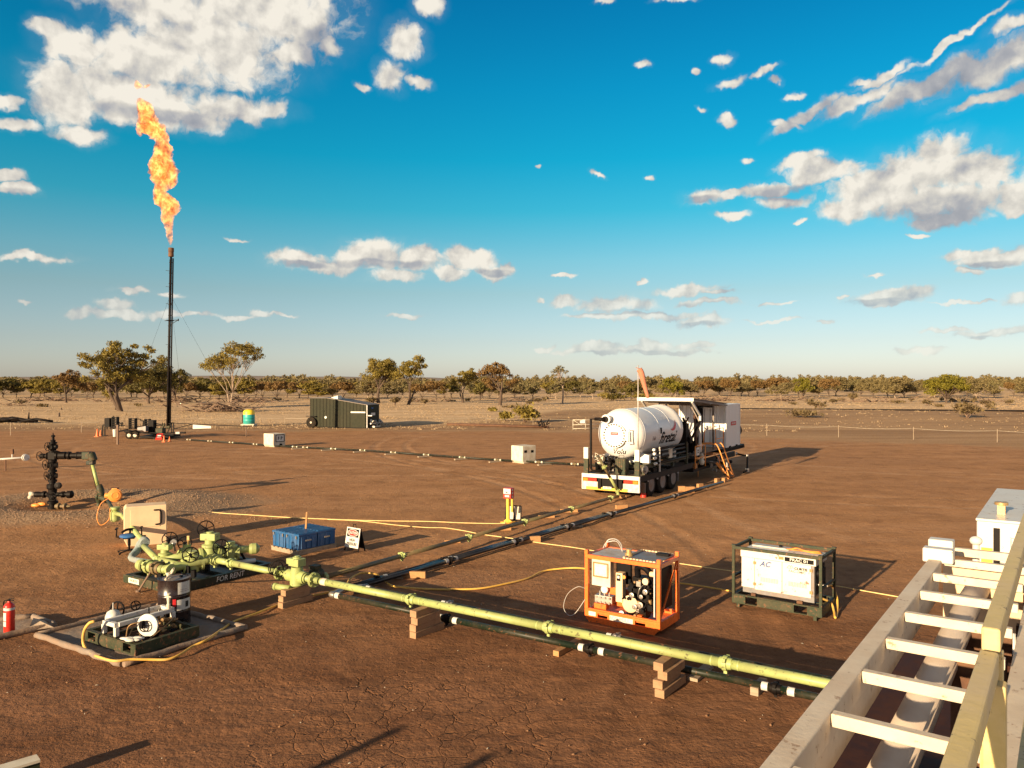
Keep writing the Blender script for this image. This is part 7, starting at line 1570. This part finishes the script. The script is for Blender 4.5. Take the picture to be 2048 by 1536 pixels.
mb = MB(); mb.bb(x1-.02, x1+.0, y0+.06, y1-.06, .45, .98); mb.cyl((x1, .3, .85), (x1+.05, .3, .85), .08); mb.bb(x1, x1+.03, .5, .75, .5, .9); mb.build('instrument_panel', 'ink', t)
mb = MB(); mb.lathe((x1-.02, .35, .62), (1, 0, 0), [(0, .03), (.06, .03), (.06, .045), (.10, .045), (.10, .025), (.20, .025)], 12); mb.build('air_outlet', 'steel', t)
MB().box((.42, .09, .285), (.09, .05, .06)).box((1.34, .09, .285), (.11, .05, .06)).build('mount', 'rust', t)
# hose ends on the compressor
CM = Matrix.Translation(cp) @ Matrix.Rotation(-R_(37), 4, 'Z')
def hose(pts, r, label, mat='hose', name='air_hose', cat='hose'):
    pts = bez([Vector(q) for q in pts], 7); o = MB().tube(pts, r, 8).build(name, mat, origin=pts[0]); return tag(o, label, cat)
g_ = P(1672, 1240, .02)
hose([CM @ Vector((x1+.16, .35, .62)), P(1664, 1172, .48), P(1674, 1195, .25), P(1675, 1222, .06), P(1671, 1236, .03), P(1668, 1222, .1), P(1662, 1206, .22), CM @ Vector((x1+.02, .45, .34))], .022, 'yellow hose looping from the compressor side down to the ground and back')
# ================================================================ HOSES AND AIR LINES
IM = Matrix.Translation(ip) @ Matrix.Rotation(-R_(32), 4, 'Z')
hz = lambda px, py, z=.03: P(px, py, z)
hose([P(188, 1243, .55), P(178, 1247, .52), P(168, 1262, .38), P(166, 1285, .16), P(173, 1301, .07), P(183, 1309, .06)], .026, 'yellow hose dropping from the white framed skid onto the mat')
hose([P(190, 1312, .10), P(226, 1322, .13), P(262, 1319, .12), P(300, 1319.5, .08), P(335, 1319, .06), P(360, 1309, .08), P(385, 1293, .10), P(415, 1279, .14), P(445, 1258, .07), P(470, 1242, .05), P(510, 1228, .04), P(562, 1208, .04), P(612, 1194, .04), P(660, 1184, .04), P(690, 1172, .06), P(700, 1158, .09), P(720, 1147, .10), P(745, 1147, .10), P(760, 1153, .04), P(780, 1170, .04), P(800, 1174, .04), P(850, 1178, .03), P(905, 1179, .03), P(960, 1177, .03), P(1010, 1168, .03), P(1055, 1157, .03), P(1085, 1143, .04), P(1115, 1138, .06), P(1150, 1136, .10), P(1176, 1138, .25)], .022, 'long yellow hose winding across the pad from the mat to the orange skid')
hose([P(1345, 1165, .10), P(1380, 1169, .04), P(1425, 1176, .04), P(1470, 1184, .05), P(1490, 1189, .12)], .020, 'yellow hose on the ground between the orange skid and the compressor')
hose([Vector((bv.x+.12, bv.y-.05, .75)), P(243, 1016, .3), P(262, 1018, .03), P(320, 1018, .03), P(380, 1020, .03), P(440, 1026, .03), P(500, 1030, .03), P(560, 1034, .03), P(622, 1037, .03), P(700, 1040, .03), P(780, 1042, .03), P(860, 1043, .03), P(930, 1046, .03), P(1004, 1047, .03), P(1010, 1043, .12)], .014, 'thin cream line running along the dirt from the orange actuator to the call post', 'rope', 'air_line', 'air line')
hose([P(655, 1039, .04), P(720, 1042, .03), P(790, 1050, .03), P(850, 1055, .03), P(890, 1056, .03), P(930, 1062, .03), P(965, 1069, .03), P(1018, 1076, .03), P(1080, 1086, .03), P(1140, 1094, .03), P(1197, 1103, .03), P(1260, 1112, .03), P(1345, 1125, .03), P(1440, 1139, .03), P(1500, 1147, .03), P(1580, 1160, .03), P(1672, 1172, .03), P(1740, 1184, .03), P(1815, 1197, .03)], .012, 'thin cream line crossing the pad behind the orange skid and compressor', 'rope', 'air_line', 'air line')
hose([Vector((bv.x-.1, bv.y-.1, .95)), Vector((bv.x-.35, bv.y-.2, .75)), Vector((bv.x-.42, bv.y-.3, .35)), Vector((bv.x-.30, bv.y-.3, .1)), Vector((bv.x-.1, bv.y-.2, .25)), Vector((bv.x-.08, bv.y-.15, .6))], .013, 'looped orange air line hanging from the orange actuator', 'actuator', 'air_line', 'air line')
# ================================================================ SITE EDGE: STAKES, TAPE, GATE, CASING, BANK SHADE LINE
stk = [(-60, 874, 846, 'left of'), (21, 871, 845), (162.6, 865, 842.5), (396.5, 848.5, 836), (569.5, 848, 835.5), (972, 847.5, 836), (1066, 852, 835), (1533.5, 871.4, 847.7), (1677, 875, 850.6), (1827, 879.5, 854), (1994.6, 884.5, 858.5), (2180, 890, 862)]
wh = ['outside the left frame edge', 'nearest the left edge of the photo', 'between the wellhead and the flare stand', 'behind the boom sign', 'left of the dark green trailer', 'behind the rusty casing pipes', 'beside the wiry shrub and the casing ends', 'first right of the white container', 'second right of the white container', 'third right of the white container', 'fourth right of the white container', 'outside the right frame edge']
tops = []
for s_, w_ in zip(stk, wh):
    p, h = PT(s_[0], s_[1], s_[2]); z0 = gz(p.x, p.y); tops.append(p+Z*(z0+h*.88)); tag(MB().bar((0, 0, -.1), (0, 0, h), .035, .035).build('fence_stake', 'paletimber', origin=(0, 0, 0)), 'thin pale stake of the pad fence %s' % w_, 'fence stake', 'pale stakes of the pad fence').location = (p.x, p.y, z0)
for i, grp in enumerate(([0, 1, 2, 3, 4, 5, 6], [6, 7, 8, 9, 10, 11])):
    mb = MB()
    for a, b in zip(grp[:-1], grp[1:]): pa, pb = tops[a], tops[b]; mb.tube([pa.lerp(pb, k/6)-Z*.10*math.sin(math.pi*k/6) for k in range(7)], .008, 4)
    tag(mb.build('fence_tape', 'offwhite', origin=tops[grp[0]]), ['thin pale tape strung between the stakes left of the trailer', 'thin pale tape strung between the stakes right of the trailer'][i], 'fence tape')
g0_, g1_ = P(1146, 860), P(1205, 858); t = thing('gate', 'white tubular gate frame lying open behind the tank trailer', 'gate', g0_)
mb = MB(); u = (g1_-g0_); 
for z_ in (.12, .50, .98): mb.tube([g0_+Z*z_, g1_+Z*z_], .03, 6)
for f_ in (0, .42, 1): q_ = g0_+u*f_; mb.tube([q_+Z*.05, q_+Z*1.0], .03, 6)
mb.tube([g0_+Z*.98, g0_+u*.42+Z*.15], .025, 6); mb.build('gate_frame', 'offwhite', t, world=True); q_ = g0_+u*.32; MB().box(q_+Z*.80, (.5, .05, .35)).build('gate_sign', 'label', t, world=True)
for i in range(5):
    a = P(905, 851)+Vector((rd.uniform(-1, 1), .35*i-.7, 0)); b = P(1085, 856)+Vector((rd.uniform(-.6, .6), .35*i-.7, 0)); o = MB().tube([a+Z*(.14+.0*i), b+Z*.14], .11, 10).build('casing_pipe', 'rust', origin=a); tag(o, 'long rusty casing pipe lying in the row before the wiry shrub', 'casing pipe', 'rusty casing pipes on the ground')
mb = MB()
for i in range(9): c = P(1086, 857)+Vector((rd.uniform(-.5, .6), rd.uniform(-.5, .5), rd.uniform(.1, .5))); mb.tube([c, c+Vector((rd.uniform(-.5, .5), 0, rd.uniform(0, .5)))], .06, 6)
tag(mb.build('scrap_heap', 'ink', origin=P(1086, 857)), 'small dark heap of scrap at the right end of the casing pipes', 'scrap')
pa = [P(px, 818+(px-1480)*.0075, .12) for px in (1380, 1500, 1620, 1740, 1860, 1980, 2100)]
tag(MB().tube(pa, .16, 8).build('bank_shade_line', 'ink', origin=pa[0]), 'long black tube standing in for the shadowed bank edge at the right', 'pipe')  # black tube stands in for the shadow along the bank edge
# white vent line at the left edge
t = thing('vent_line', 'thin white pipe with a flanged end entering from the left edge', 'pipe', Q(57, 914, 40)); A_ = lambda zx, zy: Q(zx/5.689, 820+zy/5.689, 40)
MB().tube([A_(-260, 582), A_(0, 560), A_(290, 540)], .055, 10).build('pipe_section', 'white', t, world=True); mb = MB(); mb.lathe(A_(290, 540), (1, -.5, .05), [(-.06, .18), (.0, .18), (.0, .09), (.05, .09), (.05, .16), (.10, .16)], 16); mb.build('end_flange', 'white', t, world=True)
MB().tube([A_(138, 550), A_(138, 500)], .03, 8).build('riser', 'white', t, world=True); a = A_(138, 500); MB().box(a+Z*.12, (.12, .12, .26)).build('riser_cap', 'rust', t, world=True)
a = A_(-200, 578); MB().bar((a.x, a.y, 0), a, .1).build('support', 'white', t, world=True); a = A_(60, 556); MB().bar((a.x, a.y, 0), a-Z*.05, .06).build('support', 'rust', t, world=True)
# pale topped steel beam just entering the bottom left corner
a = P(76, 1517, .28); b = P(-60, 1557, .28); d_ = (b-a).normalized(); t = thing('steel_beam', 'pale topped dark steel beam end cutting into the bottom left corner', 'beam', (a.x, a.y, 0))
MB().bar(a-Z*.15, b-Z*.15, .14, .26).build('web', 'framegreen', t, world=True); MB().bar(a, b, .18, .03).build('top_flange', 'offwhite', t, world=True)
